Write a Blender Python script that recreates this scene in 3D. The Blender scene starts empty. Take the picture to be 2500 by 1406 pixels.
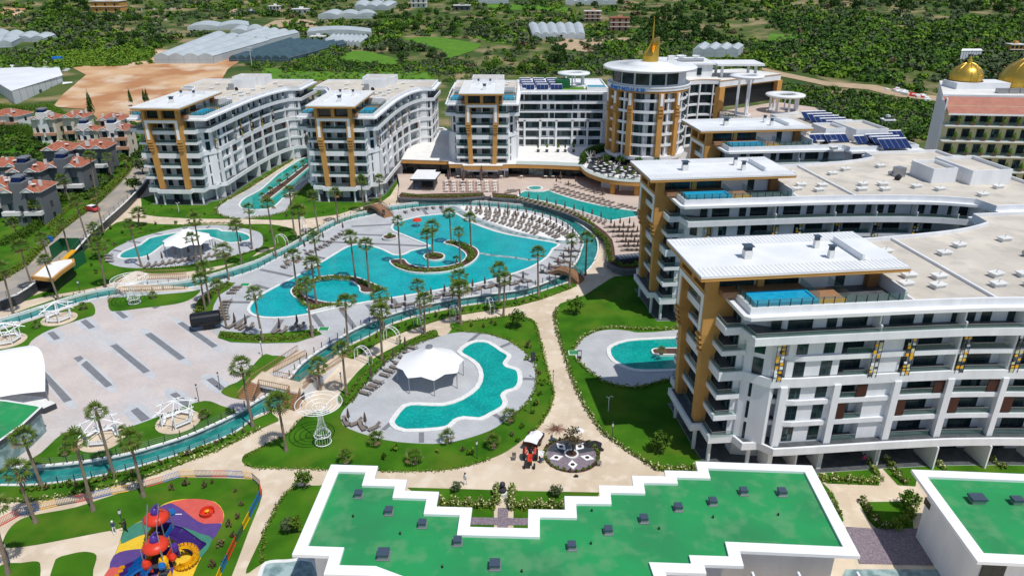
import bpy, bmesh, math, random
import numpy as np
from mathutils import Vector, Matrix
from mathutils.geometry import delaunay_2d_cdt
random.seed(7); rs = np.random.RandomState(7)
R = math.radians
sc = bpy.context.scene
# ---------------------------------------------------------------- camera, sky, sun, exposure
FPX, TH, HC, CX, CY = 1777.0, R(23.8), 58.0, 1250.0, 703.0
cam = bpy.data.cameras.new('camera'); cam.sensor_width = 36; cam.lens = 36*FPX/2500; cam.clip_start = 1; cam.clip_end = 6000
co = bpy.data.objects.new('camera', cam); sc.collection.objects.link(co)
co.location = (0, 0, HC); co.rotation_euler = (R(90)-TH, 0, 0); sc.camera = co
w = bpy.data.worlds.new('World'); sc.world = w; w.use_nodes = True
nt = w.node_tree; bg = nt.nodes['Background']; sky = nt.nodes.new('ShaderNodeTexSky')
sky.sky_type = 'NISHITA'; sky.sun_disc = False; sky.sun_elevation = R(64.3); sky.sun_rotation = R(136); sky.air_density = 1.0; sky.dust_density = .6
nt.links.new(sky.outputs[0], bg.inputs[0]); bg.inputs[1].default_value = 0.11
sl = bpy.data.lights.new('sun', 'SUN'); sl.energy = 3.75; sl.angle = R(.5); sl.color = (1, .965, .9)
so = bpy.data.objects.new('sun', sl); sc.collection.objects.link(so)
so.rotation_euler = Vector((-.335, .346, -1)).to_track_quat('-Z', 'Y').to_euler(); so.location = (60, -60, 200)
sc.view_settings.view_transform = 'Standard'; sc.view_settings.look = 'None'; sc.view_settings.exposure = 0.0; sc.view_settings.gamma = 1
sc.cycles.max_bounces = 6; sc.cycles.transparent_max_bounces = 12
sc.cycles.caustics_reflective = False; sc.cycles.caustics_refractive = False

# ---------------------------------------------------------------- measuring: photo pixel -> place on the ground (or at height h)
def ray(px, py):
    u = (px-CX)/FPX; v = (py-CY)/FPX
    return u, math.cos(TH)-v*math.sin(TH), -math.sin(TH)-v*math.cos(TH)
def G(px, py, h=0.0):
    dx, dy, dz = ray(px, py); t = (h-HC)/dz
    return (dx*t, dy*t)
def GL(pts, h=0.0): return [G(a, b, h) for a, b in pts]
def zat(px, py, y):                       # height of a pixel seen at distance y
    dx, dy, dz = ray(px, py); return HC+dz*y/dy
def th(x, y):                             # terrain height
    t = max(0.0, y-330.0); z = t*.045+t*t*.00005
    z += 1.6*math.sin(x*.013+1)*math.sin(y*.011)*min(1, t/120)
    if x > 60: z += min(1, t/150)*(x-60)*.03
    if y > 850: z += (y-850)*.05
    return z
def T(px, py, up=0.0):                    # pixel -> terrain point
    dx, dy, dz = ray(px, py); t = 200.0
    while t < 2600:
        x, y, z = dx*t, dy*t, HC+dz*t
        if z <= th(x, y)+up: break
        t += 2.0
    return (dx*t, dy*t)

# ---------------------------------------------------------------- materials
M = {}
def mat(name, c, rough=.7, c2=None, scale=.5, detail=4, bump=0, spec=.3, metal=0, c3=None, s3=8, f3=.35, coord='pos', alpha=None, stretch=None, contrast=(.35, .65), bscale=None):
    m = bpy.data.materials.new(name); m.use_nodes = True; n = m.node_tree.nodes; l = m.node_tree.links
    b = n['Principled BSDF']; b.inputs['Base Color'].default_value = (*c, 1); b.inputs['Roughness'].default_value = rough
    b.inputs['Specular IOR Level'].default_value = spec; b.inputs['Metallic'].default_value = metal
    if c2 or bump or c3:
        if coord == 'pos': g = n.new('ShaderNodeNewGeometry').outputs['Position']
        else: g = n.new('ShaderNodeTexCoord').outputs['Object']
        if stretch:
            mp = n.new('ShaderNodeMapping'); mp.inputs['Scale'].default_value = stretch; l.new(g, mp.inputs[0]); g = mp.outputs[0]
        def noise(s, d):
            t = n.new('ShaderNodeTexNoise'); t.inputs['Scale'].default_value = s; t.inputs['Detail'].default_value = d; l.new(g, t.inputs['Vector']); return t.outputs['Fac']
        col = None
        if c2:
            r = n.new('ShaderNodeValToRGB'); r.color_ramp.elements[0].color = (*c, 1); r.color_ramp.elements[1].color = (*c2, 1)
            r.color_ramp.elements[0].position, r.color_ramp.elements[1].position = contrast
            l.new(noise(scale, detail), r.inputs[0]); col = r.outputs[0]
        if c3:
            r = n.new('ShaderNodeValToRGB'); r.color_ramp.elements[0].position = .5; r.color_ramp.elements[1].position = .66
            r.color_ramp.elements[0].color = (0, 0, 0, 1); r.color_ramp.elements[1].color = (f3, f3, f3, 1)
            l.new(noise(s3, 3), r.inputs[0]); mx = n.new('ShaderNodeMix'); mx.data_type = 'RGBA'
            l.new(r.outputs[0], mx.inputs[0])
            if col: l.new(col, mx.inputs[6])
            else: mx.inputs[6].default_value = (*c, 1)
            mx.inputs[7].default_value = (*c3, 1); col = mx.outputs[2]
        if col: l.new(col, b.inputs['Base Color'])
        if bump:
            bp = n.new('ShaderNodeBump'); bp.inputs['Strength'].default_value = bump; bp.inputs['Distance'].default_value = .1
            l.new(noise(bscale or scale*4, 3), bp.inputs['Height']); l.new(bp.outputs[0], b.inputs['Normal'])
    if alpha is not None: b.inputs['Alpha'].default_value = alpha
    M[name] = m; return m
def grid_lines(name, sx, sy, lw, c, rot=0):    # darken joints on a paving material
    m = M[name]; n = m.node_tree.nodes; l = m.node_tree.links; b = n['Principled BSDF']
    g = n.new('ShaderNodeNewGeometry'); mp = n.new('ShaderNodeMapping'); mp.inputs['Rotation'].default_value = (0, 0, rot); l.new(g.outputs['Position'], mp.inputs[0])
    br = n.new('ShaderNodeTexBrick'); br.inputs['Scale'].default_value = 1; br.inputs['Mortar Size'].default_value = lw; br.inputs['Brick Width'].default_value = sx; br.inputs['Row Height'].default_value = sy
    br.inputs['Color1'].default_value = (1, 1, 1, 1); br.inputs['Color2'].default_value = (.93, .93, .93, 1); br.inputs['Mortar'].default_value = (*c, 1)
    l.new(mp.outputs[0], br.inputs['Vector']); mx = n.new('ShaderNodeMix'); mx.data_type = 'RGBA'; mx.blend_type = 'MULTIPLY'; mx.inputs[0].default_value = 1
    lk = b.inputs['Base Color'].links
    if lk: l.new(lk[0].from_socket, mx.inputs[6])
    else: mx.inputs[6].default_value = b.inputs['Base Color'].default_value
    l.new(br.outputs['Color'], mx.inputs[7]); l.new(mx.outputs[2], b.inputs['Base Color'])
mat('white', (.79, .80, .82), .55, (.70, .715, .74), .5, 6, stretch=(1, 1, .22), c3=(.60, .62, .64), s3=1.6, f3=.22)
mat('white_roof', (.78, .79, .80), .5, (.70, .71, .72), .3, 4)
mat('roof_beige', (.64, .585, .50), .85, (.52, .475, .41), .12, 6, c3=(.36, .34, .31), s3=.35, f3=.4)
mat('roof_pale', (.74, .73, .70), .8, (.60, .59, .56), .12, 6)
mat('orange', (.56, .295, .085), .65, (.50, .26, .075), .4)
mat('grey_tile', (.11, .12, .13), .45, (.075, .082, .09), 1.2)
mat('dark', (.02, .022, .026), .4)
mat('dark_grey', (.06, .068, .08), .5, (.045, .05, .06), .7)
mat('steel', (.35, .36, .38), .35, metal=.6)
mat('chimney_blue', (.05, .075, .11), .5)
mat('brown', (.055, .018, .012), .5)
mat('wood', (.36, .20, .11), .6, (.28, .15, .08), 3, stretch=(1, 6, 1))
mat('wood_door', (.25, .12, .04), .5)
mat('white_plain', (.82, .83, .84), .5)
mat('lounger_brown', (.20, .165, .14), .7)
mat('umbrella_brown', (.11, .075, .065), .8)
mat('rattan', (.33, .16, .11), .7)
mat('table_white', (.75, .75, .74), .5)
mat('gold', (.62, .40, .07), .32, metal=.75)
mat('cream_wall', (.58, .54, .33), .7, (.52, .48, .29), .3); mat('salmon_tile', (.42, .18, .13), .8, (.36, .15, .11), .8); mat('plaza_pale', (.54, .555, .57), .8, (.48, .495, .51), .6); grid_lines('plaza_pale', .8, .4, .02, (.82, .82, .82), .6)
mat('water', (.0, .285, .315), .08, (.0, .37, .385), .3, 7, bump=.22, spec=.5, c3=(.03, .55, .55), s3=2.3, f3=.42, bscale=2.6)  # pale noise flecks put sparkle into the water colour
mat('water_kid', (.0, .25, .225), .09, (.0, .33, .285), .35, 6, bump=.12, spec=.5, c3=(.03, .50, .45), s3=2.8, f3=.38, bscale=2.8)  # lighter flecks imitate glints on the ripples by colour
mat('water_channel', (.01, .15, .145), .1, (.03, .26, .235), .6, 5, bump=.15, spec=.5, bscale=2.5)
mat('pool_blue', (.01, .30, .52), .07, (.02, .38, .60), 1.2, 3, bump=.15, spec=.5, bscale=3)
mat('pool_liner', (.02, .36, .58), .35)
mat('wall_grey', (.17, .175, .185), .7, (.14, .145, .155), 1); mat('villa_cream', (.62, .57, .47), .7); mat('marble', (.34, .45, .45), .3, (.15, .24, .25), .9, 8, contrast=(.4, .6))
mat('coping', (.76, .76, .74), .6, (.66, .66, .64), 1.5)
mat('path', (.68, .57, .43), .8, (.56, .45, .33), .12, 7, c3=(.76, .66, .54), s3=.5, f3=.6)
mat('deck', (.50, .51, .53), .75, (.43, .44, .455), .25, 6)
mat('stripe', (.20, .205, .225), .75, (.17, .175, .19), 1)
mat('plaza', (.60, .53, .50), .8, (.52, .455, .43), .18, 7, c3=(.55, .56, .57), s3=.06, f3=.7)
mat('terrace', (.60, .49, .42), .8, (.52, .42, .36), .2, 7)
grid_lines('deck', .8, .4, .02, (.80, .80, .80), .5); grid_lines('plaza', .8, .4, .02, (.82, .82, .82), .6); grid_lines('terrace', .9, .45, .02, (.84, .84, .84), .1)
grid_lines('path', 3.2, 3.2, .02, (.88, .86, .84), .2); grid_lines('grey_tile', .6, .6, .02, (.7, .7, .7)); grid_lines('roof_beige', 8, 4, .012, (.8, .8, .8), .12)
mat('beach', (.80, .79, .77), .8, (.72, .71, .69), .5)
mat('lawn', (.030, .110, .005), .9, (.060, .170, .009), .22, 10, bump=.5, spec=.1, c3=(.11, .17, .016), s3=.16, f3=.6, bscale=14)
mat('soil', (.10, .055, .04), .95, (.07, .035, .028), 2.5, 6)
mat('gravel', (.30, .245, .28), .9, (.16, .13, .16), 6, 4, bump=.5)
mat('road', (.36, .325, .28), .9, (.27, .25, .225), .2, 8, c3=(.45, .37, .27), s3=.25, f3=.7)
mat('asphalt', (.30, .29, .28), .9, (.25, .24, .235), .3, 6)
mat('dirt', (.56, .36, .20), .95, (.40, .19, .085), .045, 8, c3=(.60, .47, .34), s3=.06, f3=.9, contrast=(.38, .6))
mat('dirt_road', (.46, .34, .22), .95, (.36, .27, .17), .2, 6)
mat('field', (.075, .19, .010), .95, (.10, .23, .016), .06, 8, c3=(.05, .13, .01), s3=.3, f3=.6)
mat('rubber_red', (.62, .11, .085), .85, (.55, .09, .07), 1); mat('rubber_purple', (.10, .055, .23), .85, (.085, .045, .19), 1)
mat('rubber_green', (.05, .22, .15), .85, (.045, .19, .13), 1); mat('rubber_yellow', (.75, .50, .035), .85, (.68, .45, .03), 1)
mat('red', (.62, .045, .02), .35); mat('yellow', (.80, .42, .01), .35); mat('blue', (.01, .13, .42), .35); mat('purple', (.07, .03, .24), .35)
mat('green_roof', (.022, .215, .075), .7, (.018, .275, .082), .16, 10, c3=(.14, .30, .15), s3=.45, f3=.42, contrast=(.38, .62))
mat('tile_red', (.36, .115, .07), .8, (.26, .085, .055), .6, 5, c3=(.48, .19, .10), s3=2, f3=.6)
mat('villa_grey', (.13, .145, .16), .7); mat('villa_white', (.68, .68, .67), .7); mat('villa_pink', (.48, .27, .18), .7)
mat('metal_roof', (.80, .81, .83), .45, (.72, .73, .75), .1, stretch=(1, 1, 1)); mat('shed_wall', (.60, .63, .66), .5)
mat('plastic', (.47, .51, .53), .45, (.38, .43, .45), .12, 5, spec=.4, c3=(.42, .48, .50), s3=.4, f3=.5); mat('plastic_dark', (.055, .10, .12), .5, (.04, .075, .095), .2)
mat('solar', (.008, .022, .10), .12, spec=.6)
mat('trunk', (.27, .215, .16), .9, (.18, .14, .10), 3, stretch=(1, 1, 4)); mat('bark', (.12, .09, .065), .9)
mat('palm_leaf', (.045, .105, .008), .5, (.13, .18, .018), 1.3, 3, coord='obj'); mat('palm_dead', (.22, .15, .07), .9)
mat('rock', (.42, .40, .37), .9, (.30, .28, .25), .8)
mat('letter_blue', (.0, .20, .62), .4); mat('net_green', (.015, .13, .05), .6); mat('screen_black', (.012, .014, .018), .25)
mat('canvas', (.82, .82, .83), .6); mat('frame_white', (.80, .81, .82), .35); mat('fence_dark', (.05, .06, .07), .5)
mat('flower_cream', (.62, .60, .33), .8); mat('flower_pink', (.50, .03, .14), .7)
mat('hi_vis', (.5, .05, .05), .6); mat('skin', (.45, .26, .18), .6); mat('cloth_white', (.75, .75, .75), .8); mat('cloth_navy', (.03, .06, .14), .8); mat('cloth_black', (.02, .02, .022), .8); mat('hair', (.02, .014, .01), .6)
mat('mdeck_rail', (.33, .22, .13), .5)
def leafmat(name, a, b, cc=None, f=.4):
    m = mat(name, a, .75, b, .9, 3, spec=.2)
    n = m.node_tree.nodes; l = m.node_tree.links; bs = n['Principled BSDF']
    oi = n.new('ShaderNodeObjectInfo'); hs = n.new('ShaderNodeHueSaturation')
    mr = n.new('ShaderNodeMapRange'); mr.inputs[3].default_value = .7; mr.inputs[4].default_value = 1.35; l.new(oi.outputs['Random'], mr.inputs[0])
    l.new(bs.inputs['Base Color'].links[0].from_socket, hs.inputs['Color']); l.new(mr.outputs[0], hs.inputs['Value']); l.new(hs.outputs[0], bs.inputs['Base Color'])
leafmat('leaf_dark', (.022, .060, .010), (.045, .100, .014)); leafmat('leaf_mid', (.05, .12, .010), (.085, .17, .014)); leafmat('leaf_grey', (.055, .085, .035), (.09, .125, .055))
leafmat('leaf_bright', (.09, .18, .012), (.14, .23, .02)); leafmat('leaf_brown', (.11, .085, .045), (.16, .12, .06)); leafmat('hedge_leaf', (.09, .15, .018), (.16, .22, .03))
def glassmat(name, tint, a, rough=.05):
    m = bpy.data.materials.new(name); m.use_nodes = True; n = m.node_tree.nodes; l = m.node_tree.links; n.clear()
    o = n.new('ShaderNodeOutputMaterial'); mx = n.new('ShaderNodeMixShader'); tr = n.new('ShaderNodeBsdfTransparent'); gl = n.new('ShaderNodeBsdfPrincipled')
    gl.inputs['Base Color'].default_value = (*tint, 1); gl.inputs['Roughness'].default_value = rough; tr.inputs[0].default_value = (.86, .95, .93, 1)
    mx.inputs[0].default_value = a; l.new(tr.outputs[0], mx.inputs[1]); l.new(gl.outputs[0], mx.inputs[2]); l.new(mx.outputs[0], o.inputs[0]); M[name] = m
glassmat('rail_glass', (.10, .20, .19), .38)
mat('pane', (.008, .022, .026), .08, (.022, .045, .048), .45, 2, spec=.4, contrast=(.45, .6)); mat('pane_curtain', (.10, .16, .17), .15, (.02, .045, .052), .9, 1, spec=.4, stretch=(3, 3, .05), contrast=(.42, .58))
mat('win_frame', (.03, .033, .04), .4)

# ---------------------------------------------------------------- objects
COL = sc.collection
def props(o, label=None, cat=None, group=None, kind=None):
    if label: o['label'] = label
    if cat: o['category'] = cat
    if group: o['group'] = group
    if kind: o['kind'] = kind
    return o
def empty(name, loc=(0, 0, 0), rz=0, label=None, cat=None, group=None):
    o = bpy.data.objects.new(name, None); o.empty_display_size = .5; COL.objects.link(o); o.location = loc; o.rotation_euler = (0, 0, rz); return props(o, label, cat, group)
class MB:
    def __init__(s): s.v = []; s.f = []; s.m = []; s.ms = []
    def mi(s, m):
        if m not in s.ms: s.ms.append(m)
        return s.ms.index(m)
    def add(s, vs, fs, m):
        k = len(s.v); s.v += [tuple(p) for p in vs]; i = s.mi(m)
        for f in fs: s.f.append(tuple(k+a for a in f)); s.m.append(i)
    def prism(s, pts, z0, z1, m, top=None, bottom=True):
        a = sum(pts[i-1][0]*pts[i][1]-pts[i][0]*pts[i-1][1] for i in range(len(pts)))
        if a < 0: pts = pts[::-1]
        n = len(pts); k = len(s.v); s.v += [(p[0], p[1], z0) for p in pts]+[(p[0], p[1], z1) for p in pts]; i = s.mi(m)
        for j in range(n): s.f.append((k+j, k+(j+1) % n, k+n+(j+1) % n, k+n+j)); s.m.append(i)
        s.f.append(tuple(range(k+n, k+2*n))); s.m.append(s.mi(top or m))
        if bottom: s.f.append(tuple(reversed(range(k, k+n)))); s.m.append(i)
    def box(s, x0, x1, y0, y1, z0, z1, m, top=None): s.prism([(x0, y0), (x1, y0), (x1, y1), (x0, y1)], z0, z1, m, top)
    def obox(s, c, ux, lx, ly, z0, z1, m, top=None):      # box centred at c, along direction ux
        ux = Vector(ux[:2]).normalized(); vx = Vector((-ux.y, ux.x)); c = Vector(c[:2])
        s.prism([tuple(c+ux*a*lx/2+vx*b*ly/2) for a, b in ((-1, -1), (1, -1), (1, 1), (-1, 1))], z0, z1, m, top)
    def sheet(s, pts, z, m):
        a = sum(pts[i-1][0]*pts[i][1]-pts[i][0]*pts[i-1][1] for i in range(len(pts)))
        if a < 0: pts = pts[::-1]
        k = len(s.v); s.v += [(p[0], p[1], z) for p in pts]; s.f.append(tuple(range(k, k+len(pts)))); s.m.append(s.mi(m))
    def tube(s, pts, r, m, n=6, cap=True):
        pts = [Vector(p) for p in pts]; rr = r if isinstance(r, (list, tuple)) else [r]*len(pts); k = len(s.v); i = s.mi(m)
        for j, p in enumerate(pts):
            d = (pts[min(j+1, len(pts)-1)]-pts[max(j-1, 0)])
            if d.length < 1e-6: d = Vector((0, 0, 1))
            d.normalize(); a = d.cross(Vector((0, 0, 1)) if abs(d.z) < .9 else Vector((1, 0, 0))).normalized(); b = d.cross(a)
            for q in range(n): t = 2*math.pi*q/n; s.v.append(tuple(p+(a*math.cos(t)+b*math.sin(t))*rr[j]))
        for j in range(len(pts)-1):
            for q in range(n): s.f.append((k+j*n+q, k+j*n+(q+1) % n, k+(j+1)*n+(q+1) % n, k+(j+1)*n+q)); s.m.append(i)
        if cap:
            s.f.append(tuple(range(k, k+n))); s.m.append(i); s.f.append(tuple(range(k+(len(pts)-1)*n, k+len(pts)*n))); s.m.append(i)
    def lathe(s, c, prof, m, n=24, a0=0, a1=2*math.pi, mats=None):
        k = len(s.v); full = abs(a1-a0-2*math.pi) < 1e-6; cnt = n if full else n+1
        for r, z in prof:
            for q in range(cnt): t = a0+(a1-a0)*q/n; s.v.append((c[0]+r*math.cos(t), c[1]+r*math.sin(t), c[2]+z if len(c) > 2 else z))
        for j in range(len(prof)-1):
            i = s.mi(mats[j] if mats else m)
            for q in range(n): q2 = (q+1) % cnt; s.f.append((k+j*cnt+q, k+j*cnt+q2, k+(j+1)*cnt+q2, k+(j+1)*cnt+q)); s.m.append(i)
    def wall(s, pts, z0, z1, t, m, closed=False):         # upright ribbon of thickness t
        n = len(pts); rng = range(n if closed else n-1)
        for j in rng:
            a = Vector(pts[j]); b = Vector(pts[(j+1) % n]); d = b-a
            if d.length < 1e-4: continue
            s.obox((a+b)/2, d, d.length+t*.5, t, z0, z1, m)
    def build(s, name, parent=None, label=None, cat=None, group=None, kind=None, smooth=False):
        me = bpy.data.meshes.new(name); me.from_pydata(s.v, [], s.f)
        for m in s.ms: me.materials.append(M[m])
        if len(s.ms) > 1: me.polygons.foreach_set('material_index', s.m)
        if smooth: me.polygons.foreach_set('use_smooth', [True]*len(s.f))
        me.update(); o = bpy.data.objects.new(name, me); COL.objects.link(o)
        if parent: o.parent = parent
        return props(o, label, cat, group, kind)
KIDS = {}
def kids(o): return [c for c in bpy.data.objects if c.parent == o]
def tree_of(o, ch):
    return (o, [tree_of(c, ch) for c in ch.get(o.name, [])])
def childmap():
    ch = {}
    for c in bpy.data.objects:
        if c.parent: ch.setdefault(c.parent.name, []).append(c)
    return ch
def copy_rec(t, parent=None):
    o = t[0].copy(); COL.objects.link(o)
    if parent: o.parent = parent
    for c in t[1]: copy_rec(c, o)
    return o
def place(t, first, loc, rz=0, scale=None, label=None, group=None):
    o = t[0] if first else copy_rec(t)
    o.location = loc; o.rotation_euler = (0, 0, rz)
    if scale: o.scale = scale if isinstance(scale, tuple) else (scale,)*3
    if label: o['label'] = label
    if group: o['group'] = group
    return o
ORD = ['first', 'second', 'third', 'fourth', 'fifth', 'sixth', 'seventh', 'eighth', 'ninth', 'tenth', 'eleventh', 'twelfth', 'thirteenth', 'fourteenth', 'fifteenth', 'sixteenth', 'seventeenth', 'eighteenth', 'nineteenth', 'twentieth']
def inset(poly, d):
    a = sum(poly[i-1][0]*poly[i][1]-poly[i][0]*poly[i-1][1] for i in range(len(poly)))
    s = 1 if a > 0 else -1; out = []; n = len(poly)
    for i in range(n):
        p0, p1, p2 = Vector(poly[i-1]), Vector(poly[i]), Vector(poly[(i+1) % n])
        e1 = (p1-p0).normalized(); e2 = (p2-p1).normalized(); n1 = Vector((-e1.y, e1.x))*s; n2 = Vector((-e2.y, e2.x))*s
        b = n1+n2; L = b.length
        if L < .3: out.append(tuple(p1+n1*d)); continue
        b.normalize(); out.append(tuple(p1+b*d/max(.35, b.dot(n1))))
    return out
def smooth_poly(pts, closed=True, it=4):
    n = len(pts); out = []
    for i in range(n if closed else n-1):
        p0, p1, p2, p3 = [Vector(pts[(i+k) % n] if closed else pts[max(0, min(n-1, i+k))]) for k in (-1, 0, 1, 2)]
        for k in range(it):
            t = k/it; out.append(tuple(.5*((2*p1)+(-p0+p2)*t+(2*p0-5*p1+4*p2-p3)*t*t+(-p0+3*p1-3*p2+p3)*t**3)))
    if not closed: out.append(tuple(pts[-1]))
    return out
def inpoly(x, y, P):
    c = False; j = len(P)-1
    for i in range(len(P)):
        if (P[i][1] > y) != (P[j][1] > y) and x < (P[j][0]-P[i][0])*(y-P[i][1])/(P[j][1]-P[i][1])+P[i][0]: c = not c
        j = i
    return c
def drape(name, poly, dz, m, step=8, kind='structure', **k):
    b = []
    n = len(poly)
    for i in range(n):
        a, c = Vector(poly[i]), Vector(poly[(i+1) % n]); q = max(1, int((c-a).length/step))
        b += [a+(c-a)*t/q for t in range(q)]
    xs = [p.x for p in b]; ys = [p.y for p in b]; ins = []
    x = min(xs)
    while x < max(xs):
        y = min(ys)
        while y < max(ys):
            if inpoly(x, y, poly): ins.append(Vector((x, y)))
            y += step
        x += step
    r = delaunay_2d_cdt(b+ins, [(i, (i+1) % len(b)) for i in range(len(b))], [], 1, 1e-4)
    me = bpy.data.meshes.new(name); me.from_pydata([(v.x, v.y, th(v.x, v.y)+dz) for v in r[0]], [], [tuple(f) for f in r[2]])
    me.materials.append(M[m]); me.polygons.foreach_set('use_smooth', [True]*len(me.polygons)); o = bpy.data.objects.new(name, me); COL.objects.link(o)
    return props(o, kind=kind, **k)
def along(pts, step, off=0):               # points spaced along a polyline: (x, y, dx, dy)
    out = []; d = off
    for i in range(len(pts)-1):
        a, b = Vector(pts[i]), Vector(pts[i+1]); L = (b-a).length
        if L < 1e-6: continue
        u = (b-a)/L
        while d <= L: p = a+u*d; out.append((p.x, p.y, u.x, u.y)); d += step
        d -= L
    return out
# ---------------------------------------------------------------- terrain and resort ground
def terrain():
    xs = np.concatenate([np.linspace(-1500, -520, 15), np.arange(-500, 620, 8), np.linspace(640, 1500, 14)])
    ys = np.concatenate([np.linspace(-60, 300, 13), np.arange(308, 1100, 8), np.linspace(1120, 2400, 24)])
    vs = [(x, y, th(x, y)-.12) for y in ys for x in xs]; nx = len(xs)
    fs = [(j*nx+i, j*nx+i+1, (j+1)*nx+i+1, (j+1)*nx+i) for j in range(len(ys)-1) for i in range(nx-1)]
    me = bpy.data.meshes.new('ground'); me.from_pydata(vs, [], fs); me.polygons.foreach_set('use_smooth', [True]*len(fs))
    m = mat('scrub', (.030, .070, .008), .95, (.085, .115, .024), .03, 10, contrast=(.36, .6), bump=.6, c3=(.34, .25, .14), s3=.045, f3=.75, bscale=.6)
    me.materials.append(m); o = bpy.data.objects.new('ground', me); COL.objects.link(o); props(o, kind='structure')
terrain()
def sheet(name, pts, z, m, **k):
    b = MB(); b.sheet(pts, z, m); return b.build(name, kind=k.pop('kind', 'structure'), **k)
def plate(name, pts, z0, z1, m, side=None, **k):
    b = MB(); b.prism(pts, z0, z1, side or m, m, bottom=False); return b.build(name, kind=k.pop('kind', 'structure'), **k)
# resort paving underneath everything inside the walls
base = [(-150, 20), (-130, 60)]+[G(*p) for p in ((-60, 775), (0, 749), (75, 712), (180, 640), (275, 543), (350, 470))]+[(-107, 205), (-112, 264), (125, 264), (125, 20)]
sheet('path', base, 0.0, 'path')
LW = {}
def lawn(pts, z=.05, h=0): return sheet('lawn', smooth_poly(GL(pts, h), True, 3), z, 'lawn')
lawn([(20, 742), (140, 697), (205, 615), (262, 560), (300, 540), (380, 547), (480, 549), (590, 548), (660, 548), (715, 560), (724, 580), (700, 598), (640, 610), (600, 636), (520, 652), (455, 664), (370, 668), (330, 662), (288, 684), (230, 703), (120, 722)])
sheet('lawn', GL([(344, 484), (348, 524), (384, 529), (461, 534), (563, 535), (600, 534), (540, 512), (560, 480), (640, 440), (700, 400), (756, 366), (750, 340), (640, 380), (500, 440), (400, 470)]), .045, 'lawn')
sheet('lawn', GL([(596, 535), (660, 528), (700, 517), (724, 478), (765, 437), (780, 400), (975, 400), (977, 438), (953, 478), (935, 491), (891, 503), (825, 524), (748, 534), (684, 538)]), .045, 'lawn')
# lawns south and east of the channel
sheet('lawn', GL([(1640, 1147), (1624, 1148), (1598, 1141), (1560, 1118), (1521, 1092), (1470, 1056), (1432, 999), (1404, 943), (1383, 884), (1373, 851), (1360, 810), (1353, 769), (1358, 752), (1368, 741), (1429, 720), (1486, 683), (1500, 675), (1560, 672), (1900, 640), (2300, 900), (2300, 1060), (2000, 1150), (1990, 1160), (1706, 1160)]), .045, 'lawn')
K = [(1103, 802), (1099, 795), (1110, 789), (1180, 780), (1255, 770), (1281, 774), (1306, 785), (1322, 841), (1330, 879), (1342, 923), (1353, 961), (1342, 1002), (1317, 1040), (1294, 1060), (1240, 1100), (1196, 1120), (1130, 1140), (1068, 1148), (970, 1150), (876, 1148), (740, 1144), (620, 1141), (594, 1130), (591, 1120), (600, 1108), (635, 1092), (702, 1058), (735, 1022), (761, 1010), (790, 1003), (812, 1006), (832, 987), (825, 969), (876, 905), (922, 869), (991, 833), (1055, 806), (1068, 810), (1072, 820), (1090, 818)]
sheet('lawn', smooth_poly(GL(K), True, 3), .045, 'lawn')
sheet('lawn', GL([(1990, 1148), (2140, 1135), (2150, 1160), (2146, 1185), (2020, 1180), (1995, 1165)]), .05, 'lawn')
sheet('lawn', GL([(2150, 1138), (2170, 1136), (2560, 1098), (2560, 1160), (2240, 1160), (2235, 1187), (2192, 1184)]), .05, 'lawn')
sheet('lawn', GL([(1960, 1180), (2010, 1180), (2035, 1205), (2060, 1270), (2040, 1290), (1990, 1240)]), .05, 'lawn')
sheet('lawn', GL([(2098, 1228), (2120, 1225), (2225, 1224), (2230, 1290), (2140, 1291), (2120, 1270)]), .05, 'lawn')
P1 = [(8, 1333), (20, 1295), (50, 1268), (95, 1255), (185, 1238), (278, 1208), (400, 1175), (440, 1166), (600, 1169), (628, 1180), (640, 1210), (606, 1300), (560, 1420), (520, 1500), (240, 1500), (262, 1406), (300, 1296), (276, 1294), (166, 1315), (60, 1334)]
sheet('lawn', smooth_poly(GL(P1), True, 3), .045, 'lawn')
lawn([(0, 1381), (50, 1374), (90, 1370), (99, 1382), (94, 1420), (60, 1450), (0, 1450)]); lawn([(143, 1361), (165, 1354), (192, 1348), (215, 1347), (236, 1356), (228, 1390), (215, 1440), (120, 1450), (132, 1376)])
lawn([(600, 1400), (620, 1350), (646, 1297), (684, 1222), (704, 1197), (727, 1188), (779, 1185), (800, 1190), (790, 1290), (740, 1350), (720, 1362), (680, 1366), (640, 1376)])
sheet('lawn', GL([(995, 1190), (1080, 1192), (1206, 1196), (1206, 1262), (1060, 1262), (1030, 1220)]), .05, 'lawn'); sheet('lawn', GL([(1256, 1198), (1464, 1202), (1440, 1262), (1256, 1262)]), .05, 'lawn')
sheet('lawn', GL([(1100, 1240), (1206, 1240), (1206, 1320), (1100, 1320)]), .055, 'lawn'); sheet('lawn', GL([(1254, 1240), (1340, 1240), (1340, 1320), (1254, 1320)]), .055, 'lawn')
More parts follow.
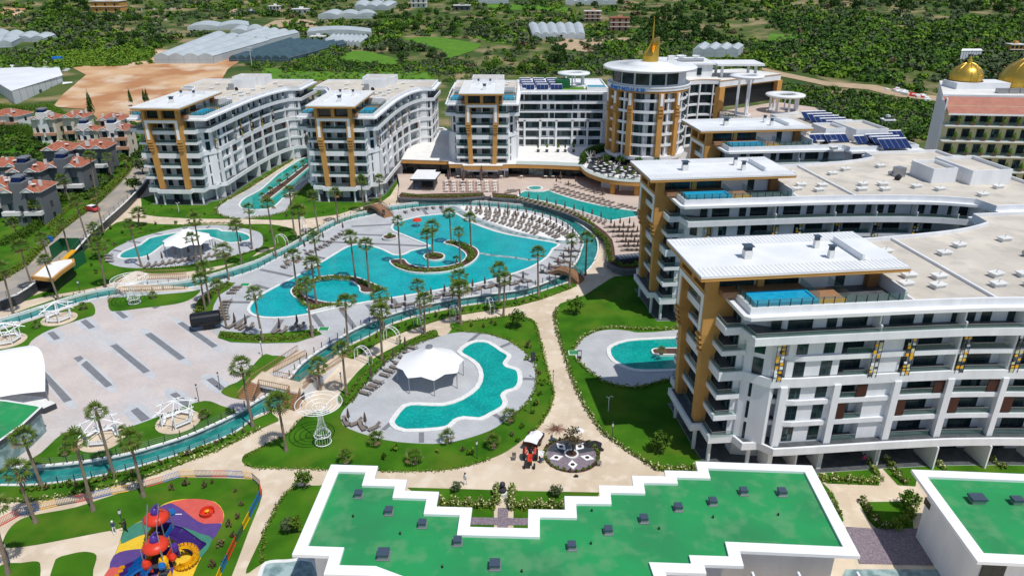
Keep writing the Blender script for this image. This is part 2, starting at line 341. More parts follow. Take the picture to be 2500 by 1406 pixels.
# ---- the raised island inside the channel
ic_s = [(-60, 1134), (0, 1136), (51, 1139), (110, 1136), (179, 1130), (250, 1119), (320, 1105), (435, 1071), (499, 1046), (576, 1010), (620, 982), (661, 958), (704, 925), (735, 889), (780, 855), (825, 828), (863, 805), (940, 772), (1030, 746), (1132, 726), (1260, 709), (1310, 697), (1353, 680), (1380, 664), (1399, 649), (1412, 630), (1418, 610), (1423, 596), (1416, 580), (1383, 547), (1342, 529), (1291, 516), (1240, 510), (1183, 503.6), (1106, 502), (1030, 506), (955, 516), (901, 526.6), (850, 539), (799, 562), (748, 593), (722, 608), (697, 621), (660, 640), (620, 660), (538, 685), (458, 703), (360, 715), (266, 723), (179, 743), (77, 777), (0, 800), (-60, 818)]
oc = [(-60, 1183), (0, 1184), (64, 1184), (128, 1179), (205, 1169), (282, 1153), (358, 1133), (435, 1110), (512, 1082), (576, 1054), (620, 1020), (661, 1002), (692, 987), (735, 936), (799, 889), (825, 864), (855, 841), (902, 820), (953, 792), (1030, 767), (1132, 746), (1260, 728), (1317, 712), (1383, 690), (1410, 678), (1430, 665), (1452, 639), (1460, 614), (1457, 588), (1440, 570), (1404, 544.6), (1355, 521), (1291, 506), (1240, 501), (1183, 496), (1106, 494), (1030, 497), (955, 506), (901, 518), (850, 530), (799, 550), (748, 579), (697, 608), (660, 625), (620, 643), (538, 669), (458, 689), (360, 701), (266, 708), (179, 728), (77, 761), (0, 784), (-60, 800)]
ZI = .8
IC = smooth_poly(GL(ic_s, ZI), False, 3); OC = smooth_poly(GL(oc, 0), False, 3)
sheet('channel_water', OC, .02, 'water_channel')
isl = inset(IC, 0)
b = MB(); b.prism(IC, .025, ZI-.02, 'marble', 'deck', bottom=False); b.build('pool_terrace', kind='structure')
b = MB()
for i in range(len(IC)-1):
    a, c = Vector(IC[i]), Vector(IC[i+1])
    if (c-a).length > .01: b.obox((a+c)/2, c-a, (c-a).length+.12, .45, ZI-.1, ZI+.1, 'coping')
b.build('channel_coping', label='white stone coping edging the raised pool terrace above the channel', cat='coping')
b = MB()
for i in range(len(OC)-1):
    a, c = Vector(OC[i]), Vector(OC[i+1])
    if (c-a).length > .01: b.obox((a+c)/2, c-a, (c-a).length+.1, .35, -.05, .12 if i < 78 else .55, 'coping')
b.build('channel_kerb', label='pale kerb along the outer edge of the water channel', cat='kerb')
# plaza with dark bars, left half of the island
PZ = [(-60, 820), (0, 802), (77, 779), (179, 745), (232, 736), (262, 727), (266, 735), (350, 730), (440, 722), (490, 708), (470, 780), (500, 800), (540, 826), (565, 838), (640, 840), (722, 838), (786, 818), (800, 825), (780, 853), (735, 887), (704, 922), (661, 956), (620, 980), (576, 1007), (499, 1043), (435, 1068), (320, 1102), (250, 1116), (179, 1127), (51, 1136), (-60, 1130)]
sheet('plaza', GL(PZ, ZI), ZI+.004, 'plaza')
Z1 = lambda q: [(a/3.90625, 700+c/3.90625) for a, c in q]
b = MB(); pb = MB()
for q in ([(1690, 350), (1740, 333), (2080, 562), (2025, 582)], [(1380, 455), (1440, 435), (1770, 680), (1710, 700)], [(1050, 562), (1112, 543), (1435, 803), (1370, 826)], [(700, 678), (768, 657), (800, 685), (745, 718)], [(772, 742), (825, 703), (1075, 937), (1008, 960)], [(355, 795), (405, 780), (690, 1078), (612, 1104)], [(765, 330), (820, 310), (910, 385), (850, 405)], [(1095, 240), (1150, 232), (1225, 288), (1175, 305)], [(450, 440), (510, 425), (578, 492), (515, 510)], [(1430, 185), (1490, 178), (1527, 190), (1475, 212)], [(1965, 885), (2030, 865), (2150, 965), (2095, 990)], [(1620, 1025), (1680, 1003), (1830, 1120), (1770, 1150)], [(1245, 1180), (1310, 1150), (1435, 1255), (1350, 1285)]):
    b.sheet(GL(Z1(q), ZI), ZI+.012, 'stripe'); PQ = GL(Z1(q), ZI); cxm = Vector((sum(p[0] for p in PQ)/4, sum(p[1] for p in PQ)/4)); nb_ = len(pb.f); pb.sheet([tuple(cxm+(Vector(p)-cxm)*(1+1.3/max(1, (Vector(p)-cxm).length))) for p in smooth_poly(PQ, True, 3)], ZI+.0055+.0004*nb_, 'plaza_pale') if cxm is not None and (Vector(PQ[0])-Vector(PQ[2])).length > 3.2 else None
b.build('plaza_bars', kind='structure'); pb.build('plaza_patches', kind='structure')
# stripes across the pool deck
b = MB()
def bar(x0, y0, x1, y1, wd=.45, z=ZI):
    a, c = Vector(G(x0, y0, z)), Vector(G(x1, y1, z)); d = c-a; n = Vector((-d.y, d.x)).normalized()*wd
    b.sheet([tuple(a+n), tuple(a-n), tuple(c-n), tuple(c+n)], z+.006, 'stripe')
for q in ((858, 553, 956, 548), (826, 571, 942, 575), (790, 590, 1048, 601), (745, 620, 800, 633), (636, 658, 720, 676), (622, 695, 655, 705), (1030, 507, 1045, 527), (1075, 506, 1085, 522), (540, 737, 618, 738), (560, 800, 610, 770), (665, 812, 688, 780), (765, 768, 788, 800), (833, 755, 868, 803), (896, 743, 925, 772), (958, 730, 975, 752), (1015, 718, 1052, 732), (1077, 708, 1105, 725), (1135, 700, 1165, 718), (1190, 684, 1225, 705), (1250, 671, 1310, 692), (1318, 646, 1365, 668), (1342, 627, 1385, 640), (1352, 610, 1420, 614), (1260, 661, 1290, 671)): bar(*q)
b.build('deck_stripes', kind='structure')
# island grass pieces
for q in ([(52, 868), (0, 860), (-60, 850), (-60, 825), (0, 806), (77, 783), (179, 749), (222, 738), (232, 766), (200, 779), (120, 806), (76, 833)], [(264, 740), (266, 728), (290, 726), (450, 714), (490, 707), (470, 728), (430, 742), (350, 752), (285, 760), (268, 756)], [(540, 955), (560, 940), (590, 925), (640, 868), (665, 868), (700, 875), (640, 925), (600, 970), (577, 973), (550, 965)], [(280, 1112), (160, 1127), (60, 1134), (100, 1105), (150, 1060), (180, 1055), (300, 1045), (378, 1020), (438, 996), (500, 978), (540, 990), (577, 1008), (500, 1042), (430, 1069), (330, 1099)]):
    sheet('lawn', smooth_poly(GL(q, ZI), True, 3), ZI+.03, 'lawn')
sheet('lawn', GL([(476, 775), (479, 751), (499, 728), (527, 708), (552, 690), (575, 690), (560, 705), (535, 720), (522, 745), (517, 767)], ZI), ZI+.03, 'lawn')
sheet('lawn', GL([(532, 825), (563, 835), (640, 838), (722, 836), (786, 816), (773, 802), (722, 808), (620, 816), (589, 812), (537, 808)], ZI), ZI+.03, 'lawn')
# verges hugging the outside of the channel
def verge(top, bot): sheet('lawn', GL(top+bot[::-1]), .04, 'lawn')
verge([(0, 778), (75, 750), (150, 725), (232, 709)], [(-10, 787), (77, 762), (179, 730), (240, 714)])
verge([(470, 676), (538, 656), (620, 626), (700, 593), (763, 558), (838, 531), (892, 508)], [(465, 687), (538, 668), (620, 642), (697, 607), (748, 578), (799, 549), (900, 517)])
verge([(-20, 1184), (64, 1186), (128, 1181), (205, 1171), (282, 1155), (358, 1135), (435, 1112), (512, 1084), (576, 1056), (620, 1024), (661, 1006), (680, 1022)], [(-20, 1226), (64, 1225), (128, 1217), (218, 1200), (346, 1169), (380, 1158), (435, 1136), (538, 1097), (600, 1066), (635, 1048), (665, 1034), (680, 1028)])
verge([(825, 866), (860, 842), (902, 822), (953, 794), (1030, 769), (1132, 748), (1260, 730), (1317, 714), (1383, 692), (1400, 690)], [(835, 868), (860, 877), (940, 828), (1030, 795), (1106, 772), (1180, 760), (1260, 748), (1317, 733), (1385, 708), (1410, 698)])
# ---- pools: coping ring, water surface, tiled band
def pool(name, px, z, m, label, cw=.55, cat='pool', sm=2, hgt=.14):
    P = smooth_poly(GL(px, z), True, sm); r = empty(name, (0, 0, 0), 0, label, cat)
    b = MB(); O = inset(P, -cw); n = len(P)
    for i in range(n):
        j = (i+1) % n
        b.add([(*O[i], z+.01), (*O[j], z+.01), (*O[j], z+hgt), (*O[i], z+hgt), (*P[i], z+.01), (*P[j], z+.01), (*P[j], z+hgt), (*P[i], z+hgt)], [(0, 1, 2, 3), (3, 2, 6, 7), (5, 4, 7, 6)], 'coping')
    b.build('coping', r)
    b = MB(); b.sheet(P, z+.045, m); b.build('water', r); return r
pool('main_pool', [(1083, 524), (1030, 529), (978, 542), (961, 552), (963, 563), (991, 575), (1042, 596), (1052, 602), (1030, 608), (1004, 614), (989, 622), (960, 624), (935, 612), (904, 602), (876, 598), (850, 604), (820, 621), (773, 650), (717, 680), (663, 708), (630, 728), (615, 745), (611, 757), (620, 767), (645, 774), (697, 774), (748, 767), (810, 753), (886, 738), (1030, 715), (1106, 700), (1158, 693), (1260, 665), (1304, 647), (1335, 626), (1347, 608), (1362, 597), (1317, 588), (1260, 578), (1209, 567), (1147, 544), (1108, 521)], ZI, 'water', 'large turquoise free-form pool in the middle of the resort')
pool('kidney_pool', [(1127, 859), (1145, 843), (1165, 836), (1191, 839), (1221, 859), (1237, 868), (1234, 877), (1227, 887), (1234, 897), (1257, 904), (1263, 915), (1263, 935), (1253, 948), (1234, 953), (1221, 966), (1227, 981), (1221, 994), (1195, 1008), (1170, 1020), (1132, 1017), (1106, 1025), (1093, 1038), (1068, 1044), (991, 1048), (965, 1035), (968, 1022), (991, 994), (1020, 990), (1081, 992), (1132, 976), (1170, 948), (1181, 917), (1170, 889), (1145, 871)], .05, 'water_kid', 'wavy turquoise pool curling round the nearer white tent', .75)
pool('wading_pool', [(294, 625), (307, 614), (346, 598), (366, 583), (395, 576), (422, 571), (455, 566), (486, 562), (530, 561), (540, 566), (576, 567), (600, 573), (609, 580), (604, 587), (563, 593), (532, 584), (509, 578), (470, 577), (430, 588), (399, 597), (369, 619), (346, 628), (302, 631)], .05, 'water_kid', 'winding turquoise pool behind the farther white tent', .6)
pool('garden_pool', [(599, 511), (586, 501), (602, 483), (640, 463), (679, 427), (733, 391), (750, 386), (762, 388), (775, 392), (768, 420), (717, 457), (671, 503), (645, 511), (620, 512)], .05, 'water_kid', 'long narrow turquoise pool between the two left hotel wings', .5)
pool('lap_pool', [(1491, 859), (1498, 846), (1534, 834), (1590, 830), (1662, 827), (1760, 824), (1760, 897), (1650, 901), (1573, 903), (1534, 897), (1501, 879)], .05, 'water_kid', 'round-ended turquoise pool running behind the nearest hotel wing', .7)
ZT = 1.2
# ---- restaurant terrace east of the channel head
TR = [(971, 481), (978, 486), (1030, 488), (1106, 488), (1175, 483), (1183, 479), (1198, 480), (1201, 486), (1260, 490), (1317, 503), (1394, 529), (1445, 555), (1475, 580), (1488, 606), (1487, 621), (1482, 639), (1496, 652), (1521, 660), (1570, 661), (1640, 640), (1640, 470), (1640, 425), (970, 425), (975, 450)]
TRw = GL(TR, ZT); b = MB(); b.prism(TRw, 0.005, ZT, 'wall_grey', 'terrace', bottom=False); b.build('restaurant_terrace', kind='structure')
b = MB(); rw = smooth_poly(GL(TR[6:19], ZT), False, 3)
b.wall(rw, ZT-.1, ZT+.35, .3, 'wall_grey'); b.build('retaining_wall', label='dark curved retaining wall sweeping round below the terrace pool', cat='wall')
b = MB(); b.wall(smooth_poly(GL(TR[:6], ZT), False, 3), ZT-.1, ZT+.35, .3, 'wall_grey'); b.build('retaining_wall', label='dark curved retaining wall below the restaurant tables, left of the steps', cat='wall')
b = MB()
b.sheet(GL([(1203, 484), (1201, 470), (1260, 476), (1330, 498), (1400, 520), (1450, 545), (1478, 566), (1495, 585), (1500, 606), (1502, 625), (1520, 640), (1560, 642), (1560, 659), (1521, 658), (1497, 650), (1484, 638), (1489, 621), (1490, 606), (1477, 580), (1446, 554), (1395, 527), (1318, 501), (1260, 488)], ZT), ZT+.02, 'soil')
b.sheet(GL([(973, 479), (980, 470), (1015, 474), (1180, 470), (1182, 478), (1175, 481), (1106, 486), (1030, 486), (980, 484)], ZT), ZT+.02, 'soil'); b.build('planting_bed', kind='structure')
pool('terrace_pool', [(1267, 481), (1281, 468), (1300, 469), (1327, 469), (1338, 466), (1352, 472), (1419, 493), (1496, 509), (1547, 516), (1566, 522), (1565, 527), (1542, 530), (1496, 538), (1481, 537), (1419, 516), (1330, 492)], ZT, 'water_kid', 'long wedge-shaped turquoise pool on the restaurant terrace', .5)
c = G(1306, 462, ZT); b = MB()
r = empty('whirlpool', (*c, ZT), 0, 'small round whirlpool beside the end of the terrace pool', 'whirlpool')
b.lathe((0, 0), [(2.3, 0), (2.3, .4), (1.75, .4), (1.75, .3)], 'coping', 24); b.build('rim', r); b = MB(); b.lathe((0, 0), [(1.75, .3), (.01, .3)], 'water_kid', 24); b.build('water', r)
# ---- decks at ground level
def deck(pts, z=.05, m='deck', sm=3): return sheet('pool_deck', smooth_poly(GL(pts), True, sm) if sm else GL(pts), z, m)
deck([(258, 627), (281, 606), (333, 583), (410, 562), (486, 552), (550, 551), (614, 562), (636, 570), (642, 585), (633, 606), (563, 626), (461, 647), (358, 655), (294, 652), (262, 640)], .055)
deck([(530, 520), (540, 500), (600, 468), (700, 406), (740, 378), (775, 372), (790, 395), (763, 430), (717, 475), (704, 506), (697, 516), (658, 527), (620, 530), (589, 534), (560, 532)], .055)
deck([(1076, 821), (1110, 813), (1150, 811), (1196, 817), (1240, 832), (1273, 853), (1301, 879), (1310, 917), (1304, 956), (1283, 987), (1240, 1022), (1195, 1052), (1106, 1079), (1030, 1083), (940, 1074), (850, 1046), (832, 1022), (838, 1002), (855, 984), (889, 938), (940, 884), (1004, 843)], .055)
deck([(1403, 853), (1419, 828), (1457, 810), (1496, 805), (1534, 808), (1555, 812), (1600, 811), (1750, 806), (1750, 920), (1639, 923), (1585, 938), (1547, 944), (1509, 940), (1470, 928), (1432, 902), (1409, 879)], .055)
b = MB()
for q in ((1145, 835, 1173, 812), (1222, 848, 1246, 838), (1272, 925, 1309, 926), (1206, 1012, 1232, 1027), (1029, 1056, 1029, 1081), (935, 1050, 958, 1030), (276, 611, 302, 616), (310, 589, 350, 594), (376, 570, 400, 574), (503, 560, 512, 552)):
    a, c = Vector(G(q[0], q[1])), Vector(G(q[2], q[3])); d = c-a; n = Vector((-d.y, d.x)).normalized()*.35
    b.sheet([tuple(a+n), tuple(a-n), tuple(c-n), tuple(c+n)], .062, 'stripe')
b.build('deck_stripes', kind='structure')
# ---- white beach and tiled ledge beside the main pool
sheet('sun_beach', smooth_poly(GL([(1122, 504), (1183, 506), (1240, 512), (1290, 520), (1340, 534), (1380, 555), (1404, 580), (1400, 588), (1360, 586), (1317, 576), (1260, 565), (1209, 547), (1158, 527)], ZI), True, 3), ZI+.012, 'beach')
b = MB(); l1 = GL([(1104, 505), (1140, 528), (1200, 553), (1260, 571), (1317, 582), (1360, 590), (1400, 592)], ZI)
for i in range(len(l1)-1): a, c = Vector(l1[i]), Vector(l1[i+1]); b.obox((a+c)/2, c-a, (c-a).length+.3, 1.5, ZI+.01, ZI+.06, 'marble')
b.build('tiled_ledge', label='grey-green tiled ledge between the white beach and the main pool', cat='pool ledge')
b = MB(); l1 = GL([(1168, 618), (1200, 624), (1260, 630), (1291, 635), (1315, 634)], ZI)
for i in range(len(l1)-1): a, c = Vector(l1[i]), Vector(l1[i+1]); b.obox((a+c)/2, c-a, (c-a).length+.2, 1.0, ZI+.02, ZI+.07, 'marble')
b.build('tiled_ledge', label='narrow pale ledge just under the water at the right of the main pool', cat='pool ledge')
# ---- planted islands in the main pool
def island(px, z, label, name='pool_island'):
    P = smooth_poly(GL(px, z), True, 3); r = empty(name, (0, 0, 0), 0, label, 'planted island'); b = MB(); b.prism(P, z+.02, z+.38, 'coping', bottom=False); b.build('kerb', r)
    b = MB(); b.sheet(inset(P, .3), z+.39, 'soil'); b.build('soil', r); return P
island([(951, 639), (963, 655), (999, 667), (1042, 670), (1094, 666), (1145, 649), (1168, 629), (1168, 614), (1152, 603), (1119, 593), (1094, 590), (1083, 597), (1106, 603), (1129, 616), (1137, 629), (1122, 644), (1081, 654), (1030, 655), (999, 647), (987, 636)], ZI, 'crescent planted island around the round inner basin of the main pool')
island([(1033, 629), (1040, 622), (1060, 619), (1080, 622), (1087, 629), (1080, 636), (1060, 639), (1040, 636)], ZI, 'small round planted island with two palms in the main pool')
island([(709, 716), (714, 706), (735, 694), (770, 681), (812, 675), (850, 677), (876, 681), (907, 693), (930, 703), (926, 709), (918, 715), (896, 719), (878, 715), (875, 703), (850, 687), (800, 684), (758, 693), (741, 705), (738, 714), (748, 728), (784, 738), (814, 742), (860, 740), (850, 744), (800, 754), (758, 764), (749, 760), (753, 750), (735, 738), (716, 727)], ZI, 'ring-shaped planted island at the left end of the main pool')
island([(642, 490), (640, 482), (700, 440), (753, 399), (760, 398), (764, 402), (720, 440), (665, 484), (652, 491)], .05, 'narrow planted island with small palms in the long left pool')
island([(1591, 864), (1598, 854), (1660, 853), (1720, 852), (1720, 868), (1611, 870)], .05, 'planted island in the pool beside the nearest wing')
c = G(952, 583, ZI); b = MB(); b.lathe((*c, ZI), [(1.6, 0), (1.75, .6), (1.5, .6), (1.5, .5), (.01, .5)], 'coping', 20, mats=['coping', 'coping', 'coping', 'soil']); b.build('round_planter', label='round white planter with a tree on the pool deck', cat='planter')
# ---- roads and open ground outside
sheet('road', GL([(-60, 735), (0, 688), (100, 614), (159, 557), (212, 519), (243, 496), (282, 460), (317, 424), (335, 396), (350, 380), (372, 345), (430, 330), (430, 400), (366, 434), (350, 466), (325, 483), (272, 543), (215, 592), (177, 630), (123, 672), (60, 712), (0, 745), (-60, 775)]), -.02, 'road')
sheet('street', [(-112, 264.5), (120, 264.5), (120, 272), (-112, 276)], -.02, 'asphalt'); sheet('street', [(-24, 205), (-19, 205), (-19, 272), (-30, 272)], .02, 'asphalt')
drape('dirt_field', GL([(480, 300), (300, 300), (240, 292), (215, 268), (130, 262), (155, 240), (215, 205), (165, 185), (190, 168), (260, 166), (350, 160), (470, 160), (590, 163), (609, 172), (560, 195), (520, 240)]), .12, 'dirt')
drape('dirt_field', [T(*p) for p in ((-20, 20), (62, 22), (50, 46), (-20, 42))], .1, 'dirt')
for q in ([(825, 138), (863, 125), (900, 128), (973, 146), (966, 161), (880, 160), (840, 154)], [(978, 97), (1017, 92), (1068, 92), (1178, 110), (1158, 125), (1106, 143), (1086, 143), (1080, 123), (1014, 105)], [(1150, 88), (1260, 100), (1250, 110), (1190, 104)], [(640, 168), (1060, 176), (1060, 200), (640, 196)], [(1220, 10), (1390, 20), (1390, 28), (1220, 26)], [(1190, 12), (1300, 14), (1300, 24), (1190, 22)], [(1880, 84), (2060, 92), (2050, 100), (1870, 108)]):
    drape('field', [T(*p) for p in q], .15, 'field')
drape('dirt_track', [T(*p) for p in ((1860, 168), (1900, 176), (2024, 202), (2140, 210), (2200, 226), (2300, 240), (2300, 252), (2180, 238), (2120, 222), (2020, 212), (1890, 184), (1860, 174))], .12, 'dirt_road')
drape('dirt_track', [T(*p) for p in ((66, 185), (78, 160), (92, 142), (108, 142), (112, 160), (108, 185))], .12, 'dirt_road')
drape('dirt_track', [T(*p) for p in ((555, 38), (562, 24), (600, 22), (605, 32), (580, 34), (600, 44), (590, 50), (560, 48))], .12, 'dirt_road')
drape('dirt_track', [T(*p) for p in ((1340, 95), (1370, 92), (1420, 100), (1470, 90), (1560, 95), (1560, 104), (1500, 108), (1440, 130), (1350, 118))], .1, 'dirt_road')
drape('dirt_patch', [T(*p) for p in ((780, 72), (640, 66), (670, 52), (740, 48), (770, 55))], .1, 'dirt_road')
# rubber playground surface
ZR = .06
RU = [(307, 1294), (346, 1271), (384, 1240), (422, 1222), (474, 1218), (525, 1225), (545, 1248), (545, 1271), (520, 1315), (491, 1361), (471, 1406), (450, 1460), (240, 1460), (258, 1406), (281, 1356)]
sheet('playground_surface', smooth_poly(GL(RU), True, 2), ZR, 'rubber_yellow')
Z5 = lambda q: [(a/3.90625, 1046+c/3.90625) for a, c in q]
for i, (m, q) in enumerate((('rubber_red', [(1610, 712), (1740, 680), (1850, 672), (1960, 680), (2050, 705), (2110, 760), (2132, 820), (2128, 880), (2110, 903), (1950, 910), (1850, 860), (1750, 780), (1680, 735)]), ('rubber_purple', [(1350, 882), (1420, 810), (1500, 760), (1610, 714), (1680, 735), (1750, 780), (1850, 860), (1950, 910), (2110, 905), (2085, 975), (2032, 1053), (1930, 1010), (1800, 960), (1700, 930), (1480, 890)]), ('rubber_green', [(1200, 970), (1350, 886), (1480, 892), (1700, 930), (1800, 960), (1930, 1010), (2030, 1056), (1922, 1228), (1850, 1225), (1780, 1170), (1700, 1090), (1600, 1040), (1420, 1000), (1250, 1060), (1150, 1100)]), ('rubber_purple', [(1085, 1215), (1200, 1165), (1400, 1150), (1600, 1180), (1640, 1260), (1640, 1420), (1400, 1420), (1330, 1340), (1240, 1315), (1130, 1325), (1045, 1335)]), ('rubber_red', [(1040, 1340), (1130, 1328), (1240, 1318), (1330, 1345), (1380, 1420), (1300, 1500), (980, 1500)]))):
    sheet('playground_surface', smooth_poly(GL(Z5(q)), True, 2), ZR+.006*(i+1), m)
# round flower bed with rhombi
c0 = G(1395, 1110); r0 = 3.7
b = MB(); b.lathe((*c0, 0), [(r0, .02), (.01, .02)], 'soil', 40); b.build('flower_bed', kind='structure')
b = MB(); b.lathe((*c0, 0), [(r0-.45, .035), (.01, .035)], 'gravel', 40); b.build('gravel', kind='structure')
b = MB(); b.lathe((*c0, 0), [(r0-.5, .045), (.01, .045)], 'dark_grey', 20, R(15), R(165)); b.build('black_gravel', kind='structure')
b = MB(); b.lathe((*c0, 0), [(.95, .05), (.95, .25), (.7, .25), (.01, .25)], 'coping', 24, mats=['coping', 'coping', 'soil']); b.build('round_planter', label='round white tree ring at the centre of the gravel bed', cat='planter')
for i, a in enumerate((270, 342, 54, 126, 198)):
    d = Vector((math.cos(R(a)), math.sin(R(a)))); n = Vector((-d.y, d.x)); p = Vector(c0)+d*2.1; b = MB()
    b.prism([tuple(p+d*.95), tuple(p+n*.62), tuple(p-d*.95), tuple(p-n*.62)], .04, .1, 'white_plain', bottom=False); b.lathe((p.x, p.y, 0), [(.28, .11), (.01, .11)], 'brown', 14)
    b.build('rhombus_slab', label='white rhombus slab with a dark red disc, '+('nearest to the camera', 'at the right', 'at the far right', 'at the far left', 'at the left')[i]+' in the gravel bed', cat='paving slab', group='rhombus slabs in the round bed')
# wooden walk, stone patio, basins in the foreground
sheet('wooden_walk', GL([(1100, 1262), (1340, 1266), (1340, 1283), (1100, 1280)]), .065, 'gravel'); sheet('wooden_walk', GL([(1216, 1240), (1241, 1240), (1240, 1300), (1214, 1300)]), .07, 'gravel')
sheet('stone_patio', GL([(2065, 1286), (2130, 1290), (2240, 1290), (2300, 1380), (2200, 1378), (2098, 1376)]), .07, 'gravel')
sheet('basin_water', GL([(2065, 1390), (2300, 1390), (2330, 1440), (2040, 1440)]), .07, 'marble')
# ---------------------------------------------------------------- windows (shared meshes)
def window_mesh(name, wd, ht, nx, ny, curtain=False):
    b = MB(); f = .07; b.box(-wd/2, wd/2, -.02, .05, 0, ht, 'win_frame')
    for i in range(nx):
        for j in range(ny):
            x0 = -wd/2+f+i*(wd-f)/nx; x1 = -wd/2+(i+1)*(wd-f)/nx; z0 = f+j*(ht-f)/ny; z1 = (j+1)*(ht-f)/ny
            b.add([(x0, .056, z0), (x1, .056, z0), (x1, .056, z1), (x0, .056, z1)], [(3, 2, 1, 0)], 'pane_curtain' if curtain and (i+j) % 2 == 0 else 'pane')
    me = bpy.data.meshes.new(name); me.from_pydata(b.v, [], b.f)
    for m in b.ms: me.materials.append(M[m])
    me.polygons.foreach_set('material_index', b.m); me.update(); return me
WM = {'win': window_mesh('window', 1.35, 2.0, 2, 2), 'winc': window_mesh('window', 1.35, 2.0, 2, 2, True), 'door': window_mesh('window', 3.0, 2.4, 3, 1), 'doorc': window_mesh('window', 2.4, 2.4, 2, 1, True), 'small': window_mesh('window', 1.2, 2.4, 1, 1), 'big': window_mesh('window', 3.4, 2.9, 3, 2), 'wide': window_mesh('window', 4.4, 2.6, 4, 1)}
def win(kind, x, y, z, nx, ny, parent, name='window'):    # (nx, ny) = outward normal
    o = bpy.data.objects.new(name, WM[kind]); COL.objects.link(o); o.parent = parent; o.location = (x, y, z)
    o.rotation_euler = (0, 0, math.atan2(ny, nx)-math.pi/2); return o
def merge_wins(lst, parent):
    b = MB()
    for kind, x, y, z, nx, ny in lst:
        me = WM[kind]; a = math.atan2(ny, nx)-math.pi/2; ca, sa = math.cos(a), math.sin(a); k = len(b.v)
        for v in me.vertices: b.v.append((x+v.co.x*ca-v.co.y*sa, y+v.co.x*sa+v.co.y*ca, z+v.co.z))
        for p in me.polygons: b.f.append(tuple(k+i for i in p.vertices)); b.m.append(b.mi(me.materials[p.material_index].name))
    return b.build('window', parent, kind='stuff')

# ---------------------------------------------------------------- hotel wing (local: front faces -x, body runs along +x)
PROF = [(0, 10.6), (10, 10.8), (20, 11.0), (28, 11.3), (34, 11.9), (40, 12.7), (45, 14.0), (49, 15.9)]
def Wf(u):
    for (a, p), (c, q) in zip(PROF, PROF[1:]):
        if u <= c: return p+(q-p)*max(0, u-a)/(c-a)
    return PROF[-1][1]
def slope(u): return (Wf(u+.5)-Wf(u-.5))
FL = [4.2+3.02*i for i in range(6)]; ZR0 = 22.3
def halfpoly(front, e, eb, us=None, steps=()):
    P = list(front)
    us = [u for u in (us or (8, 11, 14, 17, 20, 23, 26, 29, 32, 35, 38, 41, 44, 46.5, 48.6)) if u < U1-.3]
    P += [(u, Wf(u)-(e(u) if callable(e) else e)) for u in us]
    P += [(U1, VE-eb), (UE-eb, VE-eb)]
    return P
U1, UE, VE, VX = 49.2, 66.0, 19.6, 0.0
def full(P): return [(u, v+(VX if u > U1-.1 and v > 0 else 0)) for u, v in P]+[(u, -v) for u, v in reversed(P) if abs(v) > 1e-6]
def inset_u(base, flush):
    def f(u): return flush if 6.3 <= u <= 12.8 or 16.9 <= u <= 20.4 else base
    return f
US = [5.9, 6.29, 6.31, 9.5, 12.79, 12.81, 16.89, 16.91, 20.39, 20.41, 24, 28, 31, 35, 38, 41, 44, 46.5, 48.6]
FRONT_BAND = [(-1.2, 0), (-1.2, 3.2), (-.9, 3.2), (-.9, 7.6), (2.0, 7.6)]
FRONT_WALL = [(1.3, 0), (1.3, 7.0), (2.6, 7.0)]
POSTS = (6.2, 12.8, 20.4, 27.1, 33.8, 40.5, 47.2)
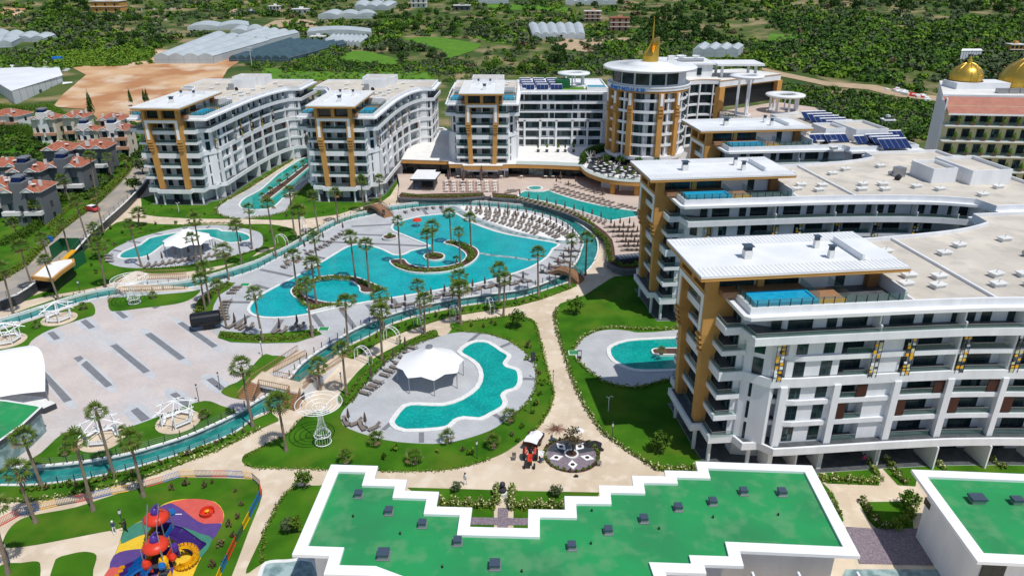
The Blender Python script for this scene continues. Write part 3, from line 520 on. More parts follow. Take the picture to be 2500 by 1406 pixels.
def wing(label, T0, ang, roof_dv=0.0, shape=(49.2, 66.0, 19.6, 0.0)):
    global U1, UE, VE, VX
    U1, UE, VE, VX = shape
    r = empty('hotel_wing', (T0[0], T0[1], 0), R(ang), label, 'hotel building', 'hotel wings with orange portals')
    b = MB(); stuff = []
    # closed body, storey by storey
    b.prism(full(halfpoly([(3, 0), (3, 5.5), (5.5, 6.2)], 4.0, 3.0)), 0, 3.4, 'white')
    for i, z in enumerate(FL):
        f = inset_u(2.5, 1.15) if i < 5 else (lambda u: 2.0)
        b.prism(full(halfpoly(FRONT_WALL, f, 2.6, US)), z+.2, (FL[i+1]-.35 if i < 5 else 21.9), 'white')
    # corner stub walls closing the head, partition walls between balconies
    for s in (-1, 1):
        b.prism([(2.1, s*7.3), (4.6, s*9.2), (5.4, s*9.2), (5.4, s*6.6), (2.1, s*6.6)], 4.4, 18.9, 'white')
        for u in (16.5, 26.8, 33.8, 40.5, 46.5):
            if u > U1-1: continue
            w1 = Wf(u)-.15; b.box(u-.11, u+.11, *sorted((s*(w1-2.0), s*(w1-.55))), 20.0, 21.9, 'white')
            b.prism([(u-.1, s*(w1-2.0)), (u+.1, s*(w1-2.0)), (u+.1, s*(w1-.1)), (u-.1, s*(w1-.1))], 19.6, 20.5, 'white')
        for u in POSTS[3:]:
            if u > U1: continue
            w1 = Wf(u)-.8; b.box(u-.12, u+.12, *sorted((s*(w1-2.3), s*w1)), 4.4, 18.9, 'white')
            b.box(u-.1, u+.1, *sorted((s*(w1-2.6), s*(w1+1.2))), .02, 3.4, 'white')
        for u in (9.5, 20.4): b.box(u-.1, u+.1, *sorted((s*(Wf(u)-4.2), s*(Wf(u)-.8))), .02, 3.4, 'white')
    b.build('wall', r)
    # floor slabs with white fascia
    def slab(i, z0, z1, P, dark=True):
        q = MB(); q.prism(P, z0, z1, 'white'); 
        if dark: q.sheet(inset(P, .32), z1+.004, 'grey_tile')
        q.build('balcony_slab', r)
    g1 = full(halfpoly([(-2.4, 0), (-2.4, 4.5), (-1.1, 4.5), (-1.1, 7.4), (2.0, 7.5), (2.5, 9.2), (4.6, 9.3), (5.8, 10.8)], -.15, -.2)); slab(0, 3.4, 4.4, g1)
    for i in range(1, 5):
        e = .8 if i != 3 else .68
        P = full(halfpoly(FRONT_BAND+([(2.0, 7.0), (4.6, 8.9)] if i != 3 else [(4.6, 9.8)]), e, 1.3)); slab(i, FL[i]-(.32 if i != 3 else .75), FL[i]+(.3 if i != 3 else .45), P)
    P = full(halfpoly([(-1.6, 0), (-1.6, 3.4), (-.9, 3.4), (-.9, 7.7), (1.0, 7.7), (1.4, 10.7)], .02, .3)); slab(5, 18.75, 19.7, P)
    # frame posts and ledges of the tail grid
    q = MB()
    for s in (-1, 1):
        for k, u in enumerate(POSTS):
            if u > U1: continue
            v = s*(Wf(u)-.8)
            q = MB(); q.obox((u, v), (1, s*slope(u)), .85 if k < 4 else .7, .7, 4.4, 12.7, 'white'); q.build('frame_post', r)
        q = MB(); q.prism([(2.2, s*7.3), (4.7, s*9.7), (5.3, s*9.4), (5.3, s*7.4)], 4.4, 13.0, 'white'); q.build('frame_post', r)
        for u in (U1+.4, (U1+UE)/2, UE-1.5): q = MB(); q.box(u-.3, u+.3, *sorted((s*(VE-1.9), s*(VE-1.2))), 4.4, 18.9, 'white'); q.build('frame_post', r)
    for (u, v) in ((-.4, 6.4), (-.4, -6.4), (-1.3, 3.6), (-1.3, -3.6), (4.0, 8.2), (4.0, -8.2)): q = MB(); q.lathe((u, v, 0), [(.26, .02), (.26, 3.4)], 'white', 12); q.build('column', r)
    for s in (-1, 1):
        for u in (6.2, 12.8, 20.4): q = MB(); q.box(u-.3, u+.3, *sorted((s*(Wf(u)-3.6), s*(Wf(u)-1.0))), .02, 3.4, 'white'); q.build('column', r)
    q = MB(); q.prism(full(halfpoly([(-1.2, 0), (-1.2, 7.2), (2, 7.4), (3, 9.0), (6, 10.2)], .3, 0)), .01, .12, 'coping', 'grey_tile'); q.build('ground_terrace', r)
    # orange portal
    q = MB()
    for s in (-1, 1):
        q.add([(-1.7, s*2.75, 4.42), (-1.7, s*3.95, 4.42), (-.3, s*3.95, 4.42), (-.3, s*2.75, 4.42), (-1.95, s*3.1, 14.6), (-1.95, s*4.35, 14.6), (-.3, s*4.35, 14.6), (-.3, s*3.1, 14.6)], [(0, 1, 5, 4), (1, 2, 6, 5), (2, 3, 7, 6), (3, 0, 4, 7)], 'orange')
        q.prism([(-2.45, s*3.2), (-2.45, s*4.7), (-.1, s*4.7), (-.1, s*3.2)], 17.4, 22.9, 'orange')
        q.add([(-1.95, s*3.1, 14.6), (-1.95, s*4.35, 14.6), (-.2, s*4.35, 14.6), (-.2, s*3.1, 14.6), (-2.45, s*3.2, 17.4), (-2.45, s*4.7, 17.4), (-.2, s*4.7, 17.4), (-.2, s*3.2, 17.4)], [(0, 1, 5, 4), (1, 2, 6, 5), (2, 3, 7, 6), (3, 0, 4, 7)], 'orange')
        for k in range(4): q.prism([(-2.3-.12*k, s*(3.2-.02*k)), (-2.3-.12*k, s*(4.45+.06*k)), (-1.6, s*(4.45+.06*k)), (-1.6, s*(3.2-.02*k))], 14.7+k*.72, 15.02+k*.72, 'orange')
        q.prism([(-.1, s*3.2), (-.1, s*4.7), (1.3, s*4.7), (1.3, s*3.2)], 18.6, 22.9, 'orange')
    q.prism([(-2.45, -3.2), (-2.45, 3.2), (-.6, 3.2), (-.6, -3.2)], 21.7, 22.9, 'orange'); q.prism([(-.6, -3.2), (-.6, 3.2), (1.3, 3.2), (1.3, -3.2)], 22.32, 22.88, 'orange'); q.build('orange_portal', r)
    q = MB()
    for s in (-1, 1): q.prism([(-2.53, s*3.55), (-2.53, s*4.25), (-2.42, s*4.25), (-2.42, s*3.55)], 17.6, 21.85, 'white_plain')
    q.prism([(-2.53, -4.25), (-2.53, 4.25), (-2.42, 4.25), (-2.42, -4.25)], 21.85, 22.5, 'white_plain'); q.prism([(-1.5, -.1), (-1.5, .1), (1.3, .1), (1.3, -.1)], 20.2, 21.68, 'white'); q.build('portal_inlay', r)
    # glass railings
    def rail(P, z, hh, closed=False):
        q = MB()
        for i in range(len(P) if closed else len(P)-1):
            a, c = Vector(P[i]), Vector(P[(i+1) % len(P)]); d = c-a
            if d.length < .2: continue
            n = Vector((-d.y, d.x)).normalized()*.02
            q.add([(*(a), z), (*(c), z), (*(c), z+hh), (*(a), z+hh)], [(0, 1, 2, 3)], 'rail_glass'); q.obox((a+c)/2, d, d.length, .05, z+hh, z+hh+.05, 'steel')
        q.build('glass_railing', r)
    for i in range(5):
        z = FL[i]+(.3 if i else .2)
        rail([(-1.1, -3.1), (-1.1, 3.1)], z, .75)
        for s in (-1, 1): rail([(-.82, s*4.2), (-.82, s*7.52), (2.0, s*7.52)], z, .75)
        for s in (-1, 1):
            for (u0, u1) in ((13.3, 16.8), (20.9, 26.6), (27.6, 33.3), (34.3, 40.0), (41.0, 46.7)):
                if u1 > U1: continue
                rail([(u, s*(Wf(u)-.95)) for u in (u0, (u0+u1)/2, u1)], z, .75)
    for s in (-1, 1): rail([(-.8, s*4.8), (-.8, s*7.6), (1.1, s*7.6), (1.5, s*10.5)]+[(u, s*(Wf(u)-.15)) for u in (8, 14, 20, 26, 32, 38, 44, 48.5) if u < U1], 19.7, .55)
    rail([(-1.5, -3.1), (-1.5, 3.1)], 19.7, .7)
    # brown shutters and coloured screens
    for s in (-1, 1):
        for k, (u, lv) in enumerate(((16.2, 2), (13.9, 1), (26.0, 2), (21.6, 1), (32.7, 2), (28.4, 1), (39.4, 2), (35.1, 1), (46.0, 2), (4.9, 1))):
            if u > U1: continue
            v = s*(Wf(u)-.9) if u > 7 else s*9.35; q = MB(); q.obox((u, v), (1, s*slope(u)) if u > 7 else (1, s*.1), 1.3 if u > 7 else .8, .08, FL[lv]+.43, FL[lv+1]-.4, 'brown'); q.build('shutter', r)
        for u in (5.2, 16.9, 21.0, 27.8, 34.4, 41.0):
            if u > U1: continue
            v = s*(Wf(u)-.65) if u > 6 else s*9.9; q = MB(); ux = Vector((1, s*slope(u) if u > 6 else s*.1)).normalized(); rr = random.Random(int(u*10))
            for k in (-.5, 0, .5): q.obox(Vector((u, v))+ux*k, ux, .06, .06, 13.4, 18.95, 'dark')
            for k in range(11):
                for c in (-.28, .24): 
                    if rr.random() < .72:
                        z = 13.5+k*.5+rr.random()*.1; q.obox(Vector((u, v))+ux*(c+rr.uniform(-.05, .05)), ux, .36, .07, z, z+rr.uniform(.22, .42), rr.choice(('yellow', 'white_plain', 'dark_grey', 'yellow', 'flower_cream')))
            q.build('decorative_screen', r)
    # roof slab with wide lip, parapet, roof surface
    lip = full(halfpoly([(0, 0), (0, 10.0), (.6, 10.6), (4, 10.65)], 0, 0)); par = full(halfpoly([(.8, 0), (.8, 9.75), (4, 9.8)], .9, .9)); inn = full(halfpoly([(1.15, 0), (1.15, 9.4), (4, 9.45)], 1.25, 1.25))
    q = MB(); q.prism(lip, 21.9, 22.32, 'white_roof'); q.prism(par, 22.32, 22.62, 'white'); q.build('roof', r)
    q = MB(); n = len(par)
    for i in range(n):
        j = (i+1) % n; a, c, e, f = par[i], par[j], inn[i], inn[j]
        q.add([(*a, 22.62), (*c, 22.62), (*c, 23.15), (*a, 23.15), (*e, 22.62), (*f, 22.62), (*f, 23.15), (*e, 23.15)], [(0, 1, 2, 3), (3, 2, 6, 7), (7, 6, 5, 4)], 'white')
    for uu in (20.6, 30.5):
        if uu < U1: q.obox((uu, 0), (0, 1), 2*Wf(uu)-2.6, .28, 22.63, 23.0, 'white')
    q.build('parapet', r)
    q = MB(); q.sheet(inn, 22.65, 'roof_beige'); q.build('roof_surface', r)
    # roof vents and stair house
    vm = MB(); vm.box(-.75, .75, -.45, .45, 0, .45, 'coping'); vm.box(-.9, .9, -.6, .6, .45, .58, 'coping'); vm.tube([(0, 0, .58), (0, 0, .85), (.2, 0, .9)], .05, 'steel'); v0 = vm.build('roof_vent', r); first = True
    for (u, v) in ((22.5, -5), (24.5, -2.6), (26, -6), (28, -3.4), (23.5, 4), (26.5, 5.5), (33.5, -6.5), (35.5, -3.6), (37.5, -7), (39, -4), (34, 4), (38, 6.5), (44, -6), (47, -8), (46, 8), (52, -12), (55, 10), (58, -8), (60, 4)):
        o = v0 if first else v0.copy()
        if not first: COL.objects.link(o)
        first = False; u = u if u < UE-2 else 23
        o.location = (u, v, 22.66); o.rotation_euler = (0, 0, .1*(u % 3))
    for (u0, u1, v0_, v1) in ((UE-17.5, UE-13, -3.5, 2.5), (UE-11.5, UE-4, -5.5, 4.5)):
        q = MB(); P = [(u0, v0_), (u1, v0_), (u1, v1), (u0, v1)]; q.wall(P, 22.66, 25.3, .25, 'white', True); q.box(u0+.2, u1-.2, v0_+.2, v1-.2, 22.66, 24.7, 'roof_beige'); q.build('stair_house', r)
    q = MB(); q.obox((UE-20.5, 1.5), (1, .3), 1.6, 1.6, 22.66, 24.4, 'steel'); q.tube([(UE-22, 2.2, 23.2), (UE-21, 2.2, 23.2), (UE-20.5, 1.5, 23.5)], .35, 'steel', 8); q.tube([(UE-22.4, -1, 23), (UE-21.8, -.6, 23.2)], .5, 'dark', 10); q.build('cooling_unit', r)
    # penthouse, pools and railings on the roof terrace
    q = MB(); hw = 4.0
    q.prism([(-1.2, -hw), (-1.2, hw), (19.4, hw), (19.4, -hw)], 22.62, 25.3, 'white'); q.build('penthouse', r)
    q = MB()
    for v in (-hw-.35, 0, hw+.35): q.box(-2.4, -1.0, v-.42, v+.42, 22.9, 25.35, 'orange')
    q.box(-2.4, -1.2, -hw-.7, hw+.7, 25.0, 25.35, 'orange')
    for s in (-1, 1):
        for u in (-1.7, 4.2): q.box(u-.4, u+.4, *sorted((s*(hw-.1), s*(hw+.6))), 22.62, 25.35, 'orange')
    q.build('penthouse_pillar', r)
    for v in (-2.1, 2.1): win('big', -1.25, v, 22.75, -1, 0, r)
    for s in (-1, 1):
        for u, k in ((1.4, 'wide'), (7.0, 'wide'), (14.5, 'small')):
            (win(k, u, s*hw, 22.7, 0, s, r) if s < 0 else stuff.append((k, u, s*hw, 22.7, 0, s)))
        q = MB(); q.box(17.6, 18.9, *sorted((s*hw, s*(hw+.9))), 22.7, 25.0, 'wood_door'); q.build('door', r)
        q = MB(); q.prism([(19.4, s*(hw-.4)), (19.6, s*(hw-.4)), (19.6, s*9.3), (19.4, s*9.3)], 22.66, 24.2, 'white'); q.build('end_wall', r)
        # pool
        y0, y1 = s*5.9, s*9.1; q = MB()
        q.box(1.6, 9.2, *sorted((y0, y1)), 22.66, 23.05, 'pool_liner')
        for (a, c, d, e) in ((1.6, 9.2, 0, .3), (1.6, 9.2, 2.9, 3.2), (1.6, 1.9, .3, 2.9), (8.9, 9.2, .3, 2.9)): q.box(a, c, *sorted((y0+s*d, y0+s*e)), 23.05, 23.4, 'pool_liner')
        pm = q.build('roof_pool', r); q = MB(); q.sheet([(1.9, y0+s*.3), (8.9, y0+s*.3), (8.9, y1-s*.3), (1.9, y1-s*.3)], 23.27, 'pool_blue'); q.build('water', pm)
        q = MB(); q.box(-.9, 9.2, *sorted((s*hw+s*.05, s*5.86)), 22.66, 23.38, 'wood'); q.box(9.25, 12.6, *sorted((s*5.6, s*8.8)), 22.66, 23.2, 'wood'); q.box(9.25, 12.6, *sorted((s*8.82, s*8.9)), 22.66, 23.3, 'yellow'); q.build('sun_deck', r)
        q = MB(); q.sheet([(12.7, s*4.1), (19.35, s*4.1), (19.35, s*9.3), (12.7, s*9.3)], 22.66, 'grey_tile'); q.build('terrace_floor', r)
        q = MB(); P = [(1.05, s*4.9), (1.05, s*9.6), (19.4, s*9.75)]
        for a, c in zip(P, P[1:]): q.add([(*a, 23.15), (*c, 23.15), (*c, 24.1), (*a, 24.1)], [(0, 1, 2, 3)], 'rail_glass')
        for x, y, dx, dy in along(P, 1.3): q.box(x-.04, x+.04, y-.04, y+.04, 23.15, 24.0, 'dark')
        for a, c in (((9.3, s*4.3), (9.3, s*8.8)), ((12.8, s*4.3), (12.8, s*8.8))): q.add([(*a, 23.1), (*c, 23.1), (*c, 24.2), (*a, 24.2)], [(0, 1, 2, 3)], 'rail_glass')
        q.build('terrace_railing', r)
    pr = MB(); rw, r0, r1 = 6.25, -4.2, 21.2; d = roof_dv
    pr.box(r0, r1, -rw+d, rw+d, 25.35, 25.7, 'orange')
    pr.box(r0-.04, r1+.04, -rw+d-.04, rw+d+.04, 25.7, 25.78, 'orange', 'white_roof')
    for a, c, e, f in ((r0, r1, -rw, -rw+2.6), (r0, r1, rw-2.6, rw), (r0, r0+5.5, -rw+2.6, rw-2.6), (r1-4, r1, -rw+2.6, rw-2.6)): pr.box(a, c, e+d, f+d, 25.78, 26.0, 'white_roof')
    k = r0+.5
    while k < r1: pr.box(k, k+.05, -rw+d, -rw+2.6+d, 26.0, 26.05, 'coping'); pr.box(k, k+.05, rw-2.6+d, rw+d, 26.0, 26.05, 'coping'); k += .55
    pr.box(r1-4.4, r1-4.1, -rw+2.9+d, rw-2.9+d, 25.8, 26.6, 'white')
    proof = pr.build('penthouse_roof', r)
    for (u, v, w_, h_) in ((3.6, -.6, .95, 1.0), (13.6, 1.6, .6, 1.0), (13.6, -1.9, .6, 1.0)):
        q = MB(); q.box(u-w_/2, u+w_/2, v-w_/2+d, v+w_/2+d, 25.8, 25.8+h_, 'coping'); q.box(u-w_*.42, u+w_*.42, v-w_*.42+d, v+w_*.42+d, 25.8+h_, 26.3+h_, 'chimney_blue'); q.box(u-w_*.62, u+w_*.62, v-w_*.62+d, v+w_*.62+d, 26.3+h_, 26.42+h_, 'chimney_blue'); q.build('chimney', proof)
    # windows: front of the head
    for i, z in enumerate([.1]+FL):
        z0 = z+.22; F0 = 1.3
        if i == 0:
            for v in (-2.5, 2.0): win('doorc', 3, v, .12, -1, 0, r)
            continue
        win('doorc', F0, -.9, z0, -1, 0, r); win('small', F0, 2.4, z0, -1, 0, r); win('doorc', F0, 5.6, z0, -1, 0, r); win('doorc', F0, -5.6, z0, -1, 0, r)
    # windows along the sides
    for s in (-1, 1):
        lst = []
        def W(k, u, e, z):
            if u > U1-1: return
            v = s*(Wf(u)-e); sl_ = slope(u) if u < 49 else 0; n = Vector((-sl_, s)).normalized(); lst.append((k, u, v, z, n.x, n.y))
        for i in range(5):
            z = FL[i]+.2
            W('win' if i % 2 else 'winc', 7.9, 1.15, z+.25); W('winc' if i % 2 else 'win', 11.2, 1.15, z+.25)
            W('doorc' if i < 2 else 'door', 14.8, 2.5, z)
            for u in (21.6, 28.4, 35.1, 41.8): W('small', u, 2.5, z)
            for u in (24.6, 31.2, 38.0, 44.6): W(random.choice(('door', 'door', 'doorc')), u, 2.5, z)
            lst.append(('door', 5.2, s*7.2, z, 0, s)) if False else None
        for i in range(5): lst.append(('small', 3.4, s*8.32, FL[i]+.22, -.55, s*.8))
        for u, k in ((4.7, 'small'), (7.6, 'door'), (11.4, 'small'), (14.2, 'door'), (17.0, 'small'), (20, 'door'), (23.2, 'small'), (27.6, 'door'), (30.3, 'small'), (34.3, 'door'), (37.2, 'small'), (41, 'door'), (44.0, 'small'), (47.2, 'door')): W(k, u, 2.0, 19.3 if k != 'door' else 19.35)
        for u, k in ((8, 'winc'), (12.4, 'doorc'), (17.5, 'door'), (25, 'door'), (31.6, 'door'), (38.3, 'door'), (45, 'door')): W(k, u, 4.0, .14)
        for i, z in enumerate(FL):
            for u in (U1+3.5, UE-5.5): lst.append(('door', u, s*(VE-2.6), z+.22, 0, s))
        if s < 0:
            for a in lst[:96-28]: win(*a, r)
            stuff += lst[96-28:]
        else: stuff += lst
        for z in FL: stuff.append(('small', U1, s*(VE-3.4), z+.22, -1, 0))
    merge_wins(stuff, r)
    return r
def wcopy(t0, label, loc, ang, L=1.0, dv=-.7):
    o = copy_rec(t0); o.location = (*loc, 0); o.rotation_euler = (0, 0, R(ang)); o['label'] = label; o.scale = (L, 1, 1)
    for c in list(COL.objects):
        if c.parent == o and c.name.startswith('penthouse_roof'): c.location.y = dv+.7
    return o
w0 = wing('nearest hotel wing at the right edge, striped white roof above its blue roof pool', (24.7, 83.0), 7.0, -.7)
tw = tree_of(w0, childmap())
wcopy(tw, 'white hotel wing directly behind the nearest one, with a pool under its flat top roof', (26.2, 124.0), 7.0, 1.0, -.35)
wcopy(tw, 'leftmost hotel wing, beside the road and the red-roofed villas', (-88.6, 187.5), 87.6, 1.03, 0)
wcopy(tw, 'second hotel wing from the left, between the long pool and the restaurant terrace', (-45.7, 190.0), 88.0, .97, 0)
wing('third hotel wing from the front on the right, solar panels crowding its roof', (43.8, 162.0), 7.0, .4, (26.4, 43, 13.4, 13.0))
wing('central hotel wing facing the camera, joined to the round tower by a window wall', (-8.5, 210.0), 89.5, 0, (21, 43, 11.2, 0))
# ---------------------------------------------------------------- podium, window wall and round tower
def rect_ring(q, P, z0, z1, t, m, top=None):
    for i in range(len(P)):
        a, c = Vector(P[i]), Vector(P[(i+1) % len(P)]); q.obox((a+c)/2, c-a, (c-a).length+t*.9, t, z0, z1, m, top)
curve = smooth_poly([(19.8, 206.2), (20.6, 201), (22.2, 197), (25.5, 192.6), (30.4, 190.0), (36, 189.4), (43, 190.5)], False, 5)
PD = [(-33, 256), (-33, 214.4), (-18.7, 212.6), (-18.4, 208.9), (-14.3, 208.7), (-14.2, 207.0), (-2.9, 206.8), (-2.7, 208.5), (1.2, 208.8), (10, 207.9)]+curve+[(46, 210), (46, 232), (30, 232), (2, 232), (2, 225), (-18, 225), (-18, 256)]
PU = [(-32, 255), (-32, 217.5), (-16.5, 215.5), (10, 212.5), (22, 210), (26, 203), (30, 200), (36, 198), (42, 198), (46, 210), (46, 232), (-18, 232), (-18, 255)]
r = empty('restaurant_building', (0, 0, 0), 0, 'low restaurant building with curved ochre roof edge and terrace on top', 'restaurant')
q = MB(); q.prism(PU, ZT, 4.2, 'pane'); q.build('glass_front', r)
q = MB()
for x, y, dx, dy in along(PU[1:10], 2.2): q.obox((x, y), (dx, dy), .12, .14, ZT, 4.2, 'win_frame')
for x, y, dx, dy in along(PU[1:5], 6.6, 3): q.obox((x, y-.3), (dx, dy), 1.6, .8, ZT, 4.2, 'dark_grey')
q.obox((8.5, 212.3), (1, -.1), 7, .3, ZT, 4.15, 'marble'); q.build('window_frame', r)
q = MB(); q.prism(PD, 4.2, 5.28, 'orange', 'beach'); q.prism(inset(PD, -.08), 5.28, 5.42, 'coping', 'beach'); q.build('roof', r)
q = MB()
for x, y in ((27.5, 192.6), (33.8, 191.2), (41, 192)): q.lathe((x, y, 0), [(.75, ZT), (.75, 4.2)], 'orange', 14)
for x, y in ((-15.5, 208.7), (-12, 208.4), (-5, 208), (-1.5, 209.3)): q.box(x-.5, x+.5, y-.4, y+.4, ZT, 4.2, 'dark_grey')
q.build('column', r)
q = MB(); PP = [(1.2, 208.9), (10, 208)]+curve
for a, c in zip(PP, PP[1:]): q.add([(*a, 5.42), (*c, 5.42), (*c, 6.3), (*a, 6.3)], [(0, 1, 2, 3)], 'rail_glass')
q.build('glass_railing', r)
q = MB(); q.obox((33, 195.5), (1, .05), 7, .2, ZT, 3.6, 'white'); q.obox((27.3, 198), (1, -.5), 5, .2, ZT, 3.6, 'white'); q.build('service_door', r)
q = MB(); q.sheet([(21.2, 203.5), (24.5, 198.5), (30, 197), (37, 196.5), (44, 198), (45, 208), (36, 222), (24, 216)], 5.435, 'dark_grey'); q.build('floor_shade', r)  # dark sheet laid on the terrace floor to paint in the shade there
# window wall
r = empty('hotel_window_wall', (0, 0, 0), 0, 'straight white hotel block with rows of windows left of the round tower', 'hotel building')
q = MB(); q.box(2.2, 30.5, 232.2, 257, 0, 22.0, 'white'); q.build('wall', r)
q = MB()
for i in range(7):
    z = 5.3+i*2.78
    if i: q.box(2.0, 29.4, 231.2, 232.2, z-.35, z+.12, 'white')
for i, x in enumerate((4.0, 8.9, 14.0, 19.1, 23.9, 28.4)): q.box(x-.3, x+.3, 231.0, 232.2, 5.3, 13.9 if i != 9 else 14, 'white')
q.box(2.0, 29.4, 231.0, 232.2, 13.45, 14.1, 'white'); q.box(2.0, 29.4, 230.7, 232.2, 18.85, 19.5, 'white'); q.build('frame_post', r)
q = MB(); q.box(1.6, 30.5, 230.3, 257.4, 21.9, 22.5, 'white_roof'); rect_ring(q, [(3, 231.6), (30.3, 231.6), (30.3, 256.8), (3, 256.8)], 22.5, 23.0, .3, 'white'); q.build('roof', r)
cols = (3.0, 5.3, 7.7, 10.3, 12.7, 15.1, 17.6, 20.0, 22.4, 24.8, 27.2)
for i in range(6):
    for k, x in enumerate(cols): win('doorc' if (i+k) % 3 == 0 else ('win' if k % 4 in (0, 3) else 'door'), x-.1, 232.18, 5.75+i*2.78+(.15 if k % 4 in (0, 3) else 0), 0, -1, r) if x < 29 else None
b = MB()
for x in (5, 9.5, 14): b.box(x-.02, x+3.8, 236, 238.4, 22.7, 22.75, 'steel')
# round tower
TC = (39.5, 216.3)
def pol(a, rr): a = R(a); return (TC[0]+rr*math.sin(a), TC[1]-rr*math.cos(a))
r = empty('round_tower', (*TC, 0), 0, 'round hotel tower with ochre pilasters, white disc roof and golden sail on top', 'hotel tower')
def o2(q): 
    q.v = [(x-TC[0], y-TC[1], z) for x, y, z in q.v]; return q
q = MB(); q.lathe((*TC, 0), [(10.1, 8.0), (10.1, 27.0)], 'white', 48); q.lathe((*TC, 0), [(10.4, 27.6), (10.4, 31.4), (.1, 31.4)], 'white', 48)
for a in (-83, -46, -12, 22, 50): p = pol(a, 10.5); q.obox(p, (p[1]-TC[1], TC[0]-p[0]), .12 if a == -12 else .5, .9, 8.2, 26.9, 'white')
o2(q).build('wall', r, smooth=False)
q = MB(); q.lathe((*TC, 0), [(9.6, 7.1), (11.5, 7.15), (11.7, 7.5), (11.7, 8.35), (9.6, 8.35)], 'white', 64); o2(q).build('base_ring', r)
for i in range(6):
    z = 8.35+(i+1)*3.1; q = MB()
    q.lathe((*TC, 0), [(10, z-.3), (11.15, z-.3), (11.15, z+.45), (11.0, z+.45), (11.0, z+.1), (10, z+.1)], 'white', 64, mats=['white']*4+['grey_tile']); 
    if i < 5: o2(q).build('balcony_ring', r)
q = MB(); q.lathe((*TC, 0), [(10.2, 26.0), (11.55, 26.0), (11.55, 26.5), (11.75, 26.6), (11.75, 27.3), (11.9, 27.35), (11.9, 27.7), (10.2, 27.7)], 'white', 64, mats=['orange', 'orange', 'white', 'white', 'orange', 'white', 'white']); o2(q).build('cornice', r)
for a in (-82, -60, -34, 9, 36):
    q = MB(); p = pol(a, 11.05); q.obox(p, (p[1]-TC[1], TC[0]-p[0]), 1.5, 1.5, 8.35, 26.0, 'orange')
    p = pol(a, 11.9); q.obox(p, (p[1]-TC[1], TC[0]-p[0]), .75, .2, 22.6, 25.9, 'white_plain')
    for k in range(3): p = pol(a, 11.95); q.obox(p, (p[1]-TC[1], TC[0]-p[0]), 1.4, .3, 19.8+k*.9, 20.2+k*.9, 'orange')
    o2(q).build('pilaster', r)
for i in range(6):
    for a, k in ((-70, 'small'), (-47, 'door'), (-22, 'doorc'), (-3, 'small'), (22.5, 'winc'), (44, 'small')):
        p = pol(a, 10.12); z = 8.5+i*3.1; win(k, p[0]-TC[0], p[1]-TC[1], z+(.2 if k == 'winc' else 0), p[0]-TC[0], p[1]-TC[1], r)
for a in (-92, -68, -44, -20, 4, 28):
    p = pol(a, 10.42); o = win('wide', p[0]-TC[0], p[1]-TC[1], 28.1, p[0]-TC[0], p[1]-TC[1], r); o.scale = (.86, 1.6, 1.15)
q = MB(); q.lathe((*TC, 0), [(10.4, 31.1), (12.9, 31.5), (13.3, 31.8), (13.3, 32.05), (12.9, 32.3), (6.8, 32.45), (6.8, 32.6), (2.6, 33.3), (.05, 33.3)], 'white_roof', 72); o2(q).build('disc_roof', r, smooth=True)
q = MB(); n = 28; prof = []
base = [(2.25*math.cos(2*math.pi*i/n), 2.25*math.sin(2*math.pi*i/n)) for i in range(n)]
def topz(x, y): return 34.9 if x < .1 else (38.9+.45*x if y > -1.6 else 35.6+1.6*x)
for i in range(n):
    a, c = base[i], base[(i+1) % n]; q.add([(*a, 33.25), (*c, 33.25), (*c, topz(*c)), (*a, topz(*a))], [(0, 1, 2, 3)], 'gold')
q.add([(*p, topz(*p)-.05) for p in base], [tuple(range(n))], 'gold'); q.add([(.1, -2.0, 33.3), (.1, 2.2, 33.3), (.1, 2.2, 38.9), (.1, -1.5, 38.9)], [(0, 1, 2, 3)], 'gold')
q.add([(-1.9, -.1, 35.0), (.4, -.1, 35.2), (.4, -.1, 39.6), (-1.9, .15, 35.0), (.4, .15, 35.2), (.4, .15, 39.6)], [(0, 1, 2), (5, 4, 3), (0, 2, 5, 3), (1, 4, 5, 2)], 'gold')
q.build('golden_sail', r); q = MB(); q.tube([(.3, -.2, 35), (.25, -.2, 42), (.25, -.2, 45.4)], [.28, .2, .04], 'gold', 8); q.build('mast', r)
# glass lobby under the tower
q = MB(); q.lathe((*TC, 0), [(8, 5.4), (8, 7.15)], 'pane', 32); o2(q).build('lobby_glass', r)
# sign letters
sg = empty('hotel_sign', (*TC, 26.6), 0, 'blue hotel name lettering on the curved tower front', 'sign')
bpy.context.view_layer.update()
def letter(ch, size, ext):
    cu = bpy.data.curves.new('letter', 'FONT'); cu.body = ch; cu.size = size; cu.extrude = ext; cu.align_x = 'CENTER'; cu.offset = .025
    t = bpy.data.objects.new('tmp', cu); COL.objects.link(t); dg = bpy.context.evaluated_depsgraph_get(); me = bpy.data.meshes.new_from_object(t.evaluated_get(dg)); bpy.data.objects.remove(t); me.materials.clear(); me.materials.append(M['letter_blue']); return me
for i, chh in enumerate('WYNDHAM'):
    a = -59+i*6.9; p = pol(a, 12.05); o = bpy.data.objects.new('letter', letter(chh, 1.55, .09)); COL.objects.link(o); o.parent = sg
    o.location = (p[0]-TC[0], p[1]-TC[1], -.25); o.rotation_euler = (R(90), 0, R(a))
p = pol(-67.5, 12.1); q = MB(); aa = R(-67.5); cxv = Vector((math.cos(aa), math.sin(aa), 0))
for r0_, r1_ in ((.0, .62),):
    pts = [Vector((p[0]-TC[0], p[1]-TC[1], .35))+cxv*math.cos(t)*r1_+Vector((0, 0, 1))*math.sin(t)*r1_*1.15 for t in [2*math.pi*k/16 for k in range(16)]]
    off = Vector((math.sin(aa), -math.cos(aa), 0))*.12
    q.add([tuple(v) for v in pts]+[tuple(v+off) for v in pts], [tuple(range(16, 32))]+[(k, (k+1) % 16, 16+(k+1) % 16, 16+k) for k in range(16)], 'letter_blue')
q.build('emblem', sg)
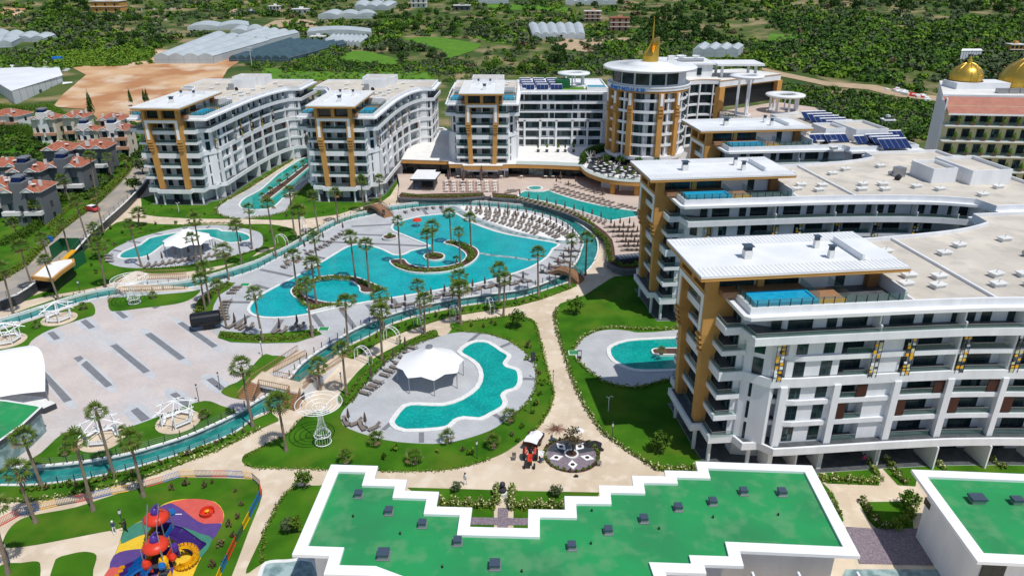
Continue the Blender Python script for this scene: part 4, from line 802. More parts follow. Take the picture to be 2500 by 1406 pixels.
# curved wing right of the tower with the big block and pergolas
r = empty('curved_hotel_wing', (0, 0, 0), 0, 'concave hotel wing between the round tower and the dark glass hall', 'hotel building')
cf = smooth_poly([(47.0, 209.6), (48.6, 214.2), (51.4, 218.0), (55, 220.2), (58.5, 220.6), (61.5, 220.2)], False, 4)
def off(P, d): return [(x+d*.45, y+d*.9) for x, y in P]
q = MB(); q.prism(off(cf, 1.6)+[(61.5, 242), (40, 242), (40, 226)], 0, 26.4, 'white'); q.prism([(46, 226), (50, 224.8), (60, 225.5), (60.5, 241), (46, 241)], 27.6, 31.3, 'white'); q.build('wall', r)
for i in range(7):
    z = 8.35+i*3.05; q = MB(); q.prism(cf+[(61.5, 224), (52, 224), (47, 217)], z-.35, z+.15, 'white'); q.build('balcony_slab', r)
q = MB()
for x, y, dx, dy in along(cf, 4.1, 2.0): q.obox((x, y), (dx, dy), .35, .5, 8, 26.4, 'white')
q.build('frame_post', r)
for i in range(6):
    for x, y, dx, dy in along(off(cf, 1.55), 2.05, .9): win('doorc' if (i % 2) else 'door', x, y, 8.55+i*3.05, dy, -dx, r)
q = MB(); q.prism(off(cf, -.35)+[(62.5, 242.5), (40, 242.5), (42, 212)], 26.4, 27.55, 'white'); q.prism(off(cf, -.42)+[(62.6, 242.6), (40, 242.6), (42, 212)], 27.55, 27.75, 'orange', 'roof_pale'); q.prism([(45.5, 225.5), (50, 224), (60.6, 224.8), (61, 241.5), (45.5, 241.5)], 31.3, 31.7, 'white_roof'); q.build('roof', r)
win('win', 51, 224.9, 28.3, 0, -1, r); win('win', 56, 225.1, 28.3, 0, -1, r)
q = MB()
for x, y, s in ((49, 232, 1), (52, 233, 1.3), (56.5, 233, 1.0)): q.lathe((x, y, 0), [(.1, 31.8), (1.1*s, 32.9), (1.25*s, 33.1)], 'white', 14)
q.tube([(50, 229, 32.2), (58, 229.5, 32.2)], .45, 'steel', 8); q.box(47, 48.6, 228, 229.6, 31.7, 33.4, 'coping'); q.build('roof_equipment', r)
r = empty('glass_hall', (0, 0, 0), 0, 'box-shaped hall with ochre corners and dark glass above the raised terrace', 'hall')
hall = [(61.5, 220.4), (83.2, 234.5), (75, 246), (61.5, 242)]
q = MB(); q.prism(inset(hall, .5), 19.5, 25.6, 'screen_black'); q.build('dark_glass', r)
q = MB()
for c in (hall[0], hall[1]): q.obox(c, (.83, .55), 2.2, 1.8, 8, 25.6, 'orange')
q.obox((72.3, 227.5), (.83, .55), 26, .7, 25.2, 25.6, 'orange'); q.build('corner_pillar', r)
q = MB(); q.prism(inset(hall, -.5), 25.6, 27.3, 'white'); q.prism(inset(hall, -.65), 27.3, 27.5, 'orange', 'roof_pale'); q.build('roof', r)
r = empty('raised_terrace', (0, 0, 0), 0, 'raised white terrace block with glass railing in front of the dark glass hall', 'terrace')
ter = [(61.8, 219.5), (60.8, 213.5), (64, 206), (74, 200.5), (90, 208), (93, 226), (84, 236)]
q = MB(); q.prism(ter, 0, 18.6, 'white', 'terrace'); q.prism(inset(ter, -.6), 16.4, 16.9, 'white'); q.build('wall', r); q = MB(); q.sheet(inset(ter, .2), 18.62, 'terrace'); q.build('floor', r)
q = MB()
for a, c in zip(ter[1:5], ter[2:6]): q.add([(*a, 18.6), (*c, 18.6), (*c, 19.7), (*a, 19.7)], [(0, 1, 2, 3)], 'rail_glass')
for x, y, dx, dy in along(ter[1:6], 1.6): q.box(x-.04, x+.04, y-.04, y+.04, 18.6, 19.75, 'dark')
q.build('glass_railing', r)
def pergola(label, c, z0, zt, rr, legs, lr, inner=.5, lw=.4):
    r = empty('pergola', (*c, z0), 0, label, 'pergola', 'white ring pergolas on the hotel roofs'); h = zt-z0
    q = MB(); q.lathe((0, 0, 0), [(rr*inner, h), (rr*.92, h-.1), (rr, h+.15), (rr*.97, h+.55), (rr*inner*1.05, h+.65), (rr*inner, h+.5), (rr*inner, h)], 'white_roof', 40); q.build('ring_roof', r, smooth=True)
    for i in range(legs):
        a = 2*math.pi*(i+.3)/legs; q = MB(); q.obox((lr*math.cos(a), lr*math.sin(a)), (math.cos(a), math.sin(a)), lw*1.6, lw, 0, h, 'white'); q.build('leg', r)
    q = MB(); q.lathe((0, 0, 0), [(lr+.4, 0), (lr+.4, .5), (lr-.2, .5), (lr-.2, .1)], 'white', 24); q.build('bench_ring', r)
pergola('white ring pergola on the flat roof left of the round tower', (20, 243.5), 22.6, 26.2, 5.3, 6, 3.4)
pergola('white ring pergola on three tall legs in front of the dark glass hall', (66.5, 212.5), 18.62, 29.4, 4.8, 3, 1.9, .55)
pergola('lowest white ring pergola, at the right end of the raised terrace', (80.5, 219), 18.62, 23.2, 5.7, 7, 3.9)
q = MB(); 
for x, y in ((63, 226), (73, 226), (63, 233), (73, 233)): q.box(x-.35, x+.35, y-.35, y+.35, 27.5, 31, 'white')
q.box(61, 75, 224, 235, 31, 31.6, 'white_roof'); q.box(64.5, 71.5, 227, 232, 31.6, 31.62, 'coping'); q.build('canopy', label='square white canopy on the roof behind the tall ring pergola', cat='canopy')
q = MB(); q.box(23.5, 29.8, 233.5, 238.5, 22.7, 23.5, 'coping'); q.box(23.8, 29.5, 233.8, 238.2, 23.5, 23.52, 'pool_blue'); q.build('roof_pool', label='small blue pool on the flat roof beside the round tower', cat='pool')
q = MB(); q.box(14.2, 18.5, 238, 243, 22.6, 25.0, 'net_green'); q.sheet([(14, 232.5), (23, 232.5), (23, 242), (14, 242)], 22.56, 'field'); q.build('green_roof_lounge', label='green carpeted roof lounge with a dark green hut beside the ring pergola', cat='roof lounge')
# solar panels
def solar(x, y, z, ang, nx, label, grp, w_=1.0, l_=2.0, tilt=30, sc_=1.0):
    r = empty('solar_panel', (x, y, z), R(ang), label, 'solar panel', grp); q = MB(); W_ = nx*w_*1.05; c, s = math.cos(R(tilt)), math.sin(R(tilt))
    q.add([(-W_/2, 0, .3), (W_/2, 0, .3), (W_/2, l_*c, .3+l_*s), (-W_/2, l_*c, .3+l_*s), (-W_/2, .04, .22), (W_/2, .04, .22), (W_/2, l_*c+.04, .22+l_*s), (-W_/2, l_*c+.04, .22+l_*s)], [(0, 1, 2, 3), (7, 6, 5, 4), (0, 4, 5, 1), (1, 5, 6, 2), (2, 6, 7, 3), (3, 7, 4, 0)], 'solar')
    for k in range(nx+1): x0 = -W_/2+k*W_/nx; q.add([(x0-.04, 0, .32), (x0+.04, 0, .32), (x0+.04, l_*c, .32+l_*s), (x0-.04, l_*c, .32+l_*s)], [(0, 1, 2, 3)], 'steel')
    q.build('collector', r); q = MB(); q.tube([(-W_/2, l_*c+.1, .3+l_*s), (W_/2, l_*c+.1, .3+l_*s)], .18, 'white', 8); q.box(-W_/2, -W_/2+.08, 0, l_*c+.1, 0, .3, 'steel'); q.box(W_/2-.08, W_/2, 0, l_*c+.1, 0, .3, 'steel'); q.build('rack', r)
    return r
for row in range(4):
    for k in range(3): solar(5.2+k*4.4-.3*row, 234.2+row*4.6, 22.55, 0, 3, ORD[k]+' solar panel from the left, '+ORD[row]+' row, on the central roof', 'solar panels on the window wall roof', 1.15, 2.3)
k = 0
for i in range(13):                      # on the third right wing: rows stepping back along the far edge
    px, py = 1985+i*16.5, 283+i*5.9
    c = G(px+20, py+8, 23); solar(c[0]-1, c[1], 22.68, 8, 5, ORD[i]+' solar panel of the long stepped row on the third right wing', 'solar panels on the third right wing', 1.25, 2.9)
for i, (px, py) in enumerate(((2010, 346), (2048, 346), (2105, 332), (2150, 336), (2120, 350), (2160, 352), (2185, 338))):
    c = G(px, py, 23); solar(c[0], c[1], 22.68, 8, 4, ORD[i]+' solar panel of the loose near group on the third right wing', 'solar panels on the third right wing', 1.2, 2.4)

# ---------------------------------------------------------------- hotel with golden domes
r = empty('domed_hotel', (0, 0, 0), 0, 'cream hotel with planted balconies and golden domes at the right edge', 'hotel building')
bx, by, bz = 92.8, 158.0, 31.2
q = MB(); q.prism([(bx, by), (150, by-6), (150, by+24), (bx+11.5, by+24)], 0, bz-.3, 'cream_wall'); q.prism([(bx-.3, by-.3), (bx+11.2, by+24), (bx+11.5, by+24), (bx, by-.3)], 0, bz+1, 'shed_wall'); q.build('wall', r)
dirx = Vector((57.2, -6)).normalized(); nrm = Vector((-dirx.y, dirx.x))*-1
shr = MB()
for f in range(9):
    z = 1.0+f*3.25
    q = MB(); a = Vector((bx, by)); c = a+dirx*54
    q.obox((a+c)/2+nrm*.8, c-a, 54, 1.7, z-.25, z, 'coping', 'beach')
    for k in range(18):
        p = a+dirx*(1.2+k*3.0)+nrm*1.4
        q.add([tuple((p+dirx*-1.3+nrm*.1).to_3d()+Vector((0, 0, z))), tuple((p+dirx*1.3+nrm*.1).to_3d()+Vector((0, 0, z))), tuple((p+dirx*1.2+nrm*.3).to_3d()+Vector((0, 0, z+.85))), tuple((p-dirx*1.2+nrm*.3).to_3d()+Vector((0, 0, z+.85)))], [(0, 1, 2, 3)], 'rail_glass')
        q.obox(p+dirx*1.5-nrm*.35, dirx, .5, .9, z, z+.8, 'wood_door'); q.lathe((*(p+dirx*1.5), z+.8), [(.42, 0), (.4, .4), (.18, 1.0), (.01, 1.3)], 'leaf_mid', 7)
        if k < 10:
            w_ = a+dirx*(2.2+k*3.0)+nrm*.02; o = win('winc' if (f*3+k) % 4 == 0 else 'win', w_.x, w_.y, z+.1, nrm.x, nrm.y, r); o.scale = (1.15, 1, 1.1)
    q.build('balcony', r)
q = MB(); a = Vector((bx, by)); c = a+dirx*57
q.add([(*(a+nrm*1.9), bz-1.6), (*(c+nrm*1.9), bz-1.6), (*(c-nrm*2.5), bz+1.2), (*(a-nrm*2.5), bz+1.2)], [(0, 1, 2, 3)], 'salmon_tile'); q.add([(*(a+nrm*1.9), bz-1.6), (*(c+nrm*1.9), bz-1.6), (*(c+nrm*1.9), bz-2.0), (*(a+nrm*1.9), bz-2.0)], [(0, 1, 2, 3)], 'white'); q.build('tiled_eave', r)
q = MB(); q.prism([(bx+.5, by+3), (150, by-2), (150, by+24), (bx+11, by+24)], bz+.3, bz+1.5, 'white', 'roof_pale'); q.box(100, 112, 168, 174, bz+1.5, bz+2.9, 'white'); q.box(120, 150, 160, 178, bz+1.5, bz+2.4, 'white'); q.build('roof', r)
def dome(c, R0, z0):
    q = MB(); prof = [(R0*math.cos(t)*1.0*(1.06 if .15 < t < .8 else 1), z0+R0*1.15*math.sin(t)) for t in [k*math.pi/2/12 for k in range(12)]]+[(R0*.12, z0+R0*1.17), (R0*.17, z0+R0*1.3), (R0*.06, z0+R0*1.42), (R0*.1, z0+R0*1.5), (.03, z0+R0*1.6), (.02, z0+R0*2.2)]
    q.lathe((*c, 0), prof, 'gold', 36); o = q.build('dome', r, smooth=True)
    b = MB()
    for i in range(14):
        a = 2*math.pi*i/14; b.tube([(c[0]+math.cos(a)*(p[0]+.03), c[1]+math.sin(a)*(p[0]+.03), p[1]) for p in prof[:12]], .06, 'gold', 4)
    b.lathe((*c, 0), [(R0*1.08, z0-.5), (R0*1.08, z0), (R0*.95, z0+.05)], 'brown', 36); b.build('rib', o)
dome((104.0, 172.0), 3.35, bz+3.0); dome((118.6, 172.5), 5.6, bz+1.6)
q = MB()
for k in range(5): q.obox((107+k*2.4, 162.8), (1, -.1), 2.1, 1.4, bz+1.6, bz+2.5, 'steel')
q.build('water_heater', r)

# ---------------------------------------------------------------- green-roofed villas in the foreground
def green_villa(label, P, zt, z0=0.0, wn=()):
    r = empty('green_roof_building', (0, 0, 0), 0, label, 'building', 'white buildings with green flat roofs')
    inn = inset(P, 1.15); body = inset(P, 1.5)
    q = MB(); q.prism(body, z0, zt-.6, 'white'); q.build('wall', r)
    q = MB(); n = len(P)
    for i in range(n):
        j = (i+1) % n; a, c, e, f = P[i], P[j], inn[i], inn[j]
        q.add([(*a, zt-.35), (*c, zt-.35), (*c, zt), (*a, zt), (*e, zt-.35), (*f, zt-.35), (*f, zt), (*e, zt)], [(0, 1, 2, 3), (3, 2, 6, 7), (7, 6, 5, 4), (4, 5, 1, 0)], 'white_plain')
    q.build('parapet', r); q = MB(); q.sheet(inset(P, 1.0), zt-.28, 'green_roof'); q.build('roof_surface', r)
    return r, body
GA = [(808.2, 1133), (923, 1136.6), (914.4, 1167.6), (993.8, 1170), (988.6, 1197), (1071.8, 1199.6), (1065.4, 1235.5), (1153, 1238), (1147, 1285), (1289, 1288.7), (1290, 1242), (1379.5, 1243.6), (1378, 1210), (1464, 1211), (1462, 1183.7), (1546, 1185.5), (1542.6, 1160.7), (1625, 1162), (1622, 1147.4), (1704, 1149.7), (1697.7, 1125.4), (1982.4, 1135.6), (2100.7, 1357), (1806, 1344), (1816, 1380.6), (1719, 1377.6), (1725, 1399), (1624, 1395.5), (1640, 1440), (1000, 1440), (905, 1404), (790, 1401), (804, 1356), (712.7, 1352.7)]
r, body = green_villa('large white building with a stepped green roof filling the foreground', GL(GA, 8), 8)
for i, (px, py, s) in enumerate(((875, 1200, 1), (949, 1241, 1), (1031, 1272, 1), (1117, 1315, 1), (936, 1346, 1.45), (1208, 1372, 1.3), (1396, 1326, 1), (1485, 1288, 1), (1572, 1260, 1), (1656, 1232, 1), (1740, 1218, 1), (1815, 1193, 1), (1909, 1195, 1.1))):
    c = G(px, py+6, 8); q = MB(); w_ = .33*s; q.box(c[0]-w_, c[0]+w_, c[1]-w_, c[1]+w_, 7.74, 8.15, 'steel'); q.box(c[0]-w_-.06, c[0]+w_+.06, c[1]-w_-.06, c[1]+w_+.06, 8.15, 8.35, 'chimney_blue'); q.box(c[0]-w_-.14, c[0]+w_+.14, c[1]-w_-.14, c[1]+w_+.14, 7.74, 7.8, 'steel'); q.build('roof_vent', r)
q = MB()
for px, py in ((862, 1260), (977, 1302), (1080, 1383), (1274, 1394), (1445, 1246), (1443, 1326), (1609, 1290), (1741, 1262), (1900, 1256)):
    c = G(px, py, 7.8); q.lathe((*c, 7.72), [(.09, 0), (.09, .3), (.02, .34)], 'dark', 8)
q.build('drain_pipe', r)
for x, y, k in ((27.5, 49.2, 'door'), (23.0, 49.1, 'door'), (31, 49.3, 'door'), (-15.5, 50.4, 'door'), (20.0, 48.0, 'door'), (16.6, 47.3, 'door')): win(k, x, y+.9, 4.2, 0, -1, r)
q = MB(); q.box(15, 32.4, 47.3, 49.7, 3.6, 3.9, 'coping', 'grey_tile'); 
for x in (22, 26.2, 31.6): q.box(x-.1, x+.1, 47.5, 50.5, 3.9, 7.4, 'white')
q.box(-19, -14, 48.2, 50.2, 3.6, 3.9, 'coping'); q.build('balcony', r); q = MB(); q.add([(15, 47.4, 3.9), (32.4, 47.4, 3.9), (32.4, 47.4, 4.9), (15, 47.4, 4.9)], [(0, 1, 2, 3)], 'rail_glass'); q.build('glass_railing', r)
GB = [(2224.8, 1145.3), (2640, 1162), (2800, 1390), (2386.9, 1369.9)]
r, body = green_villa('white building with a green roof at the lower right corner, cut by the frame', GL(GB, 8), 8)
for i, (px, py, s) in enumerate(((2385, 1213, 1.6), (2482, 1217, 1.1))):
    c = G(px, py+6, 8); q = MB(); w_ = .42*s; q.box(c[0]-w_, c[0]+w_, c[1]-w_*.7, c[1]+w_*.7, 7.74, 8.2, 'steel'); q.box(c[0]-w_-.1, c[0]+w_+.1, c[1]-w_*.7-.1, c[1]+w_*.7+.1, 8.2, 8.42, 'chimney_blue'); q.build('roof_vent', r)
q = MB(); P = GL(GB, 8); d = Vector(P[3])-Vector(P[0]); d.normalize(); n_ = Vector((d.y, -d.x)); a = Vector(body[0])
q.prism([tuple(a+d*4.2-n_*-.05), tuple(a+d*9.8-n_*-.05), tuple(a+d*9.8-n_*.3), tuple(a+d*4.2-n_*.3)] if False else [(P[0][0]+1.44, P[0][1]-9.9), (P[0][0]+1.3, P[0][1]-9.9), (P[0][0]+1.42, P[0][1]-4.3), (P[0][0]+1.56, P[0][1]-4.3)], .2, 6.2, 'screen_black'); q.box(P[0][0]+1.38, P[0][0]+1.6, P[0][1]-3.6, P[0][1]-1.4, 4.6, 5.4, 'screen_black'); q.build('window', r)
win('door', 46, 52.4, 4.2, 0, -1, r); win('door', 51, 52.4, 4.2, 0, -1, r)
q = MB(); bs = smooth_poly(GL([(630, 1406), (640, 1380), (660, 1370), (700, 1368), (770, 1368), (780, 1450), (620, 1450)], .3), True, 2); q.prism(bs, .02, .5, 'coping', bottom=False); q.sheet(inset(bs, .45), .51, 'marble'); q.build('basin', label='white-rimmed tiled basin at the lower left of the green roof', cat='basin')

# ---------------------------------------------------------------- small garden buildings
r = empty('pool_bar', (-24.3, 199.5, ZT), R(-2), 'small grey pool bar with a flat white roof beside the restaurant tables', 'bar')
q = MB(); q.box(-3.0, 2.8, -3.4, 3.6, 0, 2.9, 'dark_grey'); q.build('wall', r); q = MB(); q.prism([(-3.7, -4.2), (3.3, -4.2), (3.9, 3.5), (2.2, 3.7), (2.3, 6.0), (-3.2, 6.0)], 2.9, 3.35, 'dark_grey', 'white_roof'); q.build('roof', r)
q = MB(); q.box(-.6, 2.4, -3.48, -3.38, .9, 2.5, 'screen_black'); q.box(-2.6, -1.5, -3.48, -3.38, 0, 2.2, 'chimney_blue'); q.build('hatch', r)
for k in range(4): q = MB(); q.lathe((.0+k*.6, -4.2, 0), [(.05, 0), (.05, .7), (.2, .72), (.2, .8), (.01, .8)], 'brown', 8); q.build('bar_stool', r)
r = empty('entrance_kiosk', (0, 0, 0), 0, 'dark glass kiosk with an orange-rimmed stepped roof beside the boundary wall', 'kiosk')
kr = GL([(75, 676), (129, 682), (152, 662), (183, 640), (181, 632), (155, 634), (123, 641), (108, 648)], 3.2)
q = MB(); q.prism(inset(kr, .5), 0, 2.6, 'screen_black'); q.build('wall', r); q = MB(); q.prism(kr, 2.6, 3.3, 'orange', 'orange'); q.sheet(inset(kr, .45), 3.31, 'beach'); q.build('roof', r)
e = GL([(128, 634), (155, 612), (200, 612), (212, 640), (180, 662)], 0); q = MB()
for a, c in zip(e, e[1:]): q.add([(*a, .05), (*c, .05), (*c, 3.0), (*a, 3.0)], [(0, 1, 2, 3)], 'net_green')
q.build('mesh_screen', r); q = MB()
for k in range(7):
    a = Vector(G(148+k*5.5, 641-k*3.6, 2.6)); q.box(a.x-.6, a.x+.5, a.y-.4, a.y+.4, 2.4+k*.12, 2.6+k*.12, 'yellow')
q.build('yellow_ladder', r)
# boundary wall along the road
bw = GL([(-60, 790), (0, 760), (48, 742), (76, 724), (130, 682), (180, 644), (225, 590), (275, 544), (310, 512), (350, 470), (366, 446), (372, 425)], 0)
q = MB(); q.wall(bw, 0, 1.9, .25, 'dark_grey'); q.wall(bw, 1.9, 2.05, .4, 'coping'); q.build('boundary_wall', label='long dark boundary wall with white capping beside the road', cat='wall')
q = MB()
for x, y, dx, dy in along(bw, 3.5): q.box(x-.03, x+.03, y-.03, y+.03, 2.05, 3.3, 'fence_dark')
q.wall(bw, 3.2, 3.24, .03, 'steel'); q.build('fence', label='thin wire fence standing on the boundary wall', cat='fence')
# white stage shell and green-roofed stage house at the left edge
r = empty('stage_shell', (0, 0, 0), 0, 'white fabric shell stage with a green roof behind it at the left edge', 'stage')
q = MB(); n = 12; m = 8; A0 = Vector((*G(52, 847, 5.0), 5.0)); A1 = Vector((*G(-120, 900, 5), 5.2)); B0 = Vector((*G(110, 955, 3.2), 3.2)); B1 = Vector((*G(-100, 1000, 3), 3.2))
for i in range(n+1):
    for j in range(m+1):
        s, t = i/n, j/m; p = A0.lerp(B0, s).lerp(A1.lerp(B1, s), t); p.z += 2.6*math.sin(math.pi*s)*(1-.2*t)+.5*math.sin(math.pi*t); p += Vector((1.6*math.sin(math.pi*s), .5*math.sin(math.pi*s), 0))*(1-t); q.v.append(tuple(p))
q.f = [(i*(m+1)+j, i*(m+1)+j+1, (i+1)*(m+1)+j+1, (i+1)*(m+1)+j) for i in range(n) for j in range(m)]; q.m = [q.mi('canvas')]*len(q.f); q.build('fabric_roof', r, smooth=True)
q = MB(); st = GL([(137, 985), (105, 970), (0, 960), (-120, 970), (-120, 1010), (107, 998)], 1.6); q.prism(st, ZI, 1.7, 'dark_grey', 'coping'); q.build('stage_floor', r)
q = MB(); q.tube([(*G(112, 955, 3.2), 3.2), (*G(119, 978, 1.7), 1.7)], .08, 'steel'); q.build('prop', r)
gr = GL([(-120, 965), (20, 978), (97, 990), (104, 994), (60, 1035), (0, 1078), (-120, 1150)], 4.5)
q = MB(); q.prism(inset(gr, .3), ZI, 4.0, 'marble'); q.build('wall', r); q = MB(); q.prism(gr, 4.0, 4.6, 'dark_grey', 'coping'); q.sheet(inset(gr, .35), 4.62, 'green_roof'); q.build('roof', r)
# black cinema cylinder
c = G(507, 802, ZI); r = empty('projector_barrel', (*c, ZI), R(20), 'large black barrel-shaped projector housing beside the plaza', 'projector housing')
q = MB(); pts = [(-2.4, 0, 1.9), (-2.2, 0, 1.9), (2.2, 0, 1.9), (2.4, 0, 1.9)]; q.tube(pts, [1.15, 1.25, 1.25, 1.0], 'screen_black', 20); q.build('barrel', r, smooth=False); q = MB(); q.tube([(-2.42, 0, 1.9), (-2.46, 0, 1.9)], 1.0, 'dark_grey', 20); q.build('lens_cover', r); q = MB(); q.box(-.6, 1.2, -.6, .6, 0, .9, 'dark'); q.build('base', r)
# tents
def tent(label, c, z0, rad, rot, he=2.75, ha=5.5):
    r = empty('membrane_tent', (*c, z0), rot, label, 'tent', 'white membrane tents by the pools'); q = MB(); n = 48; m = 8
    for j in range(m+1):
        t = j/m
        for i in range(n):
            a = 2*math.pi*i/n; k = abs(((i/6) % 1)-.5)*2      # 1 at the eight tips, 0 between
            rr = .42+(rad-.42)*t; rr *= 1-(1-k**1.5)*.12*t; z = ha-(ha-he)*(t**.8)+(.3*(1-k)*t*t); q.v.append((rr*math.cos(a), rr*math.sin(a), z))
    q.f = [(j*n+i, j*n+(i+1) % n, (j+1)*n+(i+1) % n, (j+1)*n+i) for j in range(m) for i in range(n)]; q.m = [q.mi('canvas')]*len(q.f); q.build('membrane', r, smooth=True)
    q = MB(); q.lathe((0, 0, 0), [(.5, ha-.1), (.55, ha+.25), (.01, ha+.35)], 'steel', 16); q.build('cap', r); q = MB(); q.tube([(0, 0, 0), (0, 0, ha)], .14, 'steel', 8); q.build('mast', r)
    for i in range(8):
        a = 2*math.pi*i/8; q = MB(); q.tube([(rad*.97*math.cos(a), rad*.97*math.sin(a), 0), (rad*.97*math.cos(a), rad*.97*math.sin(a), he)], .07, 'steel', 6); q.build('post', r)
tent('nearer white membrane tent beside the wavy kidney-shaped pool', G(1050, 884, 3.0), .06, 5.2, R(12))
tent('farther white membrane tent beside the winding pool on the left', G(457, 584, 3.0), .06, 5.3, R(8))
# gazebos
def gazebo(k, c, rot, label):
    r = empty('gazebo', (*c, ZI), rot, label, 'gazebo', 'white open gazebos round the plaza')
    q = MB(); q.lathe((0, 0, 0), [(2.9, 0), (2.9, .1), (.01, .1)], 'path', 28); q.build('floor', r); pts = [(2.1*math.cos(2*math.pi*i/6), 2.1*math.sin(2*math.pi*i/6)) for i in range(6)]
    for i, p in enumerate(pts): q = MB(); q.box(p[0]-.07, p[0]+.07, p[1]-.07, p[1]+.07, .1, 2.5, 'frame_white'); q.build('post', r)
    q = MB()
    for i in range(6):
        a, b_ = Vector(pts[i]), Vector(pts[(i+1) % 6]); q.tube([(*a, 2.45), (*b_, 2.45)], .07, 'frame_white', 4); q.tube([(a.x*1.45, a.y*1.45, 2.2), (0, 0, 3.4)], .07, 'frame_white', 4); d = (b_-a)
        q.tube([(*(a-d*.35), 2.5), (*(b_+d*.35), 2.5)], .06, 'frame_white', 4)
    q.tube([(0, 0, 3.2), (0, 0, 3.8)], .06, 'frame_white', 6); q.build('roof_frame', r)
    for i in range(6):
        if i == (k+1) % 6: continue
        a, b_ = Vector(pts[i]), Vector(pts[(i+1) % 6]); q = MB(); q.obox((a+b_)/2*.93, b_-a, 1.9, .42, .5, .58, 'frame_white'); d = b_-a
        for t in (.45, .95): q.obox((a+b_)/2, d, 2.0, .06, t, t+.08, 'frame_white')
        for j in range(9): p = a+d*(j+.5)/9; q.obox(p, d, .07, .04, .5, .98, 'frame_white')
        q.build('bench', r)
for k, (px, py, l) in enumerate(((145, 779, 'white gazebo on the grass north of the plaza, second from the left edge'), (18, 833, 'white gazebo at the very left edge beside the stage shell'), (435, 1030, 'white gazebo on the lower grass, nearest to the wooden stairs'), (249, 1072, 'white gazebo on the lower grass behind the tall palm'))): gazebo(k, G(px, py, ZI), .4*k, l)
# wire funnel sculptures
def funnel(c, z0, h, rad, label):
    r = empty('wire_sculpture', (*c, z0), 0, label, 'sculpture', 'white wire funnel sculptures'); q = MB(); prof = [(1.0, .0), (1.05, h*.25), (.7, h*.36), (.38, h*.55), (.34, h*.72), (.5, h*.84), (1.2, h*.9), (rad*.6, h*.95), (rad, h)]
    for i in range(18): a = 2*math.pi*i/18; q.tube([(p*math.cos(a), p*math.sin(a), z) for p, z in prof[:7]], .022, 'frame_white', 3, False)
    for i in range(4): a = math.pi/4+math.pi*i/2; q.tube([(p*math.cos(a), p*math.sin(a), z) for p, z in prof[5:]], .06, 'frame_white', 4, False)
    for rr, z in ((1.05, .3), (1.08, h*.24), (.9, h*.3), (rad*.3, h*.92), (rad*.55, h*.945), (rad*.78, h*.975), (rad, h)): q.tube([(rr*math.cos(t), rr*math.sin(t), z) for t in [2*math.pi*k/36 for k in range(37)]], .055, 'frame_white', 4, False)
    for i in range(48): a = 2*math.pi*i/48; q.tube([(rad*.8*math.cos(a), rad*.8*math.sin(a), h*.975), (rad*math.cos(a), rad*math.sin(a), h)], .012, 'frame_white', 3, False)
    q.build('wire_frame', r)
funnel(G(790, 1083), .05, 6.3, 3.0, 'white wire funnel sculpture on the lawn beside the wooden stairs'); funnel(G(329, 741, ZI), ZI, 5.0, 3.2, 'white wire funnel sculpture at the ramp on the far side of the plaza')
# bridges
def arch_bridge(label, p0, p1, z0, wd=2.6, hh=1.5, steps=9):
    r = empty('footbridge', (0, 0, 0), 0, label, 'footbridge', 'brown wooden footbridges over the channel'); a, c = Vector(p0), Vector(p1); d = (c-a); L = d.length; d.normalize(); n = Vector((-d.y, d.x)); q = MB()
    def zz(t): return z0+hh*min(1, t/.36, (1-t)/.36)
    N = 2*steps+4
    for i in range(N):
        t0, t1 = i/N, (i+1)/N; z = max(zz(t0), zz(t1)); p = a+d*L*(t0+t1)/2; q.obox(p, d, L/N+.05, wd, max(z-.55, z0-.7) if .2 < t0 < .75 else z0-.75, z, 'wood')
    q.build('deck', r)
    for s in (-1, 1):
        q = MB(); top = [(*(a+d*L*t+n*s*wd/2), zz(t)+.95) for t in (0, .18, .36, .64, .82, 1)]; q.tube(top, .07, 'wood', 5); low = [(x, y, z-.8) for x, y, z in top]; q.tube(low, .05, 'wood', 4)
        for i in range(25): t = i/24; p = a+d*L*t+n*s*wd/2; q.box(p.x-.03, p.x+.03, p.y-.03, p.y+.03, zz(t), zz(t)+.95, 'wood' if i % 8 == 0 else 'dark_grey')
        q.build('railing', r)
arch_bridge('wooden footbridge over the channel at the top of the main pool deck', G(898, 512, 0), G(950, 530, ZI), ZI, 2.6)
arch_bridge('wooden footbridge over the channel at the right end of the main pool deck', G(1342, 662, ZI), G(1418, 690, 0), .5, 2.6)
r = empty('ramp_bridge', (0, 0, 0), 0, 'wide ramp bridge with two wooden stairs across the channel by the plaza', 'footbridge'); zb = 2.1
def ramp(q, px4, zs, m='path'):           # px4 with individual heights -> sloped slab with sides
    P = [(*G(px, py, z), z) for (px, py), z in zip(px4, zs)]; n = len(P); k = len(q.v); q.v += P+[(x, y, 0.0) for x, y, z in P]; i = q.mi(m)
    q.f.append(tuple(k+j for j in range(n))); q.m.append(i)
    for j in range(n): q.f.append((k+j, k+(j+1) % n, k+n+(j+1) % n, k+n+j)); q.m.append(q.mi('white'))
q = MB(); q.prism(GL([(612, 931), (640, 905), (669, 918), (731, 932), (742, 950), (733, 959), (708, 955), (645, 943), (633, 940)], zb), zb-.35, zb, 'white', 'path'); q.build('platform', r)
q = MB(); ramp(q, [(612, 931), (669, 909), (760, 863), (728, 854)], [zb, zb, ZI+.01, ZI+.01]); ramp(q, [(731, 932), (742, 950), (840, 880), (822, 864)], [zb, zb, .02, .02]); q.build('ramp', r)
